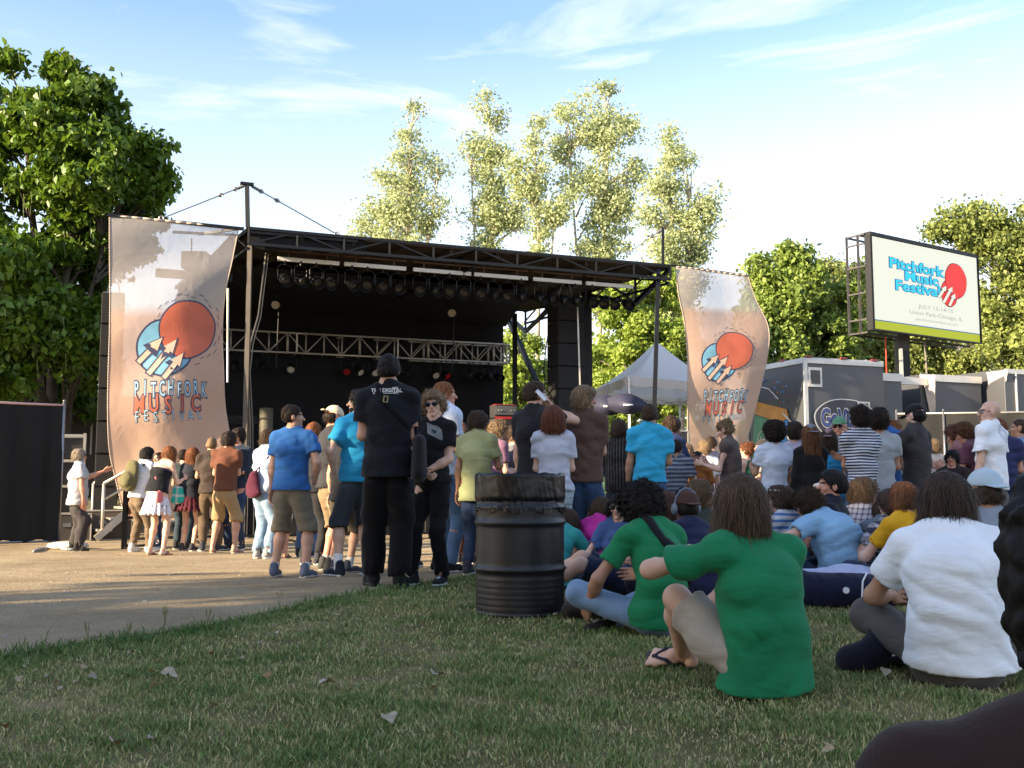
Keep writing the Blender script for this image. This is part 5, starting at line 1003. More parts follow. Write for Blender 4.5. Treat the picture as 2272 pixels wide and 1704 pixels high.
def surf(prims, h, k=0.03, disp=None, clips=()):
    """smooth union of the prims on a grid of step h, surface nets -> (verts, quads)"""
    lo = np.min([prim_bounds(p)[0] for p in prims if not p[7]], 0) - 3 * h; hi = np.max([prim_bounds(p)[1] for p in prims if not p[7]], 0) + 3 * h
    n = np.ceil((hi - lo) / h).astype(int) + 1; D = np.full(n, 1.0, np.float32); xs = [lo[i] + h * np.arange(n[i], dtype=np.float32) for i in range(3)]
    for p in prims:
        a, b = prim_bounds(p); mg = k + 3 * h; i0 = np.clip(np.floor((a - mg - lo) / h).astype(int), 0, n - 1); i1 = np.clip(np.ceil((b + mg - lo) / h).astype(int) + 1, 1, n)
        if (i1 <= i0).any(): continue
        sl = tuple(slice(i0[q], i1[q]) for q in range(3)); X = xs[0][sl[0]][:, None, None]; Y = xs[1][sl[1]][None, :, None]; Z = xs[2][sl[2]][None, None, :]
        d = ev(p, X, Y, Z); o = D[sl]
        if p[7]: D[sl] = np.maximum(o, -d)
        else: q = np.maximum(k - np.abs(o - d), 0) / k; D[sl] = np.minimum(o, d) - q * q * k * 0.25
    X = xs[0][:, None, None]; Y = xs[1][None, :, None]; Z = xs[2][None, None, :]
    if disp is not None: D = D + disp(X, Y, Z).astype(np.float32)
    for (q, nn) in clips: D = np.maximum(D, (X - q[0]) * nn[0] + (Y - q[1]) * nn[1] + (Z - q[2]) * nn[2])
    S = D < 0; s8 = [S[a:n[0] - 1 + a, b:n[1] - 1 + b, c:n[2] - 1 + c] for a in (0, 1) for b in (0, 1) for c in (0, 1)]
    cnt = sum(s.astype(np.int8) for s in s8); act = (cnt > 0) & (cnt < 8); I, J, K = np.nonzero(act)
    if len(I) == 0: return np.zeros((0, 3)), np.zeros((0, 4), int)
    idx = np.full(act.shape, -1, np.int32); idx[I, J, K] = np.arange(len(I)); acc = np.zeros((len(I), 3), np.float32); num = np.zeros(len(I), np.float32)
    for ax in range(3):
        for u in (0, 1):
            for v in (0, 1):
                o = [0, 0, 0]; o[(ax + 1) % 3] = u; o[(ax + 2) % 3] = v; e = list(o); e[ax] = 1
                d0 = D[I + o[0], J + o[1], K + o[2]]; d1 = D[I + e[0], J + e[1], K + e[2]]; c = (d0 < 0) != (d1 < 0); t = np.where(c, d0 / np.where(c, d0 - d1, 1), 0)
                pos = np.tile(np.array(o, np.float32), (len(I), 1)); pos[:, ax] = t; acc += pos * c[:, None]; num += c
    V = lo + h * (np.stack([I, J, K], 1) + acc / num[:, None]); Q = []
    for ax in range(3):
        b_, c_ = (ax + 1) % 3, (ax + 2) % 3; sl0 = [slice(None)] * 3; sl1 = [slice(None)] * 3; sl0[ax] = slice(0, -1); sl1[ax] = slice(1, None); cr = S[tuple(sl0)] != S[tuple(sl1)]
        P = np.stack(np.nonzero(cr), 1); ok = (P[:, b_] > 0) & (P[:, c_] > 0) & (P[:, b_] < n[b_] - 1) & (P[:, c_] < n[c_] - 1); P = P[ok]; ins = S[P[:, 0], P[:, 1], P[:, 2]]
        def g(db, dc): R_ = P.copy(); R_[:, b_] -= db; R_[:, c_] -= dc; return idx[R_[:, 0], R_[:, 1], R_[:, 2]]
        q = np.stack([g(1, 1), g(0, 1), g(0, 0), g(1, 0)], 1); q[~ins] = q[~ins][:, ::-1]; Q.append(q)
    Q = np.concatenate(Q); Q = Q[(Q >= 0).all(1)]; return V, Q
def folds(amp, seed, fz=1.0, fx=1.0, dirz=None):
    """soft waves plus sharper ridges that run in patches, like drawn cloth"""
    r = np.random.RandomState(seed); ks = []
    for i in range(7): d = r.normal(size=3); d[0] *= fx; d[2] *= fz; d /= np.linalg.norm(d); ks.append((d * (r.uniform(14, 28) if i < 2 else r.uniform(38, 85)), r.uniform(0, 6.3), r.normal(size=3) * 5.5, r.uniform(0, 6.3), i))
    def f(X, Y, Z):
        s = 0
        for (k, ph, q, p2, i) in ks:
            w = np.sin(q[0] * X + q[1] * Y + q[2] * Z + p2); a = k[0] * X + k[1] * Y + k[2] * Z + ph + 1.8 * w
            s = s + (np.sin(a) * .9 if i < 2 else (.55 - np.abs(np.sin(a * .5)) ** .7) * 1.3 * np.clip(w * 1.5 - .35, 0, 1))
        return np.minimum(s * amp * 0.62 - .18 * amp, .32 * amp)
    return f
class Acc:
    """collects (V, Q, material index) chunks into one mesh"""
    def __init__(s): s.V = []; s.Q = []; s.M = []; s.n = 0; s.R = []
    def add(s, V, Q, mi=0, rnd=0.0):
        if len(Q) == 0: return
        s.V.append(np.asarray(V, np.float32)); s.Q.append(np.asarray(Q) + s.n); s.n += len(V); s.M.append(np.full(len(Q), mi) if np.isscalar(mi) else mi); s.R.append(np.full(len(Q), rnd) if np.isscalar(rnd) else rnd)
    def mesh(s, name, mats, scale=1.0, rnd=False):
        me = np_mesh(name, np.concatenate(s.V) * scale, np.concatenate(s.Q), True, mats, np.concatenate(s.M))
        if rnd: set_rnd(me, np.concatenate(s.R))
        return me
# ---- canonical head (centre of skull at 0, face towards +y)
def make_head(seed=0, fem=False, h=0.0052):
    r = random.Random(seed); j = 0.92 if fem else 1.0 + r.uniform(-.03, .05); nl = r.uniform(-.002, .004)
    P = [E((0, -.012, .032), (.074, .092, .085)), E((0, .020, -.022), (.058 * j, .068, .078)), E((0, .038, -.066), (.043 * j, .046, .042)),
         C((-.030, .070, .030), (.030, .070, .030), .017), C((0, .086, .012), (0, .106 + nl, -.020), .0075, .0115), E((0, .104 + nl, -.024), (.0165, .011, .009)),
         C((-.040, .058, -.018), (.040, .058, -.018), .020), E((0, .079, -.090), (.018 * j, .017, .014)), C((-.019, .082, -.052), (.019, .082, -.052), .0095), C((-.045 * j, .01, -.078), (.045 * j, .01, -.078), .024),
         E((-.079, -.006, -.004), (.010, .020, .031)), E((.079, -.006, -.004), (.010, .020, .031))]
    sub = [E((-.031, .098, .007), (.019, .017, .012), sub=True), E((.031, .098, .007), (.019, .017, .012), sub=True)]
    V, Q = surf(P + sub, h, .014)
    c = V[Q].mean(1); mi = np.zeros(len(Q), int)
    lip = (np.abs(c[:, 0]) < .024) & (np.abs(c[:, 2] + .0525) < .0078 * (1 - .5 * np.abs(c[:, 0]) / .024)) & (c[:, 1] > .06); mi[lip] = 2
    brow = (np.abs(np.abs(c[:, 0]) - .033) < .019) & (np.abs(c[:, 2] - .0265 + .12 * (np.abs(c[:, 0]) - .03) ** 1) < .0045) & (c[:, 1] > .05); mi[brow] = 3
    A = Acc(); A.add(V, Q, mi)
    for s in (-1, 1):
        V, Q = surf([E((s * .031, .0765, .007), (.0135, .0125, .0105))], .004, .01); c = V[Q].mean(1); m_ = np.full(len(Q), 1); m_[((c[:, 0] - s * .031) ** 2 + (c[:, 2] - .007) ** 2 < .0058 ** 2) & (c[:, 1] > .08)] = 4; A.add(V, Q, m_)
    return np.concatenate(A.V), np.concatenate(A.Q), np.concatenate(A.M)
HEADS = [make_head(1), make_head(2), make_head(3, True), make_head(5)]
# ---- canonical hand: wrist at 0, fingers along +y, palm facing -z, thumb towards +x
def make_hand(curl, spread=0.0, tcurl=0.5, h=0.0042):
    P = [T((0, -.01, 0), (0, .035, 0), (.026, .020), (.036, .015)), T((0, .035, 0), (0, .080, .0), (.038, .014), (.040, .0125))]
    for i, (bx_, L_, r_) in enumerate([(.030, .068, .0090), (.010, .077, .0092), (-.011, .071, .0088), (-.030, .055, .0080)]):
        p = np.array([bx_, .082 - .004 * (i == 3) - .002 * (i == 0), 0.0]); a = 0; sx_ = (1.5 - i) * .10 * spread
        for q, fr in enumerate((.44, .31, .25)):
            a += curl[q] * (1 + .07 * (i - 1.5)); d = np.array([sx_ * math.cos(a), math.cos(a), -math.sin(a)]); e = p + d * L_ * fr * 1.12; P.append(C(p, e, r_ * (1 - .09 * q), r_ * (1 - .09 * (q + 1)))); p = e
    p = np.array([.024, .012, -.004]); a = .75
    for q, (ln, r_) in enumerate(((.042, .0135), (.032, .0108), (.025, .0095))):
        d = np.array([math.sin(a), math.cos(a), -.35 - .25 * q * tcurl]); d /= np.linalg.norm(d); e = p + d * ln; P.append(C(p, e, r_, r_ * .9)); p = e; a -= tcurl * .45
    return surf(P, h, .007)
HANDS = {'relax': make_hand((.25, .35, .30), .3), 'grip': make_hand((.95, 1.05, .7), 0, 1.2), 'flat': make_hand((.08, .10, .08), 1.0, .1), 'curl': make_hand((.6, .7, .5), .2, .8)}
# ---- canonical shoe: ankle above origin, toe towards +y, ground z=0
def make_shoe(kind):
    A = Acc()
    if kind in ('sneaker', 'boot'):
        P = [T((0, -.045, .045), (0, .085, .040), (.036, .040), (.046, .034), (1, 0, 0)), T((0, .085, .038), (0, .155, .032), (.046, .034), (.038, .026)), C((0, -.02, .06), (0, -.02, .11), .045, .042)]
        V, Q = surf(P, .009, .02, clips=[((0, 0, .012), (0, 0, -1))]); c = V[Q].mean(1); mi = np.zeros(len(Q), int)
        if kind == 'sneaker': mi[(np.abs(c[:, 0]) < .014) & (c[:, 1] > .03) & (c[:, 1] < .12) & (c[:, 2] > .055)] = 2
        A.add(V, Q, mi); P = [T((0, -.048, .012), (0, .06, .012), (.038, .015), (.047, .015)), T((0, .06, .012), (0, .160, .012), (.048, .015), (.038, .015))]; V, Q = surf(P, .008, .02, clips=[((0, 0, .026), (0, 0, 1)), ((0, 0, 0), (0, 0, -1))]); V = V * np.array([1.06, 1.04, 1]); A.add(V, Q, 1)
    else:   # bare foot on a thin sole with a strap (sandal)
        P = [C((0, -.035, .035), (0, .04, .045), .030, .028), T((0, .03, .035), (0, .115, .022), (.036, .024), (.044, .014)), C((0, -.02, .04), (0, -.015, .10), .030, .030)] + [C((.030 - .017 * i, .115, .020), (.031 - .017 * i, .155 - .008 * i, .016), .0115 - .001 * i, .010 - .001 * i) for i in range(5)]
        V, Q = surf(P, .007, .012); A.add(V, Q, 3)
        if kind == 'sandal':
            V, Q = surf([T((0, -.045, .005), (0, .15, .005), (.034, .010), (.044, .010))], .007, .01, clips=[((0, 0, .013), (0, 0, 1))]); A.add(V, Q, 1)
            P = [C((.0, .125, .030), (.030, .07, .052), .008), C((.030, .07, .052), (.044, .03, .02), .008), C((0, .125, .030), (-.030, .07, .045), .008), C((-.030, .07, .045), (-.042, .03, .02), .008)]; V, Q = surf(P, .006, .008); A.add(V, Q, 0)
    return np.concatenate(A.V), np.concatenate(A.Q), np.concatenate(A.M)
SHOES = {k: make_shoe(k) for k in ('sneaker', 'sandal', 'bare')}
# ---- hair (head frame)
def strands(A, n, seed, surf_pts, length, fall, width, curl=0.0, mi=0, out=.35, sub=5):
    """thin ribbons starting on the hair surface"""
    rs = np.random.RandomState(seed); k = rs.randint(0, len(surf_pts), n); P = surf_pts[k] * 0.985; O = P / (np.linalg.norm(P, axis=1)[:, None] + 1e-6)
    g = np.array([0, 0, -1.0]); d = O * out + g * fall + rs.normal(size=(n, 3)) * .35; d -= O * np.maximum((d * O).sum(1) - out * .6, 0)[:, None] * .6; d /= np.linalg.norm(d, axis=1)[:, None]
    side = np.cross(d, O); side /= (np.linalg.norm(side, axis=1)[:, None] + 1e-6); L_ = length * rs.uniform(.5, 1.2, n)[:, None]; width = width * (1.7 if n < 1500 else 1); pts = [P]; cur = P.copy(); ph = rs.uniform(0, 6.3, n)
    for q in range(sub):
        if curl: a = ph + q * 2.1; dd = d + (np.cos(a)[:, None] * side + np.sin(a)[:, None] * O) * curl
        else: dd = d + g * .12 * q + rs.normal(size=(n, 3)) * .07
        dd /= np.linalg.norm(dd, axis=1)[:, None]; cur = cur + dd * L_ / sub; pts.append(cur.copy())
    V = []; 
    for q, p in enumerate(pts): w = width * (1 - .75 * q / sub); V += [p - side * w, p + side * w]
    V = np.stack(V, 1).reshape(-1, 3); b = np.arange(n)[:, None] * 2 * (sub + 1); Q = np.concatenate([b + np.array([[2 * q, 2 * q + 1, 2 * q + 3, 2 * q + 2]]) for q in range(sub)], 0); r = np.tile(rs.uniform(-.15, .45, n), sub); A.add(V, Q, mi, r)
def make_hair(style, seed=0, fine=False):
    r = random.Random(seed * 13 + 5); h = .0065 if fine else .009; rs_ = seed
    fc = [((0, .052, .050), (0, .80, -.60))]      # keeps the face free
    sidec = ((0, .035, -.01), (0, .85, -.52))
    nz = folds(.007, seed + 3); hi = lambda X, Y, Z: .010 * np.sin(95 * X + 3 * np.sin(60 * Y + seed)) * np.sin(90 * Y + 2 * np.sin(70 * Z)) * np.sin(85 * Z + seed)
    dsp = lambda X, Y, Z: nz(X, Y, Z) + .5 * hi(X, Y, Z); A = Acc(); ns = 1600 if fine else 900
    if style == 'short':
        P = [E((0, -.014, .038), (.0785, .099, .089), clips=fc), E((0, -.035, -.01), (.0735, .074, .066), clips=[((0, -.018, 0), (0, 1, .15)), ((0, 0, -.048), (0, 0, -1))])]; V, Q = surf(P, h, .02, dsp); A.add(V, Q); strands(A, ns, seed, V[(V[:, 2] > -.02)], .032, .8, .0016, 0, out=.3)
    elif style == 'buzz':
        P = [E((0, -.012, .034), (.0765, .095, .087), clips=fc), E((0, -.035, -.01), (.073, .07, .06), clips=[((0, -.002, 0), (0, 1, .15)), ((0, 0, -.055), (0, 0, -1))])]; V, Q = surf(P, h, .02); A.add(V, Q)
    elif style in ('shaggy', 'mop', 'smooth'):
        g = .008 if style == 'mop' else 0
        P = [E((0, -.012, .040), (.090 + g, .107 + g, .093 + g), clips=[((0, .070, .045), (0, .72, -.69))]), E((0, -.03, -.02), (.088 + g, .082, .082), clips=[((0, .022, 0), (0, 1, .1)), ((0, 0, -.088), (0, 0, -1))])]; V, Q = surf(P, h, .025, lambda X, Y, Z: 1.6 * nz(X, Y, Z) + hi(X, Y, Z)); A.add(V, Q); seed == 9 or strands(A, int(ns * 2.2), seed, V[V[:, 2] > -.05], .060, 1.0, .0019, .15, out=.14) if style != 'smooth' else strands(A, 9000, seed, V, .040, 1.0, .0009, .1, out=.05)
    elif style == 'curly':
        P = [E((0, -.012, .045), (.097, .112, .100), clips=[((0, .064, .050), (0, .72, -.69))]), E((0, -.03, -.01), (.095, .088, .08), clips=[((0, .012, 0), (0, 1, .1)), ((0, 0, -.075), (0, 0, -1))])]; V, Q = surf(P, h, .02, lambda X, Y, Z: nz(X, Y, Z) + 1.8 * hi(X, Y, Z)); A.add(V, Q); strands(A, ns * 2, seed, V, .06, .1, .0020, 1.1, out=.7)
    elif style == 'afro':
        P = [E((0, -.025, .045), (.128, .128, .120), clips=[((0, .062, .045), (0, .80, -.60))]), E((0, -.035, -.02), (.118, .10, .095), clips=[((0, .01, 0), (0, 1, .1))])]; V, Q = surf(P, h, .03, lambda X, Y, Z: 1.5 * nz(X, Y, Z) + 2 * hi(X, Y, Z)); A.add(V, Q); strands(A, ns * 5, seed, V, .036, .0, .0014, 1.5, out=1.0)
    elif style in ('long', 'bob', 'verylong'):
        L_ = {'bob': .125, 'long': .19, 'verylong': .34}[style]; w = .092
        P = [E((0, -.010, .040), (.098, .108, .096), clips=[((0, .060, .040), (0, .75, -.66))]), T((0, -.030, .02), (0, -.052, -L_), (.104, .088), (w + .026, .062), clips=[((0, .028, 0), (0, 1, .05)), ((0, 0, -L_), (0, 0, -1))])]
        st = lambda X, Y, Z: .0035 * np.sin(np.arctan2(X, Y + .02) * 34 + 3 * np.sin(Z * 14) + seed) + .6 * nz(X, Y, Z)
        V, Q = surf(P, h, .02, st); A.add(V, Q); strands(A, int(ns * 3), seed, V[V[:, 2] > -L_ * .75], .12, 1.25, .0019, 0.0, out=.10, sub=6); strands(A, int(ns * .8), seed + 1, V[V[:, 2] < -L_ * .6], .05, 1.5, .0016, 0, out=.05)
    elif style == 'bun':
        P = [E((0, -.014, .038), (.081, .099, .089), clips=fc), E((0, -.035, -.01), (.076, .074, .062), clips=[((0, -.002, 0), (0, 1, .15)), ((0, 0, -.058), (0, 0, -1))]), E((0, -.085, .080), (.045, .038, .040))]; V, Q = surf(P, h, .012, lambda X, Y, Z: nz(X, Y, Z) + 1.3 * hi(X, Y, Z)); A.add(V, Q); strands(A, ns, seed, V, .05, .2, .0017, .8, out=.6)
    elif style == 'cap':   # hair showing below a cap
        P = [E((0, -.035, -.01), (.080, .078, .066), clips=[((0, -.002, 0), (0, 1, .15)), ((0, 0, -.065), (0, 0, -1)), ((0, 0, .03), (0, 0, 1))])]; V, Q = surf(P, h, .02, dsp); A.add(V, Q); strands(A, ns // 2, seed, V, .03, .8, .0016, 0, out=.3)
    return A
_hair = {}
def hair(style, seed, fine):
    k = (style, seed, fine)
    if k not in _hair: _hair[k] = make_hair(style, seed, fine)
    return _hair[k]
def make_cap(backwards=False, beret=False):
    A = Acc(); s = -1 if backwards else 1
    if beret:
        V, Q = surf([E((0, -.012, .085), (.098, .118, .038), rx=.1)], .008, .02); A.add(V, Q); V, Q = surf([T((0, .075, .072), (0, .130, .060), (.060, .010), (.045, .007))], .007, .02); A.add(V, Q); return A
    V, Q = surf([E((0, -.012, .042), (.086, .104, .094), clips=[((0, 0, .038), (0, 0, -1))])], .007, .02); A.add(V, Q)
    V, Q = surf([T((0, s * .085, .046), (0, s * .155, .034), (.062, .008), (.050, .007), (1, 0, 0))], .006, .02); A.add(V, Q, 0); V, Q = surf([E((0, -.012, .137), (.008, .008, .006))], .003, .01); A.add(V, Q); return A
CAPS = {'cap': make_cap(), 'backcap': make_cap(True), 'flatcap': make_cap(beret=True)}
def make_glasses(sun_=True):
    A = Acc()
    for s in (-1, 1):
        V, Q = surf([T((s * .031, .094, .008), (s * .033, .0935, .007), (.016 if not sun_ else .020, .0045), (.016 if not sun_ else .020, .0045), (0, 0, 1))] if 0 else [E((s * .034, .098, .009), (.031, .0065, .022))], .0035, .004); A.add(V, Q, 0)
        V, Q = surf([C((s * .058, .088, .014), (s * .079, .0, .010), .0028)], .003, .004); A.add(V, Q, 1)
    V, Q = surf([C((-.012, .103, .013), (.012, .103, .013), .0028)], .003, .004); A.add(V, Q, 1); return A
GLASSES = make_glasses()
M_eye = mat('eye_white', (.62, .60, .57), .3); M_iris = mat('eye_dark', (.03, .02, .015), .2)
def lipmat(c): return mat('lips', (min(1, c[0] * .85), c[1] * .50, c[2] * .50), .45)
# ---- inverse kinematics
def ik(a, b, l1, l2, hint):
    a = np.array(a, float); b = np.array(b, float); d = b - a; L_ = np.linalg.norm(d); mxl = (l1 + l2) * .998
    if L_ > mxl: b = a + d / L_ * mxl; d = b - a; L_ = mxl
    u = d / L_; x = (l1 * l1 - l2 * l2 + L_ * L_) / (2 * L_); hgt = math.sqrt(max(l1 * l1 - x * x, 0)); h_ = np.array(hint, float); h_ = h_ - u * (h_ @ u); h_ /= np.linalg.norm(h_) + 1e-9
    return a + u * x + h_ * hgt, b
ARM = {  # wrist relative to the shoulder (outward, forward, up), elbow hint, hand, thumb hint
 'down': ((.07, .04, -.53), (.4, -1, 0), 'relax', (-.3, 1, 0)), 'pocket': ((.04, .07, -.46), (.9, -.8, 0), None, (0, 1, 0)), 'front': ((-.12, .24, -.30), (.5, -.6, -.6), 'curl', (0, .3, 1)),
 'folded': ((-.24, .19, -.20), (.5, -.1, -.8), 'relax', (0, .2, 1)), 'phone': ((-.085, .125, .075), (.7, .3, -1), 'grip', (0, -.6, 1)), 'point': ((.05, .46, -.05), (.4, 0, -1), 'flat', (-.5, 0, 1)),
 'back': ((-.06, -.14, -.48), (1, -.3, 0), 'relax', (0, 1, 0)), 'hip': ((-.02, .10, -.36), (1, -.5, 0), 'curl', (0, 1, .3)), 'face': ((-.12, .20, .06), (.7, .2, -1), 'flat', (0, -.5, 1)), 'mid': ((-.02, .30, -.20), (.3, -.3, -1), 'curl', (0, 0, 1)),
 'cross_low': ((-.17, .17, -.40), (.8, -.5, -.1), 'curl', (-.4, .8, .3)), 'straps': ((-.05, .12, -.08), (.5, .1, -1), 'grip', (0, 0, 1)), 'kneerest': ((.02, .36, -.24), (.6, -.2, -.6), 'relax', (0, 0, 1)), 'prop': ((.16, -.16, -.50), (.3, -1, 0), 'flat', (0, 1, 0))}
LEGS = {  # ankle relative to the person's origin (outward, forward, up), knee hint
 'stand': ((.10, 0.0, .085), (.15, 1, 0)), 'apart': ((.17, 0.0, .085), (.2, 1, 0)), 'fwd': ((.11, .17, .085), (.1, 1, 0)), 'behind': ((.10, -.16, .085), (.1, 1, 0)), 'close': ((.05, .02, .085), (0, 1, 0)),
 'knee_up': ((.14, .46, .085), (.1, .2, 1)), 'crossed': ((-.10, .34, .06), (1, .4, .42)), 'tucked': ((.02, .26, .06), (1, .3, .10)), 'out': ((.16, .80, .06), (0, 0, 1)), 'lowknee': ((.20, .56, .085), (.1, .2, 1))}
def person(label, px, py_top, d, yaw=0, pose='stand', arms=('down', 'down'), legs=('stand', 'stand'), skin=(.50, .30, .21), top=None, bottom=None, hairs=('short', (.03, .02, .012)), fem=False, fat=1.0, lean=(0, 0, 0, 0), side=0.0, twist=0.0,
           headyaw=0.0, headpitch=0.0, headroll=0.0, cap=None, glasses=None, shoes=('sneaker', (.04, .04, .05), (.6, .6, .58), (.5, .5, .5)), res=None, H=None, seed=0, group='festival crowd', py_feet=None, z0=None, socks=None, clip_legs=False, extras=None, hires=False, face_s=1.0, pelvis=None, loc=None, rot=None):
    head_at = at(px, py_top, d); g = gz(d) if z0 is None else z0
    sitting = pose == 'sit'
    s = None
    rng = random.Random(seed * 7 + int(px)); res = res or (.011 if hires else (.015 if d < 11.5 else .019))
    root = empty('person', loc or (head_at.x, d, g), 0, label, 'person', None if group is None else group); root.rotation_euler = rot or (0, 0, R(yaw))
    pz = pelvis[2] if pelvis else (.115 if sitting else .95)
    P0 = np.array([pelvis[0] if pelvis else 0, pelvis[1] if pelvis else 0, pz]); sd = math.radians(side)
    def dr(a): a = math.radians(a); return np.array([math.sin(sd), math.sin(a) * math.cos(sd), math.cos(a) * math.cos(sd)])
    dW, dC, dN, dH = dr(lean[0]), dr(lean[1]), dr(lean[2]), dr(lean[3]); W = P0 + dW * .16; Cc = W + dC * .17; Nb = Cc + dN * .20; Hd = Nb + dH * .125
    tw = math.radians(twist); SX = np.array([math.cos(tw), math.sin(tw), 0]); HX = np.array([1, 0, 0]); FX = np.array([-math.sin(tw), math.cos(tw), 0])
    tl_ = float(Hd[2]) + .118 * face_s + (.015 if hairs and hairs[0] != 'buzz' else .0) + (.03 if hairs and hairs[0] == 'afro' else 0); s = (H / 1.75 if not sitting else H) if H else min(1.3, max(.62, (head_at.z - g) / tl_))
    if loc is None: cy_, sy_ = math.cos(R(yaw)), math.sin(R(yaw)); ox, oy = (Hd[0] * cy_ - Hd[1] * sy_) * s, (Hd[0] * sy_ + Hd[1] * cy_) * s; root.location = (at(px, py_top + 20, d + oy).x - ox, d, g)
    print('%-60s s=%.2f' % (label[:60], s)) if s > 1.12 or s < .88 else None
    sw = (.148 if fem else .168) * (1 + .3 * (fat - 1)); S = {k: Nb - dN * .080 + SX * sw * k for k in (-1, 1)}
    hw = .088 if fem else .080
    f = fat * .95; J = {}
    for k, an in ((-1, arms[0]), (1, arms[1])):
        a = ARM[an] if isinstance(an, str) else an; off = a[0]; wr_ = S[k] + SX * off[0] * k + FX * off[1] + np.array([0, 0, off[2]]); hint = SX * a[1][0] * k + FX * a[1][1] + np.array([0, 0, a[1][2]]); e, w_ = ik(S[k], wr_, .285, .25, hint); J['e', k] = e; J['w', k] = w_; J['h', k] = a[2]; th = a[3]; J['t', k] = SX * th[0] * k + FX * th[1] + np.array([0, 0, th[2]])
    for k, ln in ((-1, legs[0]), (1, legs[1])):
        a = LEGS[ln] if isinstance(ln, str) else ln; hp = P0 + HX * hw * k - np.array([0, 0, .02]); an_ = np.array([a[0][0] * k, a[0][1], a[0][2]]); kn, an2 = ik(hp, an_, .44, .43, (a[1][0] * k, a[1][1], a[1][2])); J['hip', k] = hp; J['k', k] = kn; J['a', k] = an2; J['toe', k] = a[2] if len(a) > 2 else None
    # ---------- body (one continuous surface) + head + hands
    wf = .88 if fem else 1.0; hf = 1.06 if fem else 1.0; rl = .9 if fem else 1.0; al = (.82 if fem else .94) * (1 + .4 * (f - 1))
    trap = [C(Nb + dH * .015, S[k] * .80 + Nb * .20, .050, .046) for k in (-1, 1)]
    torso = trap + [T(P0, W, (.142 * hf * f, .098 * f), (.128 * wf * f, .092 * f), HX), T(W, Cc, (.128 * wf * f, .092 * f), (.148 * wf * f, .108 * f), SX), T(Cc, Nb - dN * .055, (.148 * wf * f, .108 * f), (.112 * wf, .070), SX), C(S[-1] * .97 + Nb * .03, S[1] * .97 + Nb * .03, .040)]
    bd = list(torso) + [C(Nb - dN * .05, Hd - dH * .055, .056 * (.9 if fem else 1), .050 * (.9 if fem else 1))]
    for k in (-1, 1):
        e, w_ = J['e', k], J['w', k]; m_ = e * .72 + w_ * .28; bd += [C(S[k], e, .047 * al, .036 * al), C(e, m_, .036 * al, .038 * al), C(m_, w_, .038 * al, .0245 * al)]
        hp, kn, an_ = J['hip', k], J['k', k], J['a', k]; cm = kn * .68 + an_ * .32; back = np.cross(kn - hp, HX); back = back / (np.linalg.norm(back) + 1e-6); cb = cm - back * .018 * (1 if back @ np.array([0, 1, 0]) > 0 else -1) * 0
        bd += [C(hp, kn, .076 * f ** .7, .050 * f ** .5), C(kn, cm, .052 * rl, .054 * rl * f ** .4), C(cm, an_, .054 * rl * f ** .4, .033)]
    A = Acc(); V, Q = surf(bd, res, .035); A.add(V, Q, 0)
    # head
    Rh = Matrix.Rotation(R(yaw * 0) + R(headyaw) + tw, 3, 'Z') @ Matrix.Rotation(R(-headpitch), 3, 'X') @ Matrix.Rotation(R(headroll), 3, 'Y'); Rn = np.array(Rh); hs_ = .985 * face_s
    hv, hq, hm = HEADS[2 if fem else (seed % 2 if seed % 3 else 3)]
    tf = lambda V_: (V_ * hs_) @ Rn.T + Hd; A.add(tf(hv), hq, hm)
    for k in (-1, 1):
        if not J['h', k]: continue
        y = J['w', k] - J['e', k]; y /= np.linalg.norm(y); x = J['t', k]; x = x - y * (x @ y); x /= np.linalg.norm(x) + 1e-9; z = np.cross(x, y); V, Q = HANDS[J['h', k]]; V = V * (.92 if fem else 1.0)
        if k == 1: A.add(V[:, :1] * x + V[:, 1:2] * y - V[:, 2:3] * z + J['w', k], Q[:, ::-1])
        else: A.add(V[:, :1] * x + V[:, 1:2] * y + V[:, 2:3] * z + J['w', k], Q)
    sm = skinmat(skin); hm_ = hairmat(hairs[1]) if hairs else M_iris
    link('body', A.mesh('body', [sm, M_eye, lipmat(skin), hm_, M_iris], s), root)
    if hairs:
        hA = hair(hairs[0], hairs[2] if len(hairs) > 2 else seed % 3, d < 7.5 or hires); B = Acc(); [B.add(tf(v), q, m__, r__) for v, q, m__, r__ in zip(hA.V, [q - o for q, o in zip(hA.Q, np.cumsum([0] + [len(v) for v in hA.V[:-1]]))], hA.M, hA.R)]
        link('hair', B.mesh('hair', [hm_], s, True), root)
        if 'beard' in (hairs[3] if len(hairs) > 3 else ''):
            V, Q = surf([E((0, .040, -.072), (.052, .056, .046), clips=[((0, .0, -.036), (0, 0, 1)), ((0, .02, 0), (0, -1, 0))]), C((-.02, .094, -.038), (.02, .094, -.038), .006)], .006, .01, folds(.004, 3)); V = V * hs_; link('beard', np_mesh('beard', ((V) @ Rn.T + Hd) * s, Q, True, [hm_]), root)
    if cap:
        cA = CAPS[cap[0]]; B = Acc(); [B.add(tf(v * 1.02), q - o, m__) for v, q, o, m__ in zip(cA.V, cA.Q, np.cumsum([0] + [len(v) for v in cA.V[:-1]]), cA.M)]; link('cap', B.mesh('cap', [cloth(cap[1])], s), root)
        if len(cap) > 2:
            V, Q = surf([E((0, -.012, .042), (.088, .106, .096), clips=[((0, 0, .034), (0, 0, -1)), ((0, 0, .056), (0, 0, 1))]), E((0, -.012, .042), (.080, .098, .088), sub=True)], .005, .01); link('cap_band', np_mesh('cap_band', tf(V) * s, Q, True, [cloth(cap[2])]), root)
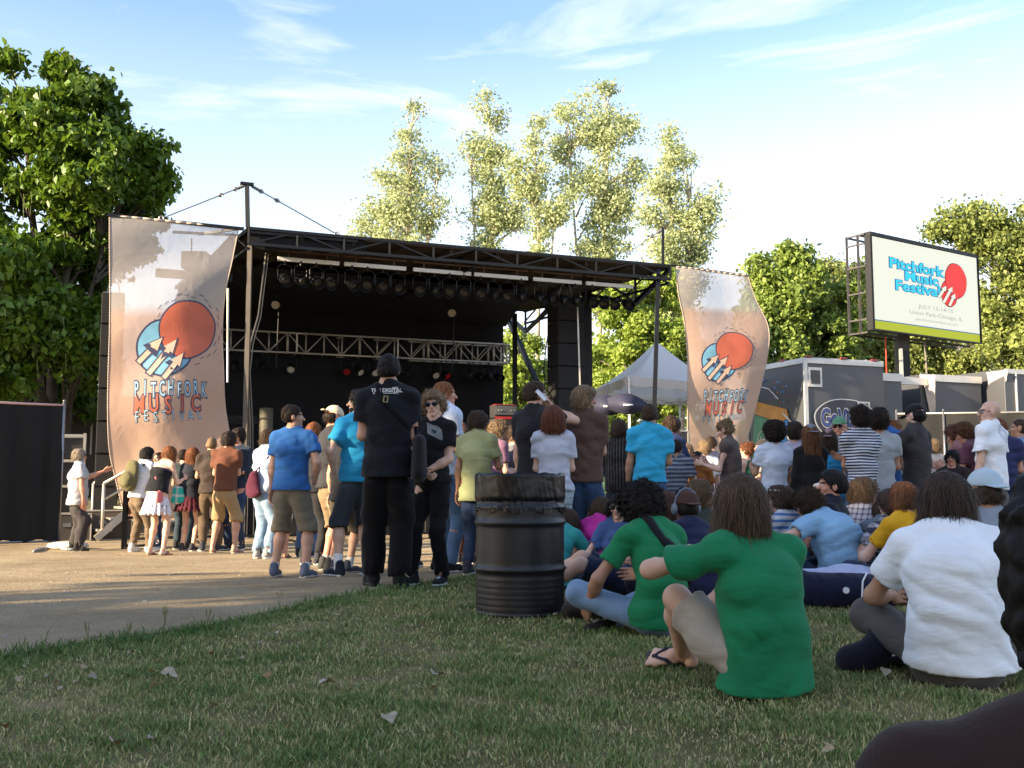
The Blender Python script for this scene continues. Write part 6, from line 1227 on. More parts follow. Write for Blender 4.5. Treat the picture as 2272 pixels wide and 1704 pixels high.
    if glasses:
        B = Acc(); gA = GLASSES; up = .045 if glasses == 'ontop' else 0; [B.add(tf(v + np.array([0, -.018 if up else 0, up * 1.6])), q - o, m__) for v, q, o, m__ in zip(gA.V, gA.Q, np.cumsum([0] + [len(v) for v in gA.V[:-1]]), gA.M)]; link('sunglasses' if glasses != 'clear' else 'glasses', B.mesh('sunglasses', [mat('lens_black', (.012, .012, .015), .08) if glasses != 'clear' else mat('lens_clear', (.25, .2, .18), .1), M_black if glasses != 'ontop' else M_white], s), root)
    # ---------- top
    cres = res if hires else max(res, .013)
    if top:
        kind, col = top[0], top[1]; mt_ = top[2] if len(top) > 2 and top[2] else cloth(col); e_ = .017 if kind != 'tank' else .012; hem = top[3] if len(top) > 3 else .10; xs_ = .012 if sitting else 0
        bot = P0 - dW * (hem - .02); n_dn = -dW
        hemclip = [(bot, n_dn)]
        pr = [T(P0 - dW * hem, W, ((.166 * hf + e_ + xs_) * f, (.120 + e_ + xs_) * f), ((.134 * wf + e_) * f, (.098 + e_) * f), HX), T(W, Cc, ((.134 * wf + e_) * f, (.098 + e_) * f), ((.150 * wf + e_) * f, (.110 + e_) * f), SX), T(Cc, Nb - dN * .065, ((.150 * wf + e_) * f, (.110 + e_) * f), (.108 + e_, .068 + e_), SX)]
        if kind != 'tank': pr += [C(Nb + dH * .01, S[k] * .85 + Nb * .15, .050 + e_ * .4, .048 + e_ * .6) for k in (-1, 1)] + [C(S[-1], S[1], .044 + e_ * .5)]
        else: pr += [C(S[k] * .45 + Nb * .55 - dN * .02, Cc + SX * .08 * k + FX * .06, .03) for k in (-1, 1)] + [C(S[k] * .45 + Nb * .55 - dN * .02, Cc + SX * .08 * k - FX * .07, .03) for k in (-1, 1)]
        subs = []
        for k in (-1, 1):
            a, e, w_ = S[k], J['e', k], J['w', k]
            if kind in ('tee', 'polo'):
                t_ = .62; q = a + (e - a) * t_; nrm = (e - a) / np.linalg.norm(e - a); pr.append(C(a, q + nrm * .02, (.050 + e_ * .8) * al, (.054 + e_) * al, clips=[(q, nrm)])); subs.append(C(q - nrm * .03, q + nrm * .1, (.040 + e_ * .3) * al, (.043 + e_ * .3) * al, sub=True))
            elif kind == 'long': pr += [C(a, e, (.050 + e_ * .7) * al, (.042 + e_ * .6) * al), C(e, w_, (.042 + e_ * .6) * al, (.033 + e_ * .4) * al, clips=[(w_ - (w_ - e) * .06, (w_ - e) / np.linalg.norm(w_ - e))])]
            elif kind == 'cap_sleeve': t_ = .28; q = a + (e - a) * t_; nrm = (e - a) / np.linalg.norm(e - a); pr.append(C(a, q + nrm * .02, (.050 + e_ * .7) * al, (.050 + e_ * .6) * al, clips=[(q, nrm)]))
        cl = list(hemclip)
        if kind == 'strapless': cl += [(Cc + dN * .03, dN)]; pr = pr[:3]
        elif kind != 'tank': subs.append(C(Nb + dH * .03 + FX * .02, Nb + dH * .12 + FX * .02, .058, .075, sub=True))
        if kind == 'tank': cl += [(Nb - dN * .0, dN)]
        amp = .004 if seed == 93 else (.0105 if hires else .012)
        V, Q = surf(pr + subs, cres, .035, folds(amp, seed + int(px), 1.6, .7), cl); nm = {'tee': 'tshirt', 'polo': 'shirt', 'long': 'jacket' if top[4:] == ('jacket',) else 'long_sleeved_shirt', 'tank': 'tank_top', 'strapless': 'strapless_top', 'cap_sleeve': 'blouse'}[kind]
        shirt = link(nm, np_mesh(nm, V * s, Q, True, [mt_]), root)
        if kind in ('polo',):
            V, Q = surf([T(Nb - dN * .012, Nb + dH * .022, (.078, .070), (.066, .060), SX), T(Nb - dN * .03, Nb + dH * .06, (.062, .056), (.052, .048), SX, sub=True)], .009, .01); link('collar', np_mesh('collar', V * s, Q, True, [mt_]), root)
    # ---------- bottom
    if bottom:
        kind, col = bottom[0], bottom[1]; mt_ = bottom[2] if len(bottom) > 2 and bottom[2] else cloth(col); rl_ = rl * f ** .5; top_clip = [(P0 + dW * .075, dW)]
        sq_k = .90 if sitting else 1.0; hem_ = (top[3] if top and len(top) > 3 else .10) if top else 0; tc_ = P0 + dW * (.075 if (sitting or not top or kind == 'skirt') else .04 - hem_); pr = [T(P0 - np.array([0, 0, .03]), P0 + dW * .09, (.164 * hf * f * sq_k, .120 * f * sq_k), (.148 * f, .108 * f), HX, clips=[(tc_, dW)])]; subs = []
        for k in (-1, 1):
            hp, kn, an_ = J['hip', k], J['k', k], J['a', k]; hp2 = hp + (np.array([0, 0, -.03 - hem_]) if not sitting else np.zeros(3)); kd = (kn - hp); kd /= np.linalg.norm(kd); sdn = (an_ - kn) / np.linalg.norm(an_ - kn)
            if kind == 'pants':
                w = bottom[3] if len(bottom) > 3 else 1.0; pr += [C(hp2, kn, .094 * rl_ * sq_k, .069 * rl_ * w), C(kn, an_ - sdn * .02, .068 * rl_ * w, .060 * w * rl_ ** .5, clips=[(an_ - sdn * .005, sdn)])]; subs.append(C(an_ - sdn * .04, an_ + sdn * .1, .050 * w, .056 * w, sub=True))
            elif kind == 'shorts':
                L_ = bottom[3] if len(bottom) > 3 else .95; q = kn + sdn * (.06 * (L_ - .9) / .1) if L_ > .9 else hp2 + (kn - hp2) * L_
                if L_ > .9: pr += [C(hp2, kn, .098 * rl_, .082 * rl_), C(kn, q + sdn * .03, .082 * rl_, .086 * rl_, clips=[(q, sdn)])]; subs.append(C(q - sdn * .03, q + sdn * .1, .068 * rl_, .082 * rl_, sub=True))
                else: pr.append(C(hp2, q + kd * .03, .098 * rl_ * sq_k, .096 * rl_, clips=[(q, kd)])); subs.append(C(q - kd * .03, q + kd * .1, .072 * rl_, .084 * rl_, sub=True))
            elif kind == 'skirt': pass
        if kind == 'skirt':
            L_ = bottom[3] if len(bottom) > 3 else .42; c0 = P0 + dW * .06; c1 = P0 - np.array([0, 0, L_ - .06]); pr = [T(c0, c1, (.135, .11), (.25, .21), HX, clips=[(c1 + np.array([0, 0, .01]), (0, 0, -1)), (c0 + np.array([0, 0, .005]), (0, 0, 1))])]; subs = [T(c1 + np.array([0, 0, .09]), c1 - np.array([0, 0, .2]), (.19, .15), (.26, .22), HX, sub=True)]
            rip = lambda X, Y, Z: .011 * np.sin(np.arctan2(X - P0[0], Y - P0[1]) * 17 + 9 * Z) * np.clip((P0[2] + .05 - Z) * 4, 0, 1.3)
            V, Q = surf(pr + subs, cres, .03, rip)
        else: V, Q = surf(pr + subs, cres, .035, folds(.0095, seed + int(px) + 9, 1.2, .8))
        nm = {'pants': 'jeans' if bottom[4:] == ('jeans',) or (len(bottom) > 2 and bottom[2] is not None and kind == 'pants' and col[2] > col[0] * 1.3) else 'trousers', 'shorts': 'shorts', 'skirt': 'skirt'}[kind]; link(nm, np_mesh(nm, V * s, Q, True, [mt_]), root)
    # ---------- feet
    if shoes:
        sv_, sq_, sm_ = SHOES[shoes[0]]
        for k in (-1, 1):
            if J['h', k] is None and False: pass
            an_ = J['a', k]; shin = J['a', k] - J['k', k]; shin /= np.linalg.norm(shin)
            t = J['toe', k]
            if t is not None: fwd = np.array([t[0] * k, t[1], t[2]], float); fwd /= np.linalg.norm(fwd); up = -shin; up = up - fwd * (up @ fwd); up /= np.linalg.norm(up) + 1e-6
            elif shin[2] < -.55: a_ = rng.uniform(.1, .4) * k; fwd = np.array([math.sin(a_), math.cos(a_), 0]); up = np.array([0, 0, 1.0])
            else: fwd = np.array([shin[0], shin[1], .0]) + np.array([0, 0, .6 if abs(shin[0]) < .5 else .0]); fwd /= np.linalg.norm(fwd); up = -shin; up = up + np.array([0, 0, .8]); up -= fwd * (up @ fwd); up /= np.linalg.norm(up)
            x = np.cross(fwd, up); o_ = an_ - up * .080; V = sv_ * (.93 if fem else 1.02); V = (-V[:, :1] if k == 1 else V[:, :1]) * x * (-1 if True else 1) + V[:, 1:2] * fwd + V[:, 2:3] * up + o_
            Q = sq_ if k == -1 else sq_[:, ::-1]
            Q = Q[:, ::-1] if False else Q
            link('shoe' if shoes[0] == 'sneaker' else ('sandal' if shoes[0] == 'sandal' else 'foot'), np_mesh('shoe', V * s, Q, True, [cloth(shoes[1], crease=.3), mat('sole', shoes[2], .7), mat('laces', shoes[3] if len(shoes) > 3 else (.5, .5, .5), .8), sm], sm_), root)
            if socks: V, Q = surf([C(an_ - shin * socks[1], an_ + shin * .03, .043, .040, clips=[(an_ - shin * socks[1] , -shin)])], .010, .01, folds(.002, 1)); link('sock', np_mesh('sock', V * s, Q, True, [cloth(socks[0])]), root)
    root['_s'] = s
    info = dict(root=root, s=s, Hd=Hd, S=S, J=J, P0=P0, W=W, C=Cc, Nb=Nb, SX=SX, FX=FX, f=f, Rn=Rn, dN=dN)
    if extras: extras(info)
    del root['_s']; return info
def wpt(I, p):
    """person-frame point -> world"""
    r = I['root']; M = Matrix.Translation(r.location) @ r.rotation_euler.to_matrix().to_4x4(); return M @ (Vector([float(q) for q in p]) * I['s'])
def worn(I, name, label, cat, prims, h, mats, k=.01, disp=None, mi=None):
    """a separate thing carried by a person, modelled in that person's frame"""
    V, Q = surf(prims, h, k, disp); c = V.mean(0); c[2] = V[:, 2].min(); o = link(name, np_mesh(name, (V - c) * I['s'], Q, True, mats)); o.location = wpt(I, c); o.rotation_euler = I['root'].rotation_euler; tag(o, label, cat); return o
def shirt_art(I, draw, mats, back=True, name='print', off=.135):
    """flat print laid on the shirt: draws in metres on the back or chest by shrink-casting onto the shirt mesh"""
    r = I['root']; sh = [c for c in COL.objects if c.parent == r and c.name.split('.')[0] in ('tshirt', 'shirt', 'jacket', 'long_sleeved_shirt', 'blouse', 'shorts')][0]
    from mathutils.bvhtree import BVHTree
    me = sh.data; bvh = BVHTree.FromPolygons([v.co for v in me.vertices], [tuple(p.vertices) for p in me.polygons]); sgn = -1 if back else 1; s = I['s']; FXv = Vector(I['FX']); SXv = Vector(I['SX']); C0 = Vector([float(q) for q in (I['C'] + I['Nb']) / 2]) * s
    def fn(x, y, lift):
        o = C0 + SXv * x * (1 if back else -1) + Vector((0, 0, y)) + FXv * sgn * .6; hit = bvh.ray_cast(o, FXv * -sgn)
        return (hit[0] + FXv * sgn * (.003 + lift)) if hit[0] else o + FXv * -sgn * .45
    A = Art(fn); draw(A); o = A.build(name, mats, r); return o
# ================================================================== PEOPLE
SK = (.50, .30, .21); SKP = (.60, .39, .29); SKT = (.42, .23, .14); SKD = (.13, .065, .04); SKR = (.55, .28, .19)
BRN = (.045, .026, .014); DBR = (.020, .012, .008); BLK = (.010, .008, .007); BLO = (.26, .17, .08); DBL = (.19, .125, .068); RED = (.17, .06, .02); GRYH = (.25, .2, .15)
CB = (.009, .010, .013); WH = (.70, .72, .74); KH = (.24, .185, .115); KHG = (.17, .145, .105); DEN = (.060, .105, .20); DEND = (.030, .050, .10); DENL = (.22, .31, .42); CYAN = (.035, .36, .58)
J1 = lambda c=DEN: ('pants', c, cloth(c, denim=True)); 
P = person
def strap_on(I, a, b, hw_, name, label, col=(.008, .008, .010), cat='strap'):
    from mathutils.bvhtree import BVHTree
    r = I['root']; me = [c for c in COL.objects if c.parent == r and c.name.startswith('tshirt')][0].data; bvh = BVHTree.FromPolygons([v.co for v in me.vertices], [tuple(p.vertices) for p in me.polygons]); s_ = I['s']; F_ = Vector([float(q) for q in I['FX']]); X_ = Vector([float(q) for q in I['SX']])
    a = Vector([float(q) for q in a]) * s_; b = Vector([float(q) for q in b]) * s_; n = 26; V = []
    d = (b - a).normalized(); sd_ = F_.cross(d).normalized() * hw_
    up = Vector((0, 0, 1))
    for i in range(n + 1):
        c = a.lerp(b, i / n)
        for e in (-1, -.33, .33, 1):
            o = c + sd_ * e; dr_ = F_ if i > 3 else (F_ * (i / 4) - up * (1 - i / 4)).normalized(); h_ = bvh.ray_cast(o - dr_ * .6, dr_); q = h_[0] if h_[0] else o
            V.append(q - dr_ * .004); V.append(q - dr_ * .012)
    Q = []
    for i in range(n):
        for e in range(3):
            k = (i * 4 + e) * 2; m_ = ((i + 1) * 4 + e) * 2; Q.append((k + 1, k + 3, m_ + 3, m_ + 1)); Q.append((k, m_, m_ + 2, k + 2))
        k = (i * 4) * 2; m_ = ((i + 1) * 4) * 2; Q.append((k, k + 1, m_ + 1, m_)); k += 6; m_ += 6; Q.append((k + 1, k, m_, m_ + 1))
    c = V[0].copy(); o = link(name, np_mesh(name, [tuple(v - c) for v in V], Q, True, [cloth(col, crease=.3)])); o.location = wpt(I, c / s_); o.rotation_euler = r.rotation_euler; tag(o, label, cat)
# ---- left group at the barricade
def tee_text(I):
    def dr(A): [A.stroke([(-.10 + .022 * i, -.03), (-.095 + .022 * i, -.008 + .006 * (i % 2)), (-.085 + .022 * i, -.028)], .007, 0, 0) for i in range(10)]; A.stroke([(-.05, .03), (-.02, .06), (0, .03)], .008, 0, 0)
    shirt_art(I, dr, [mat('print_ink', (.05, .06, .08), .7)], back=False)
P('heavy-set man in a long grey tee and sunglasses, alone beside the black fence panel', 176, 994, 16.0, -55, arms=('point', 'down'), legs=('apart', 'apart'), skin=SKR, top=('tee', (.33, .35, .38), None, .20), bottom=('pants', (.045, .04, .04), None, 1.3), hairs=('shaggy', GRYH), fat=1.32, glasses='sun', shoes=('sneaker', (.02, .02, .02), (.03, .03, .03)), seed=1, extras=tee_text)
def bp(I):
    S, C0, F_ = I['S'], I['C'], I['FX']; c = C0 - F_ * .22 - I['dN'] * .02
    worn(I, 'backpack', 'olive and black backpack on the boy in the white shirt at the barricade', 'backpack', [T(c - I['dN'] * .17, c + I['dN'] * .17, (.15, .10), (.13, .08), I['SX']), T(c - F_ * .09 - I['dN'] * .14, c - F_ * .09, (.12, .06), (.11, .05), I['SX'])] + [C(S[k] * .6 + I['Nb'] * .4 - F_ * .08, S[k] * .6 + I['Nb'] * .4 + F_ * .07, .022) for k in (-1, 1)], .014, [cloth((.12, .11, .055))], .03, folds(.005, 3))
P('dark-haired boy in a white shirt wearing an olive backpack, leaning on the barricade', 327, 991, 15.6, -35, arms=('mid', 'mid'), legs=('stand', 'fwd'), skin=SK, top=('tee', WH), bottom=('pants', (.14, .10, .065)), hairs=('shaggy', BLK), lean=(12, 14, 10, 20), seed=2, shoes=('sneaker', (.6, .6, .58), (.6, .6, .58)), extras=bp)
def sb(I):
    S = I['S']; a = S[-1] * .5 + I['Nb'] * .5 - I['FX'] * .06; b = I['P0'] + I['SX'] * .15 - I['FX'] * .09; q = (a + b) / 2 - I['FX'] * .075; o = worn(I, 'shoulder_bag', 'pink strap and small bag slung across the back of the woman in the spotted skirt', 'bag', [C(a + I['dN'] * .02, q, .014), C(q, b, .014), T(b - np.array([0, 0, .12]), b, (.035, .07), (.03, .06), (1, 0, 0))], .010, [cloth((.55, .15, .16))], .01)
P('woman in a black strapless top and short white spotted skirt, bending over the barricade', 378, 988, 14.6, -25, arms=('down', 'mid'), legs=('stand', 'apart'), skin=SKP, top=('strapless', CB, None, .02), bottom=('skirt', (.62, .60, .66), cloth((.62, .60, .66), 'spots', (.06, .06, .15), .035, duty=.22), .40), hairs=('bob', RED), fem=True, fat=1.14, lean=(14, 20, 26, 40), seed=3, shoes=('sandal', (.1, .02, .02), (.12, .05, .04)), H=1.62, py_feet=1232, extras=sb)
P('short-haired person facing the viewer behind the barricade, between the backpack and the spotted skirt', 352, 1002, 17.0, 150, skin=SK, top=('tee', CB), bottom=J1(DEND), hairs=('short', DBR), seed=4, arms=('front', 'front'))
P('long-haired young woman in dark clothes carrying a turquoise bag at the barricade', 428, 1004, 15.9, -15, arms=('down', 'front'), skin=SKP, top=('long', (.02, .022, .03), None, .1), bottom=('skirt', (.07, .012, .02), None, .35), hairs=('long', RED), fem=True, seed=5, H=1.62, lean=(4, 6, 8, 12), extras=lambda I: worn(I, 'turquoise_bag', 'turquoise and white cloth bag at the hip of the long-haired young woman', 'bag', [T(I['P0'] - np.array([.12, .14, .12]), I['P0'] - np.array([.12, .14, -.10]), (.13, .05), (.10, .03), I['SX'])], .012, [cloth((.02, .33, .30), 'plaid', (.55, .5, .5), .13, duty=.3)], .02, folds(.004, 2)))
P('person in dark jeans and white sneakers half hidden behind the long-haired young woman', 408, 1010, 16.4, -10, skin=SK, top=('tee', (.02, .03, .03)), bottom=J1((.03, .045, .06)), hairs=('short', DBR), seed=6, shoes=('sneaker', (.03, .03, .03), (.6, .6, .6)), H=1.6, arms=('mid', 'mid'))
P('man with cropped sandy hair in a dark brown shirt and brown trousers', 470, 970, 15.8, 5, skin=SK, top=('tee', (.045, .033, .028)), bottom=('pants', (.10, .07, .045)), hairs=('buzz', DBL), arms=('mid', 'mid'), legs=('stand', 'fwd'), seed=7)
P('man in a rust brown tee and baggy khaki cargo shorts, seen from behind', 508, 956, 15.3, -12, skin=SK, top=('tee', (.115, .045, .026)), bottom=('shorts', (.30, .21, .11), None, 1.0), hairs=('shaggy', DBR), arms=('mid', 'folded'), legs=('apart', 'apart'), seed=8, shoes=('sandal', (.2, .12, .08), (.5, .4, .3)), lean=(2, 4, 8, 14))
P('long-haired man in a dark hooded jacket facing the viewer beside the barricade', 527, 949, 16.2, 165, skin=SKR, top=('long', (.022, .03, .05), None, .1, 'jacket'), bottom=J1(DEND), hairs=('shaggy', DBR), arms=('front', 'down'), seed=9)
def dbag(I):
    b = I['P0'] + I['SX'] * -.02 - I['FX'] * .17; a = I['S'][1] - I['FX'] * .04; worn(I, 'drawstring_bag', 'dark maroon drawstring bag on the back of the man in the pale blue tee', 'bag', [T(b - np.array([0, 0, .08]), b + np.array([0, 0, .16]), (.13, .07), (.06, .05), I['SX']), C(b + np.array([0, 0, .18]), a, .012)], .012, [cloth((.07, .014, .03))], .03, folds(.006, 4))
P('man in a pale blue tee and faded jeans carrying a maroon drawstring bag', 596, 950, 13.6, -35, skin=SK, top=('tee', (.36, .44, .56)), bottom=('pants', DENL, cloth((.20, .29, .40), denim=True), 1.25), hairs=('shaggy', BRN), arms=('front', 'front'), seed=10, shoes=('sneaker', (.3, .3, .3), (.6, .6, .6)), lean=(0, 2, 6, 12), extras=dbag)
P('bare-legged person in white shorts partly hidden by the man in the blue tee', 622, 985, 13.8, 10, skin=SKR, top=('tee', (.5, .5, .46)), bottom=('shorts', (.5, .5, .45), None, .75), hairs=('bob', BRN), fem=True, seed=11, shoes=('sandal', (.1, .1, .1), (.2, .1, .08)), arms=('front', 'front'), H=1.6)
# ---- centre-left, nearer
P('sturdy man in a royal blue tee, grey cargo shorts and grey sneakers, seen from behind', 651, 897, 10.0, -14, skin=SK, top=('tee', (.028, .115, .33)), bottom=('shorts', KHG, None, .98), hairs=('short', DBR), arms=('down', 'pocket'), legs=('apart', 'apart'), fat=1.14, seed=12, shoes=('sneaker', (.10, .12, .17), (.45, .44, .42)), socks=((.6, .6, .6), .07), headyaw=-62, res=.012)
P('young man in a tan backwards cap, dark grey tee and khaki shorts', 741, 900, 11.0, -60, skin=SKR, top=('tee', (.030, .030, .034)), bottom=('shorts', (.20, .145, .085), None, 1.0), hairs=('cap', DBR), cap=('backcap', (.58, .48, .33)), arms=('down', 'front'), seed=13, lean=(0, 0, 4, 10), headpitch=22, socks=((.4, .4, .38), .08), shoes=('sneaker', (.05, .05, .05), (.3, .3, .3)))
P('man in a loose black tee and olive shorts right beside the tan backwards cap', 769, 930, 10.7, -30, skin=SK, top=('tee', (.016, .017, .02), None, .16), bottom=('shorts', (.09, .075, .05), None, 1.0), hairs=('shaggy', DBR), arms=('down', 'front'), seed=14, socks=((.6, .6, .6), .10), shoes=('sneaker', (.05, .06, .08), (.3, .3, .3)), lean=(0, 2, 5, 8))
P('dark-haired bearded man in a bright blue tee and slate shorts, profile to the left', 797, 862, 10.2, 28, skin=SKP, top=('tee', (.02, .26, .48)), bottom=('shorts', (.035, .045, .055), None, .98), hairs=('shaggy', BLK, 1, 'beard'), arms=('pocket', 'down'), legs=('apart', 'stand'), seed=15, headyaw=55, socks=((.75, .75, .75), .13), shoes=('sneaker', (.015, .02, .035), (.45, .45, .45)), lean=(-3, -2, 0, 0))
def tallx(I):
    def dr(A):
        A.text('THE DIGITAL', -.005, .075, .045, .0, 0, .0015); A.stroke([(-.03, .052), (.05, .050)], .005, 0, 0); A.text('ART', .065, .093, .028, .0, 0, .0012); A.text('WT', .075, .052, .028, 0, 0, .0012); A.poly([(-.115, .060), (-.115, .040), (-.103, .050)], 0, 0)
    shirt_art(I, dr, [mat('print_white', (.55, .55, .52), .7)])
    a = I['S'][-1] * .55 + I['Nb'] * .45 - I['FX'] * .02; b = I['P0'] + I['SX'] * .21 + np.array([0, 0, .22]); c = (a + b) / 2 - I['FX'] * .155; bb = b + np.array([.03, 0, -.24])
    worn(I, 'messenger_bag', 'black messenger bag at the right hip of the very tall man in black', 'bag', [C(b, bb, .02), T(bb - np.array([0, .10, .10]), bb + np.array([0, -.08, .14]), (.06, .16), (.05, .15), I['SX'])], .011, [cloth((.010, .010, .012), crease=.5)], .012)
    strap_on(I, a, b - I['SX'] * .03, .020, 'bag_strap', 'black strap running from the left shoulder across the very tall man\'s back', (.004, .004, .005))
    q = c + I['dN'] * .07 - I['SX'] * .06 - I['FX'] * .02; o = worn(I, 'strap_buckle', 'small brass buckle on the strap across the very tall man\'s back', 'buckle', [C(q + np.array([x0, 0, z0]), q + np.array([x1, 0, z1]), .004) for x0, z0, x1, z1 in ((-.016, -.02, .012, -.024), (.012, -.024, .018, .018), (.018, .018, -.01, .022), (-.01, .022, -.016, -.02))], .004, [mat('brass', (.35, .28, .15), .4, .8)], .004)
P('very tall man all in black with a messenger bag, seen from behind', 862, 782, 8.75, 2, skin=SK, top=('tee', (.008, .009, .013), None, .16), bottom=('pants', (.003, .003, .004), None, 1.35), hairs=('short', BLK, 1), arms=('front', 'front'), legs=('fwd', 'stand'), seed=16, fat=1.08, shoes=('sneaker', (.01, .01, .01), (.02, .02, .02)), res=.011, side=0, extras=tallx)
def blondx(I):
    def dr(A):
        for i in range(9):
            for j in range(5):
                x = -.02 + .016 * i + .005 * j; y = .03 - .020 * j - .008 * i + .03
                if (i, j) in ((3, 2), (4, 2), (5, 2), (4, 3)): continue
                A.stroke([(x - .006, y - .006), (x + .006, y + .006)], .004, 0, 0); A.stroke([(x - .006, y + .006), (x + .006, y - .004)], .0035, .001, 0 if (i + j) % 3 else 1)
        A.disc(.045, .0, .052, 0, 0, .04, r0=.93)
    shirt_art(I, dr, [mat('print_white', (.55, .55, .52), .7), mat('print_bluewhite', (.2, .3, .5), .7)], back=False)
    w_ = I['J']['w', -1]; e_ = I['J']['e', -1]; worn(I, 'wristband', 'black wristband on the smiling curly blond man', 'wristband', [C(w_ * .93 + e_ * .07, w_ * .97 + e_ * .03, .031)], .006, [M_black])
P('smiling curly blond man in wraparound sunglasses and a black printed tee, facing the viewer', 963, 868, 9.1, 180 - 22, skin=SKP, top=('tee', (.008, .009, .011), None, .06), bottom=('pants', (.005, .005, .006), None, 1.0), hairs=('curly', (.25, .17, .10), 2), arms=('cross_low', 'cross_low'), legs=('stand', 'fwd'), seed=17, glasses='sun', shoes=('sneaker', (.015, .015, .02), (.5, .5, .5)), headyaw=12, headroll=6, lean=(0, -3, -3, 0), extras=blondx, res=.011)
P('red-haired man in a white tee and blue jeans, profile to the right', 987, 844, 10.8, -58, skin=SKR, top=('tee', (.55, .62, .75)), bottom=J1((.10, .17, .28)), hairs=('short', (.22, .085, .03), 1), arms=('front', 'front'), legs=('stand', 'stand'), seed=18, shoes=('sneaker', (.02, .02, .02), (.5, .48, .45)), headyaw=-15)
P('man in a pale olive short-sleeved shirt and jeans behind the barrel, seen from behind', 1062, 908, 10.3, -22, skin=SKT, top=('polo', (.33, .35, .17), None, .20), bottom=J1(DEND), hairs=('shaggy', BRN, 1), arms=('down', 'mid'), seed=19, headyaw=-40, fat=1.05, glasses='clear', lean=(0, 0, 4, 14))
P('curly blond person with a hand raised to the face, seen past the olive shirt', 1104, 934, 12.2, -50, skin=SKP, top=('tee', (.2, .1, .15)), bottom=J1(), hairs=('curly', DBL), arms=('face', 'front'), seed=20, lean=(0, 5, 10, 20), headpitch=15)
P('brown-haired woman looking down between the curly blond and the phone caller', 1140, 942, 12.6, 120, skin=SKP, top=('tank', (.12, .12, .14)), bottom=('skirt', CB), hairs=('long', BRN), fem=True, arms=('mid', 'mid'), seed=21, headpitch=20)
P('ginger-haired person catching orange sunlight behind the blond in sunglasses', 1020, 935, 13.0, -80, skin=SKR, top=('tee', CB), bottom=('pants', (.05, .04, .04)), hairs=('shaggy', RED), arms=('front', 'front'), seed=22)
P('person in rust shorts whose bare legs show behind the blond in sunglasses', 1035, 985, 12.4, -20, skin=SKR, top=('long', (.10, .03, .025), None, .2), bottom=('pants', (.09, .045, .03)), hairs=('short', DBR), arms=('down', 'down'), seed=23, H=1.66)
def phonex(I):
    w_, Hd, SX, FX = I['J']['w', 1], I['Hd'], I['SX'], I['FX']; Rn = I['Rn']; q = Hd + Rn @ np.array([.098, .015, -.012]); a = Rn @ np.array([.01, .035, -.04])
    worn(I, 'mobile_phone', 'silver flip phone held to the ear of the tall young man in black', 'phone', [T(q - a, q + a, (.010, .024), (.010, .024), Rn @ np.array([1., 0, 0]))], .005, [mat('phone_silver', (.55, .55, .58), .25, .6)], .004)
P('tall young man in a black tee talking on a silver phone', 1188, 843, 10.0, -48, skin=SKP, top=('tee', (.012, .012, .015), None, .12), bottom=('pants', (.015, .015, .02)), hairs=('short', BRN, 2), arms=('down', ((-.065, .115, .10), (.9, .3, -.9), 'grip', (0, -.6, 1))), seed=25, headyaw=-22, lean=(0, 0, 4, 10), extras=phonex)
P('auburn-haired woman in a light grey tee and torn pale jeans beside the barrel', 1228, 899, 9.2, -8, skin=SKP, top=('tee', (.44, .46, .53), None, .07), bottom=('shorts', DENL, cloth((.36, .45, .50), 'h', (.20, .24, .27), .055, True, .16), 1.0), hairs=('bob', (.12, .04, .02)), fem=True, fat=1.12, arms=('front', 'front'), seed=26, res=.012)
P('tall blond man in a brown tee and blue jeans with arms folded, face turned right', 1296, 855, 10.2, -25, skin=SK, top=('tee', (.095, .055, .042), None, .12), bottom=('pants', DEND, cloth((.030, .062, .13), denim=True), 1.12), hairs=('shaggy', DBL, 2, 'beard'), arms=('down', 'folded'), legs=('stand', 'stand'), seed=27, headyaw=-50, fat=1.06, res=.012, shoes=('sneaker', (.03, .03, .03), (.1, .1, .1)))
P('man in a black pinstriped shirt and dark jeans, left of the bright turquoise shirt', 1373, 928, 11.8, -12, skin=SK, top=('long', (.016, .015, .016), cloth((.016, .015, .016), 'v', (.16, .14, .11), .034, duty=.13), .10), bottom=J1((.02, .025, .035)), hairs=('shaggy', BRN), arms=('front', 'front'), seed=28)
P('man in a bright turquoise tee and blue jeans, seen from behind', 1441, 893, 11.0, -12, skin=SKT, top=('tee', CYAN, None, .06), bottom=J1((.05, .09, .17)), hairs=('short', BRN, 1), arms=('down', 'front'), seed=29, res=.013)
P('brown-haired man in a dark blue top looking down behind the turquoise tee', 1492, 924, 12.8, -70, skin=SKR, top=('tee', (.02, .03, .09)), bottom=J1(DEND), hairs=('shaggy', BRN), arms=('mid', 'mid'), seed=30, headpitch=20)
P('person in a grey striped top and jeans right behind the turquoise tee', 1502, 968, 12.2, -30, skin=SKT, top=('tee', (.07, .08, .11), cloth((.05, .06, .10), 'h', (.2, .22, .25), .05)), bottom=J1((.12, .16, .24)), hairs=('short', DBR), arms=('mid', 'mid'), seed=31, H=1.5)
P('child with sandy hair in a bright red top', 1524, 984, 14.5, -25, skin=SKP, top=('tee', (.60, .03, .025)), bottom=J1(), hairs=('shaggy', DBL), arms=('down', 'mid'), seed=32)
P('blond child in a white tee standing in sunlight below the right banner', 1562, 975, 14.2, 10, skin=SKP, top=('tee', (.80, .77, .76)), bottom=('pants', (.4, .38, .4)), hairs=('shaggy', DBL, 1), arms=('down', 'down'), seed=33, fat=1.05)
P('brown-haired person in a navy collar behind the blond child in white', 1578, 966, 15.2, -30, skin=SK, top=('tee', (.03, .035, .07)), bottom=J1(), hairs=('short', BRN), arms=('mid', 'mid'), seed=34)
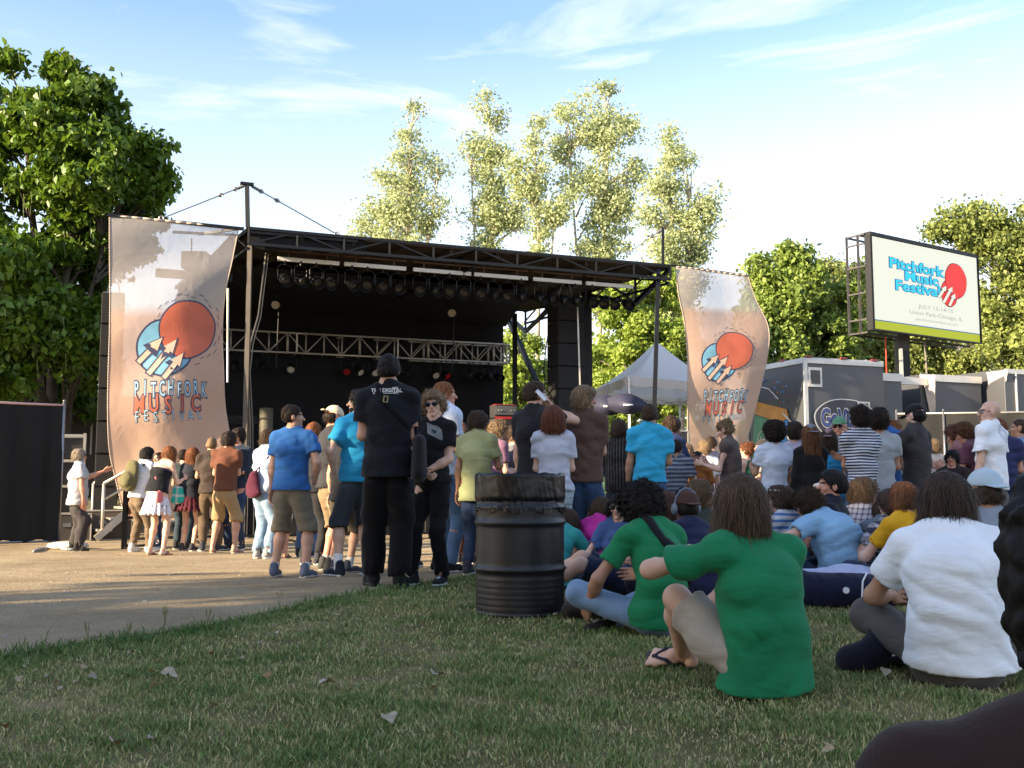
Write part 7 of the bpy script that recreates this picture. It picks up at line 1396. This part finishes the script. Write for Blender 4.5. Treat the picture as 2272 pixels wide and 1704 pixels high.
P('woman in a taupe top with fair hair pinned up, looking down', 1608, 930, 12.0, 62, skin=SKP, top=('cap_sleeve', (.10, .07, .062), None, .10), bottom=J1((.06, .05, .04)), hairs=('bun', DBL, 1), fem=True, arms=('mid', 'mid'), seed=35, lean=(0, 3, 8, 18), headpitch=24)
P('sunlit woman with pinned-up auburn hair and bare shoulders looking left', 1655, 982, 14.6, 60, skin=SKP, top=('tank', (.02, .10, .06)), bottom=('skirt', (.02, .05, .03)), hairs=('bun', (.14, .05, .02)), fem=True, arms=('front', 'mid'), seed=36, glasses='sun')
P('person in a dark knitted cap and grey vest, behind the sunlit bare-shouldered woman', 1690, 975, 15.4, 70, skin=SKR, top=('tee', (.28, .28, .3)), bottom=J1(), hairs=('cap', DBR), cap=('backcap', (.035, .03, .028)), arms=('front', 'front'), seed=37)
P('man with a big dark afro in a pale grey-blue tee, seen from behind', 1716, 931, 11.4, 14, skin=SKT, top=('tee', (.58, .63, .72), None, .12), bottom=('pants', (.02, .022, .04)), hairs=('afro', DBR, 1), arms=('mid', 'down'), seed=38, res=.013)
P('person in a pale violet shirt and dark hair, right behind the man with the afro', 1765, 936, 12.6, -10, skin=SKR, top=('long', (.36, .33, .42)), bottom=J1(DEND), hairs=('shaggy', DBR), arms=('down', 'front'), seed=39)
P('person with very long wavy hair, a grey and red cap and a black jacket', 1797, 941, 10.9, 8, skin=SKR, top=('long', (.010, .010, .011), None, .14, 'jacket'), bottom=('pants', (.02, .025, .03)), hairs=('verylong', (.12, .05, .02), 1), cap=('backcap', (.16, .18, .22), (.50, .03, .07)), fem=True, fat=1.1, arms=('down', 'front'), seed=40)
P('woman in a bright blue top with mauve headscarf, behind the black jacket', 1838, 952, 12.0, -20, skin=SKR, top=('tee', (.03, .22, .42), None, .14), bottom=('skirt', (.03, .16, .30), None, .5), hairs=('long', BRN), fem=True, cap=('backcap', (.28, .17, .20)), arms=('front', 'front'), seed=41)
P('man in a green cap and sunglasses facing left among the crowd before the oval sign', 1862, 924, 13.0, 150, skin=SKR, top=('tee', (.3, .3, .32)), bottom=J1(), hairs=('cap', DBL), cap=('cap', (.10, .24, .14)), glasses='sun', arms=('front', 'front'), seed=42)
P('man in a navy and white striped tee and jeans with arms folded, seen from behind', 1908, 902, 10.5, 16, skin=SKT, top=('tee', (.52, .54, .60), cloth((.55, .57, .62), 'h', (.018, .022, .055), .030, duty=.50), .10), bottom=J1((.07, .12, .20)), hairs=('curly', DBR, 1), arms=('folded', 'folded'), seed=43, res=.012)
P('man in a plain pale grey tee standing close behind the striped tee', 1948, 909, 11.0, -10, skin=SKT, top=('tee', (.34, .36, .38), None, .12), bottom=J1((.05, .08, .14)), hairs=('curly', DBR, 2), arms=('front', 'front'), seed=44)
P('dark-browed man with cropped black hair and a blue tee, facing the viewer', 1957, 903, 12.0, 172, skin=SKT, top=('tee', (.03, .10, .30)), bottom=J1(DEND), hairs=('buzz', BLK), arms=('down', 'front'), seed=45, headpitch=12)
P('ginger person in a sky blue tee bending behind the crop-haired man', 1985, 928, 12.6, -60, skin=SKR, top=('tee', (.04, .17, .38)), bottom=J1(), hairs=('short', RED), arms=('mid', 'mid'), seed=46, lean=(4, 8, 14, 24))
P('man in a charcoal shirt and black cap reaching his arm to the left', 2030, 896, 11.2, 42, skin=SKP, top=('tee', (.045, .040, .040), None, .14), bottom=('pants', (.015, .016, .02)), hairs=('cap', BLK), cap=('cap', (.012, .012, .014)), arms=(((.30, .40, -.02), (.3, 0, -1), 'flat', (0, 0, 1)), 'down'), seed=47, fat=1.1, headpitch=18,
  extras=lambda I: worn(I, 'sleeve_cuff', 'red sleeve cuff on the outstretched arm of the man in the charcoal shirt', 'cuff', [C(I['S'][-1] * .42 + I['J']['e', -1] * .58, I['S'][-1] * .36 + I['J']['e', -1] * .64, .074)], .009, [cloth((.5, .04, .03))]))
P('sunlit pale-shirted child glimpsed right of the charcoal shirt', 2073, 974, 15.0, -10, skin=SKR, top=('tee', (.6, .5, .42)), bottom=('pants', (.3, .3, .3)), hairs=('shaggy', DBL), arms=('down', 'down'), seed=48)
P('bowed person with curly ginger hair in a dusty pink shirt by the dark fence', 2118, 943, 12.8, 40, skin=SKR, top=('tee', (.24, .11, .11)), bottom=J1(), hairs=('curly', (.12, .05, .03)), arms=('mid', 'mid'), seed=49, lean=(4, 8, 16, 28), headpitch=22)
P('bowed person with curly brown hair and a maroon shirt', 2140, 938, 12.0, 50, skin=SKR, top=('tee', (.11, .04, .06)), bottom=('shorts', (.2, .18, .17)), hairs=('curly', (.10, .045, .02), 2), arms=('mid', 'folded'), seed=50, lean=(4, 8, 14, 26), headpitch=22)
def paisley(I):
    shirt_art(I, lambda A: [A.disc(.04, .02, .07 - .02 * k, .0, 0, .09 - .025 * k, r0=.93) for k in range(3)], [mat('print_violet', (.25, .2, .38), .7)])
P('bald man in a white tee and grey shorts, profile to the left', 2196, 889, 9.9, 38, skin=SKP, top=('tee', (.78, .80, .84), None, .12), bottom=('shorts', (.12, .12, .13)), hairs=None, arms=('down', 'down'), seed=51, headyaw=42, glasses='clear', res=.012, fat=1.04, extras=paisley)
P('man in a navy tee standing directly behind the bald man', 2219, 925, 11.6, -30, skin=SKR, top=('tee', (.03, .035, .10)), bottom=J1(DEND), hairs=('short', RED), arms=('front', 'front'), seed=52)
P('crop-haired boy in a blue top at the right edge, profile to the left', 2262, 930, 12.0, 62, skin=SKT, top=('tee', (.16, .22, .34)), bottom=J1(DEND), hairs=('buzz', BRN), arms=('front', 'front'), seed=53)
P('dark-haired person crouching with bowed head below the bowed pair', 2112, 1005, 11.4, 150, skin=SKR, top=('tee', (.03, .02, .02)), bottom=('pants', CB), hairs=('shaggy', BLK), arms=('mid', 'mid'), seed=54, H=1.32)
P('dark-bearded man in glasses lit by the sun, just left of the child in red', 1492, 968, 14.8, 170, skin=SKR, top=('tee', (.3, .28, .28)), bottom=J1(), hairs=('curly', DBR, 1, 'beard'), glasses='clear', arms=('mid', 'folded'), seed=55, H=1.62)
P('person in dark trousers standing behind the man in the blue tee', 697, 935, 12.2, -20, skin=SKR, top=('tee', (.03, .03, .035)), bottom=('pants', (.02, .02, .022)), hairs=('short', RED), arms=('front', 'front'), seed=56)
P('person in grey-blue jeans whose legs show past the very tall man', 905, 965, 11.6, 5, skin=SK, top=('long', (.02, .022, .03)), bottom=J1((.03, .05, .08)), hairs=('short', BRN), arms=('front', 'front'), seed=57, H=1.7)
# ---- small figures deep in the crowd
for (px_, py_, d_, yw, tp, hr, lb, fm) in [
    (1548, 1000, 13.2, -20, (.35, .12, .03), ('shaggy', DBR, 1), 'person in an orange tee deep in the crowd, left of the taupe top', False),
    (1745, 984, 14.4, 30, (.30, .05, .06), ('short', BRN, 1), 'person in a crimson tee deep in the crowd, right of the afro', False),
    (1886, 962, 14.2, -30, (.12, .16, .09), ('shaggy', RED, 2), 'person in a moss green tee just left of the navy and white stripes', False),
    (2004, 966, 14.6, 15, (.45, .42, .36), ('shaggy', BRN, 2), 'person in a cream tee between the crop-haired man and the black cap', False),
    (2160, 972, 14.2, -20, (.10, .13, .20), ('long', DBR, 1), 'long-haired person in a slate blue top left of the bald man', True),
    (1408, 965, 14.6, 10, (.50, .48, .44), ('short', DBR, 2), 'person in a pale tee between the pinstriped shirt and the turquoise tee', False),
    (1336, 962, 14.0, -15, (.05, .10, .06), ('shaggy', DBL, 2), 'person in a dark green tee between the brown tee and the pinstripes', False),
    (1166, 985, 14.4, 5, (.40, .34, .30), ('shaggy', BRN, 1), 'person in a beige tee behind the tall phone caller', False),
    (683, 965, 14.0, -10, (.30, .26, .24), ('short', DBR, 1), 'person in a stone tee behind the royal blue shirt', False)]:
    P(lb, px_, py_, d_, yw, skin=SKR, top=('tee', tp), bottom=J1(), hairs=hr, fem=fm, arms=('front', 'mid'), seed=100 + int(px_) % 37)
# ---- seated crowd, middle distance
ST = dict(pose='sit', legs=('crossed', 'crossed'))
P('seated woman in dark sunglasses glancing back at the viewer, beside the afro', 1372, 1095, 8.2, 160, skin=SKP, top=('tee', (.05, .09, .22)), bottom=J1(DEND), hairs=('long', BLK), glasses='sun', fem=True, seed=60, arms=('kneerest', 'kneerest'), **ST)
P('seated person in a magenta top behind the jeans of the tall blond man', 1335, 1100, 8.8, -20, skin=SKP, top=('tee', (.42, .025, .24)), bottom=J1(DEND), hairs=('long', BRN), fem=True, seed=61, arms=('kneerest', 'kneerest'), lean=(-5, 10, 25, 50), H=.92, **ST)
P('seated person in a teal skirt just right of the barrel', 1262, 1130, 8.6, -30, skin=SKP, top=('tee', (.03, .26, .25)), bottom=('pants', (.03, .25, .25)), hairs=('long', BRN), fem=True, seed=62, arms=('kneerest', 'kneerest'), lean=(5, 25, 40, 60), H=.85, **ST)
P('seated woman with long brown hair and thin black straps, right of the afro', 1478, 1088, 7.4, 5, skin=SKP, top=('tank', CB), bottom=J1(DEND), hairs=('long', (.07, .03, .02), 1), fem=True, seed=63, arms=('kneerest', 'kneerest'), **ST)
P('seated person with dark hair low behind the brown-capped man', 1515, 1078, 9.2, 10, skin=SK, top=('tee', CB), bottom=J1(DEND), hairs=('short', BLK), seed=64, arms=('kneerest', 'kneerest'), **ST)
P('seated man with thick light brown hair and a beard behind the brown-capped man', 1553, 1063, 7.9, -60, skin=SKR, top=('tee', (.03, .04, .035)), bottom=J1(DEND), hairs=('mop', (.09, .055, .025), 1, 'beard'), seed=65, arms=('kneerest', 'kneerest'), headyaw=-25, **ST)
P('seated dark-skinned man in a brown cap, headphones and navy shirt', 1522, 1093, 6.7, 18, skin=SKD, top=('tee', (.014, .018, .05)), bottom=('pants', (.01, .012, .025)), hairs=('buzz', BLK), cap=('backcap', (.060, .028, .022)), seed=66, arms=('kneerest', 'kneerest'), lean=(0, 8, 18, 30), fat=1.15, hires=True, extras=lambda I: (
    worn(I, 'headphones', 'grey-blue headphones on the seated man in the brown cap', 'headphones', [E(I['Hd'] + I['Rn'] @ np.array([-.092, 0, 0]), (.022, .036, .044)), E(I['Hd'] + I['Rn'] @ np.array([.092, 0, 0]), (.022, .036, .044))] + [C(I['Hd'] + I['Rn'] @ np.array([.10 * math.cos(a), -.01, .15 * math.sin(a)]), I['Hd'] + I['Rn'] @ np.array([.10 * math.cos(a + .4), -.01, .15 * math.sin(a + .4)]), .007) for a in np.arange(0.1, 2.8, .4)], .006, [mat('phones_grey', (.12, .15, .20), .4)], .008)), pose='sit', legs=('crossed', 'crossed'))
P('seated man in a blue and white striped shirt with sunglasses pushed up on his head', 1728, 1074, 8.3, 42, skin=SKP, top=('polo', (.45, .5, .58), cloth((.52, .53, .55), 'h', (.07, .16, .36), .052, duty=.42)), bottom=J1(DEND), hairs=('shaggy', BRN, 1), glasses='ontop', seed=67, arms=('kneerest', 'kneerest'), headyaw=25, lean=(-4, 6, 18, 22), **ST)
P('seated brown-haired man in a light blue collared shirt, head bowed', 1795, 1088, 8.0, 34, skin=SKP, top=('polo', (.24, .42, .60), None, .08), bottom=J1((.03, .04, .07)), hairs=('curly', BRN, 2), seed=68, arms=(((.25, .22, -.26), (1, -.4, .1), 'relax', (0, 1, 0)), 'kneerest'), lean=(-14, 10, 34, 62), side=-6, headpitch=12, fat=1.28, hires=True, pose='sit', legs=('crossed', 'crossed'))
P('seated bald-necked person in a striped grey flat cap beyond the light blue shirt', 1832, 1072, 9.0, 60, skin=SKR, top=('tee', (.06, .06, .08)), bottom=J1(DEND), hairs=('buzz', DBR), cap=('flatcap', (.36, .35, .38)), seed=69, arms=('kneerest', 'kneerest'), **ST)
P('seated dark-haired man in a black tee, profile to the left, below the striped tee', 1845, 1030, 8.4, 60, skin=SKR, top=('tee', (.01, .011, .022)), bottom=J1(DEND), hairs=('short', BLK, 2), seed=70, arms=('kneerest', 'kneerest'), headyaw=25, H=1.1, pose='sit', legs=('crossed', 'crossed'))
P('seated sandy-haired young man in a plaid shirt, face in profile to the right', 1915, 1060, 8.8, -35, skin=SK, top=('polo', (.4, .38, .4), cloth((.44, .42, .42), 'plaid', (.10, .06, .12), .045, duty=.35)), bottom=J1((.08, .12, .2)), hairs=('mop', (.13, .075, .035), 2), seed=71, arms=('kneerest', 'kneerest'), headyaw=-48, lean=(-4, 8, 20, 26), hires=True, pose='sit', legs=('crossed', 'knee_up'))
P('seated person in a slate tee just beyond the plaid shirt', 1955, 1110, 8.5, -10, skin=SKP, top=('tee', (.13, .15, .18)), bottom=J1(DEND), hairs=('short', BRN), seed=72, arms=('kneerest', 'kneerest'), lean=(0, 15, 35, 60), **ST)
P('seated person with reddish brown hair in a golden yellow tee', 2003, 1066, 7.3, 12, skin=SKP, top=('tee', (.62, .33, .015)), bottom=J1(DEND), hairs=('shaggy', (.09, .038, .018), 1), seed=73, arms=('kneerest', 'kneerest'), lean=(-6, 8, 22, 26), **ST)
P('seated person in a black and white patterned scarf, left of the yellow tee', 1975, 1085, 7.9, 30, skin=SKP, top=('tee', (.03, .035, .06), cloth((.03, .035, .06), 'plaid', (.4, .42, .48), .06, duty=.3)), bottom=J1(DEND), hairs=('shaggy', (.05, .03, .02), 2), seed=74, arms=('kneerest', 'kneerest'), **ST)
P('seated man in a pale blue baseball cap and grey tee behind the big white tee', 2182, 1046, 5.75, 10, skin=SKT, top=('tee', (.22, .25, .29)), bottom=J1(DEND), hairs=('cap', BRN), cap=('backcap', (.42, .52, .58)), seed=75, arms=('kneerest', 'kneerest'), lean=(-6, 8, 20, 24), fat=1.12, hires=True, pose='sit', legs=('crossed', 'crossed'), H=1.06)
# ---- reclining pair left of the green shirts
def lying_pose(label, px, py, d, yaw, knees, top, bottom, hairs, skin, shoes, seed, **k):
    p = gpt(px, py); return P(label, px, py, p.y, 0, pose='sit', H=1.0, z0=0, lean=(-72, -76, -80, -82), arms=k.pop('arms', ('mid', 'mid')), legs=knees, top=top, bottom=bottom, hairs=hairs, skin=skin, shoes=shoes, seed=seed, loc=(p.x, p.y, 0), rot=(0, 0, R(yaw)), hires=True, **k)
lying_pose('person in brown shorts lying on the grass with bare knees raised', 1372, 1300, 0, 82, (((.10, .42, .09), (0, .2, 1)), ((.10, .34, .09), (.2, .2, 1))), ('tee', (.10, .06, .05)), ('shorts', (.070, .034, .024), None, .93), ('short', BRN), SKP, ('sneaker', (.03, .03, .03), (.1, .1, .1)), 80)
lying_pose('person in navy shorts lying with one pale bare leg stretched behind the barrel', 1412, 1338, 0, 88, (((.08, .78, .07), (0, .1, 1)), ((.10, .74, .07), (0, .2, 1))), ('tee', (.015, .018, .03)), ('shorts', (.015, .02, .045), None, .90), ('short', BRN), SKP, ('bare', (.03, .03, .03), (.1, .1, .1)), 81)
P('person in sunglasses and a lilac shirt lying face up behind the dark bag', 1900, 1290, 0, 0, pose='sit', H=.92, z0=0, lean=(-80, -80, -82, -84), arms=('mid', 'mid'), legs=(((.08, .8, .07), (0, 0, 1)), ((.08, .75, .07), (0, 0, 1))), top=('tee', (.42, .45, .62), None, .1), bottom=('pants', (.012, .014, .03)), hairs=('short', DBR), skin=SKP, glasses='sun', seed=82, loc=(at(1775, 1300, 7.45).x, 7.45, 0), rot=(0, 0, R(84)), hires=True, shoes=('sneaker', (.02, .02, .02), (.1, .1, .1)))
p = gpt(1850, 1338); V, Q = surf([T((-.32, 0, .12), (.30, 0, .10), (.13, .13), (.12, .11), (0, 1, 0)), E((.05, -.06, .12), (.20, .12, .11))], .012, .05, folds(.010, 5)); o = link('duffel_bag', np_mesh('duffel_bag', V, Q, True, [cloth((.012, .014, .035))])); o.location = (p.x - .02, p.y - .22, 0); tag(o, 'navy black duffel bag lying on the grass between the big green and white tees', 'bag')
m = MB(); m.lathe((0, 0, 0), [(0, 0), (.022, 0), (.022, .006), (0, .007)], 16); bt = m.build('badge', M_white, o); bt.location = (-.02, -.185, .13); bt.rotation_euler = (R(90), 0, 0)
m = MB(); m.path([Vector((.10, -.12, .02)), Vector((.085, -.19, .09)), Vector((.10, -.17, .19)), Vector((.16, -.08, .235))], .006, 6); m.build('piping', M_white, o)
# ---- foreground four
def strapx(I):
    strap_on(I, I['S'][-1] * .42 + I['Nb'] * .58, I['W'] + I['SX'] * .20, .030, 'shoulder_strap', 'wide black bag strap across the back of the green tee with the afro')
GRN = (.011, .175, .068)
P('seated man with a dark afro, green tee, black shoulder strap and jeans', 1418, 1064, 5.85, 28, pose='sit', skin=(.36, .20, .13), top=('tee', GRN, None, .07), bottom=('pants', (.17, .27, .42), cloth((.16, .25, .38), denim=True), 1.05), hairs=('afro', (.012, .009, .008), 2), arms=(((.10, .26, -.40), (.8, -.5, -.1), 'relax', (0, 1, 0)), 'kneerest'), legs=('crossed', 'crossed'), lean=(-12, 8, 30, 40), shoes=('sneaker', (.025, .02, .018), (.03, .03, .03)), seed=90, hires=True, extras=strapx)
def patchx(I):
    pass
P('large seated person with straight brown hair, green tee and khaki shorts', 1640, 1048, 4.2, 22, pose='sit', skin=SKP, top=('tee', (.011, .175, .072), None, .10), bottom=('shorts', (.36, .31, .25), None, .84), hairs=('bob', (.075, .045, .026), 1), arms=(((-.02, .36, -.06), (1, -.1, -.15), 'relax', (0, 0, 1)), 'front'), legs=(((.03, .60, .085), (.6, .1, 1), (.87, .51, 0)), ((.02, .62, .085), (0, .1, 1))), lean=(-8, 6, 16, 14), shoes=('sandal', (.03, .03, .05), (.05, .04, .04)), seed=91, hires=True, fat=1.12, side=-5, headyaw=-18, res=.0095)
def cartx(I): pass
P('large seated person with a brown bob in a big white tee', 2095, 1042, 4.42, -14, pose='sit', skin=SKT, top=('tee', (.80, .82, .85), None, .06), bottom=('pants', (.085, .078, .070)), hairs=('bob', (.045, .028, .018), 1), arms=('kneerest', ((.20, .33, -.33), (.7, -.3, -.5), 'curl', (0, 0, 1))), legs=('crossed', 'crossed'), lean=(-10, 10, 32, 30), shoes=('sneaker', (.01, .01, .013), (.02, .02, .02)), seed=92, hires=True, fat=1.18, res=.0095)
P('black-haired person in a dark brown shirt at the right edge, nearest the viewer', 2400, 940, 1.42, -25, pose='sit', H=1.05, skin=(.30, .10, .07), top=('long', (.030, .016, .014), None, .1), bottom=J1(DEND), hairs=('mop', (.008, .006, .006), 9), arms=(((.04, .10, -.50), (.2, -1, .0), 'relax', (0, 1, 0)), 'kneerest'), legs=('crossed', 'crossed'), lean=(4, 10, 18, 24), seed=93, hires=True, fat=1.22, side=0, loc=(.575, .97, -.085), group=None)
# ---- small things on the lawn
p = gpt(1316, 1279); m = MB(); m.lathe((0, 0, 0), [(0, 0), (.026, 0), (.033, .008), (.033, .115), (.027, .128), (.024, .128), (.022, .124), (0, .124)], 28); can = empty('drink_can', p, 0, 'black tall drinks can printed in white, standing on the grass right of the barrel', 'can'); can.scale = (1.15, 1.15, 1.9); m.build('can_body', mat('can_black', (.015, .012, .015), .3, .5), can, True)
A = Art(lambda x, y, l: Vector((.0336 * math.sin(x / .0336) * (1 + l), -.0336 * math.cos(x / .0336) * (1 + l), y))); A.stroke([(-.018, .098), (-.006, .104), (-.002, .088), (-.014, .08)], .004, .02, 0); A.stroke([(.002, .105), (.012, .098), (.008, .082), (-.002, .084)], .004, .02, 0); A.disc(.0, .062, .014, .02, 0); A.disc(.0, .060, .006, .04, 1); A.stroke([(-.02, .078), (.02, .080)], .003, .02, 0); A.add([(-.026, .026), (.026, .026), (.026, .040), (-.026, .040)], [(0, 1, 2, 3)], .015, 1); A.stroke([(-.014, .016), (.014, .016)], .008, .02, 0); A.build('label_print', [M_white, mat('can_red', (.35, .01, .03), .4)], can)
p = at(2165, 1365, 5.0); bxr = empty('snack_carton', (p.x, p.y, p.z - .10), .5, 'open white food carton held in the lap of the person in the big white tee', 'carton'); m = MB(); w, h = .07, .10
m.add([(-w, -w * .7, 0), (w, -w * .7, 0), (w, w * .7, 0), (-w, w * .7, 0), (-w * 1.15, -w * .85, h), (w * 1.15, -w * .85, h), (w * 1.15, w * .85, h), (-w * 1.15, w * .85, h)], [(0, 1, 5, 4), (1, 2, 6, 5), (2, 3, 7, 6), (3, 0, 4, 7), (3, 2, 1, 0)]); m.add([(-w * 1.15, -w * .85, h), (w * 1.15, -w * .85, h), (w * 1.4, -w * 1.4, h + .03), (-w * 1.0, -w * 1.5, h + .035)], [(0, 1, 2, 3)]); m.build('carton', mat('carton_white', (.62, .64, .68), .6), bxr)
m = MB(); [m.bar((-.03 + .02 * i, .0, .05), (-.045 + .025 * i, .01 * (i % 2), .125 + .01 * (i % 3)), .012) for i in range(5)]; m.build('food', mat('food_red', (.35, .08, .06), .6), bxr)
p = gpt(1890, 1490); V, Q = surf([T((0, 0, .05), (.12, .0, .09), (.07, .06), (.06, .06), (0, 1, 0)), C((.1, 0, .10), (.16, .05, .20), .05, .045)], .01, .04, folds(.008, 6)); o = link('dark_bundle', np_mesh('dark_bundle', V, Q, True, [cloth((.008, .009, .016))])); o.location = p; tag(o, 'bundled black jacket on the grass left of the big white tee', 'jacket')
p = gpt(1300, 1372); V, Q = surf([T((-.10, 0, .05), (.16, 0, .04), (.09, .06), (.07, .05), (0, 1, 0))], .01, .04, folds(.010, 8)); o = link('dark_bundle', np_mesh('dark_bundle', V, Q, True, [cloth((.025, .018, .014))])); o.location = p; tag(o, 'crumpled dark brown bag on the grass in front of the crossed jeans', 'bag')
_bad = [o.name for o in COL.objects if o.parent is None and 'label' not in o and o.type in ('MESH', 'EMPTY')]
if _bad: print('UNLABELLED', _bad)
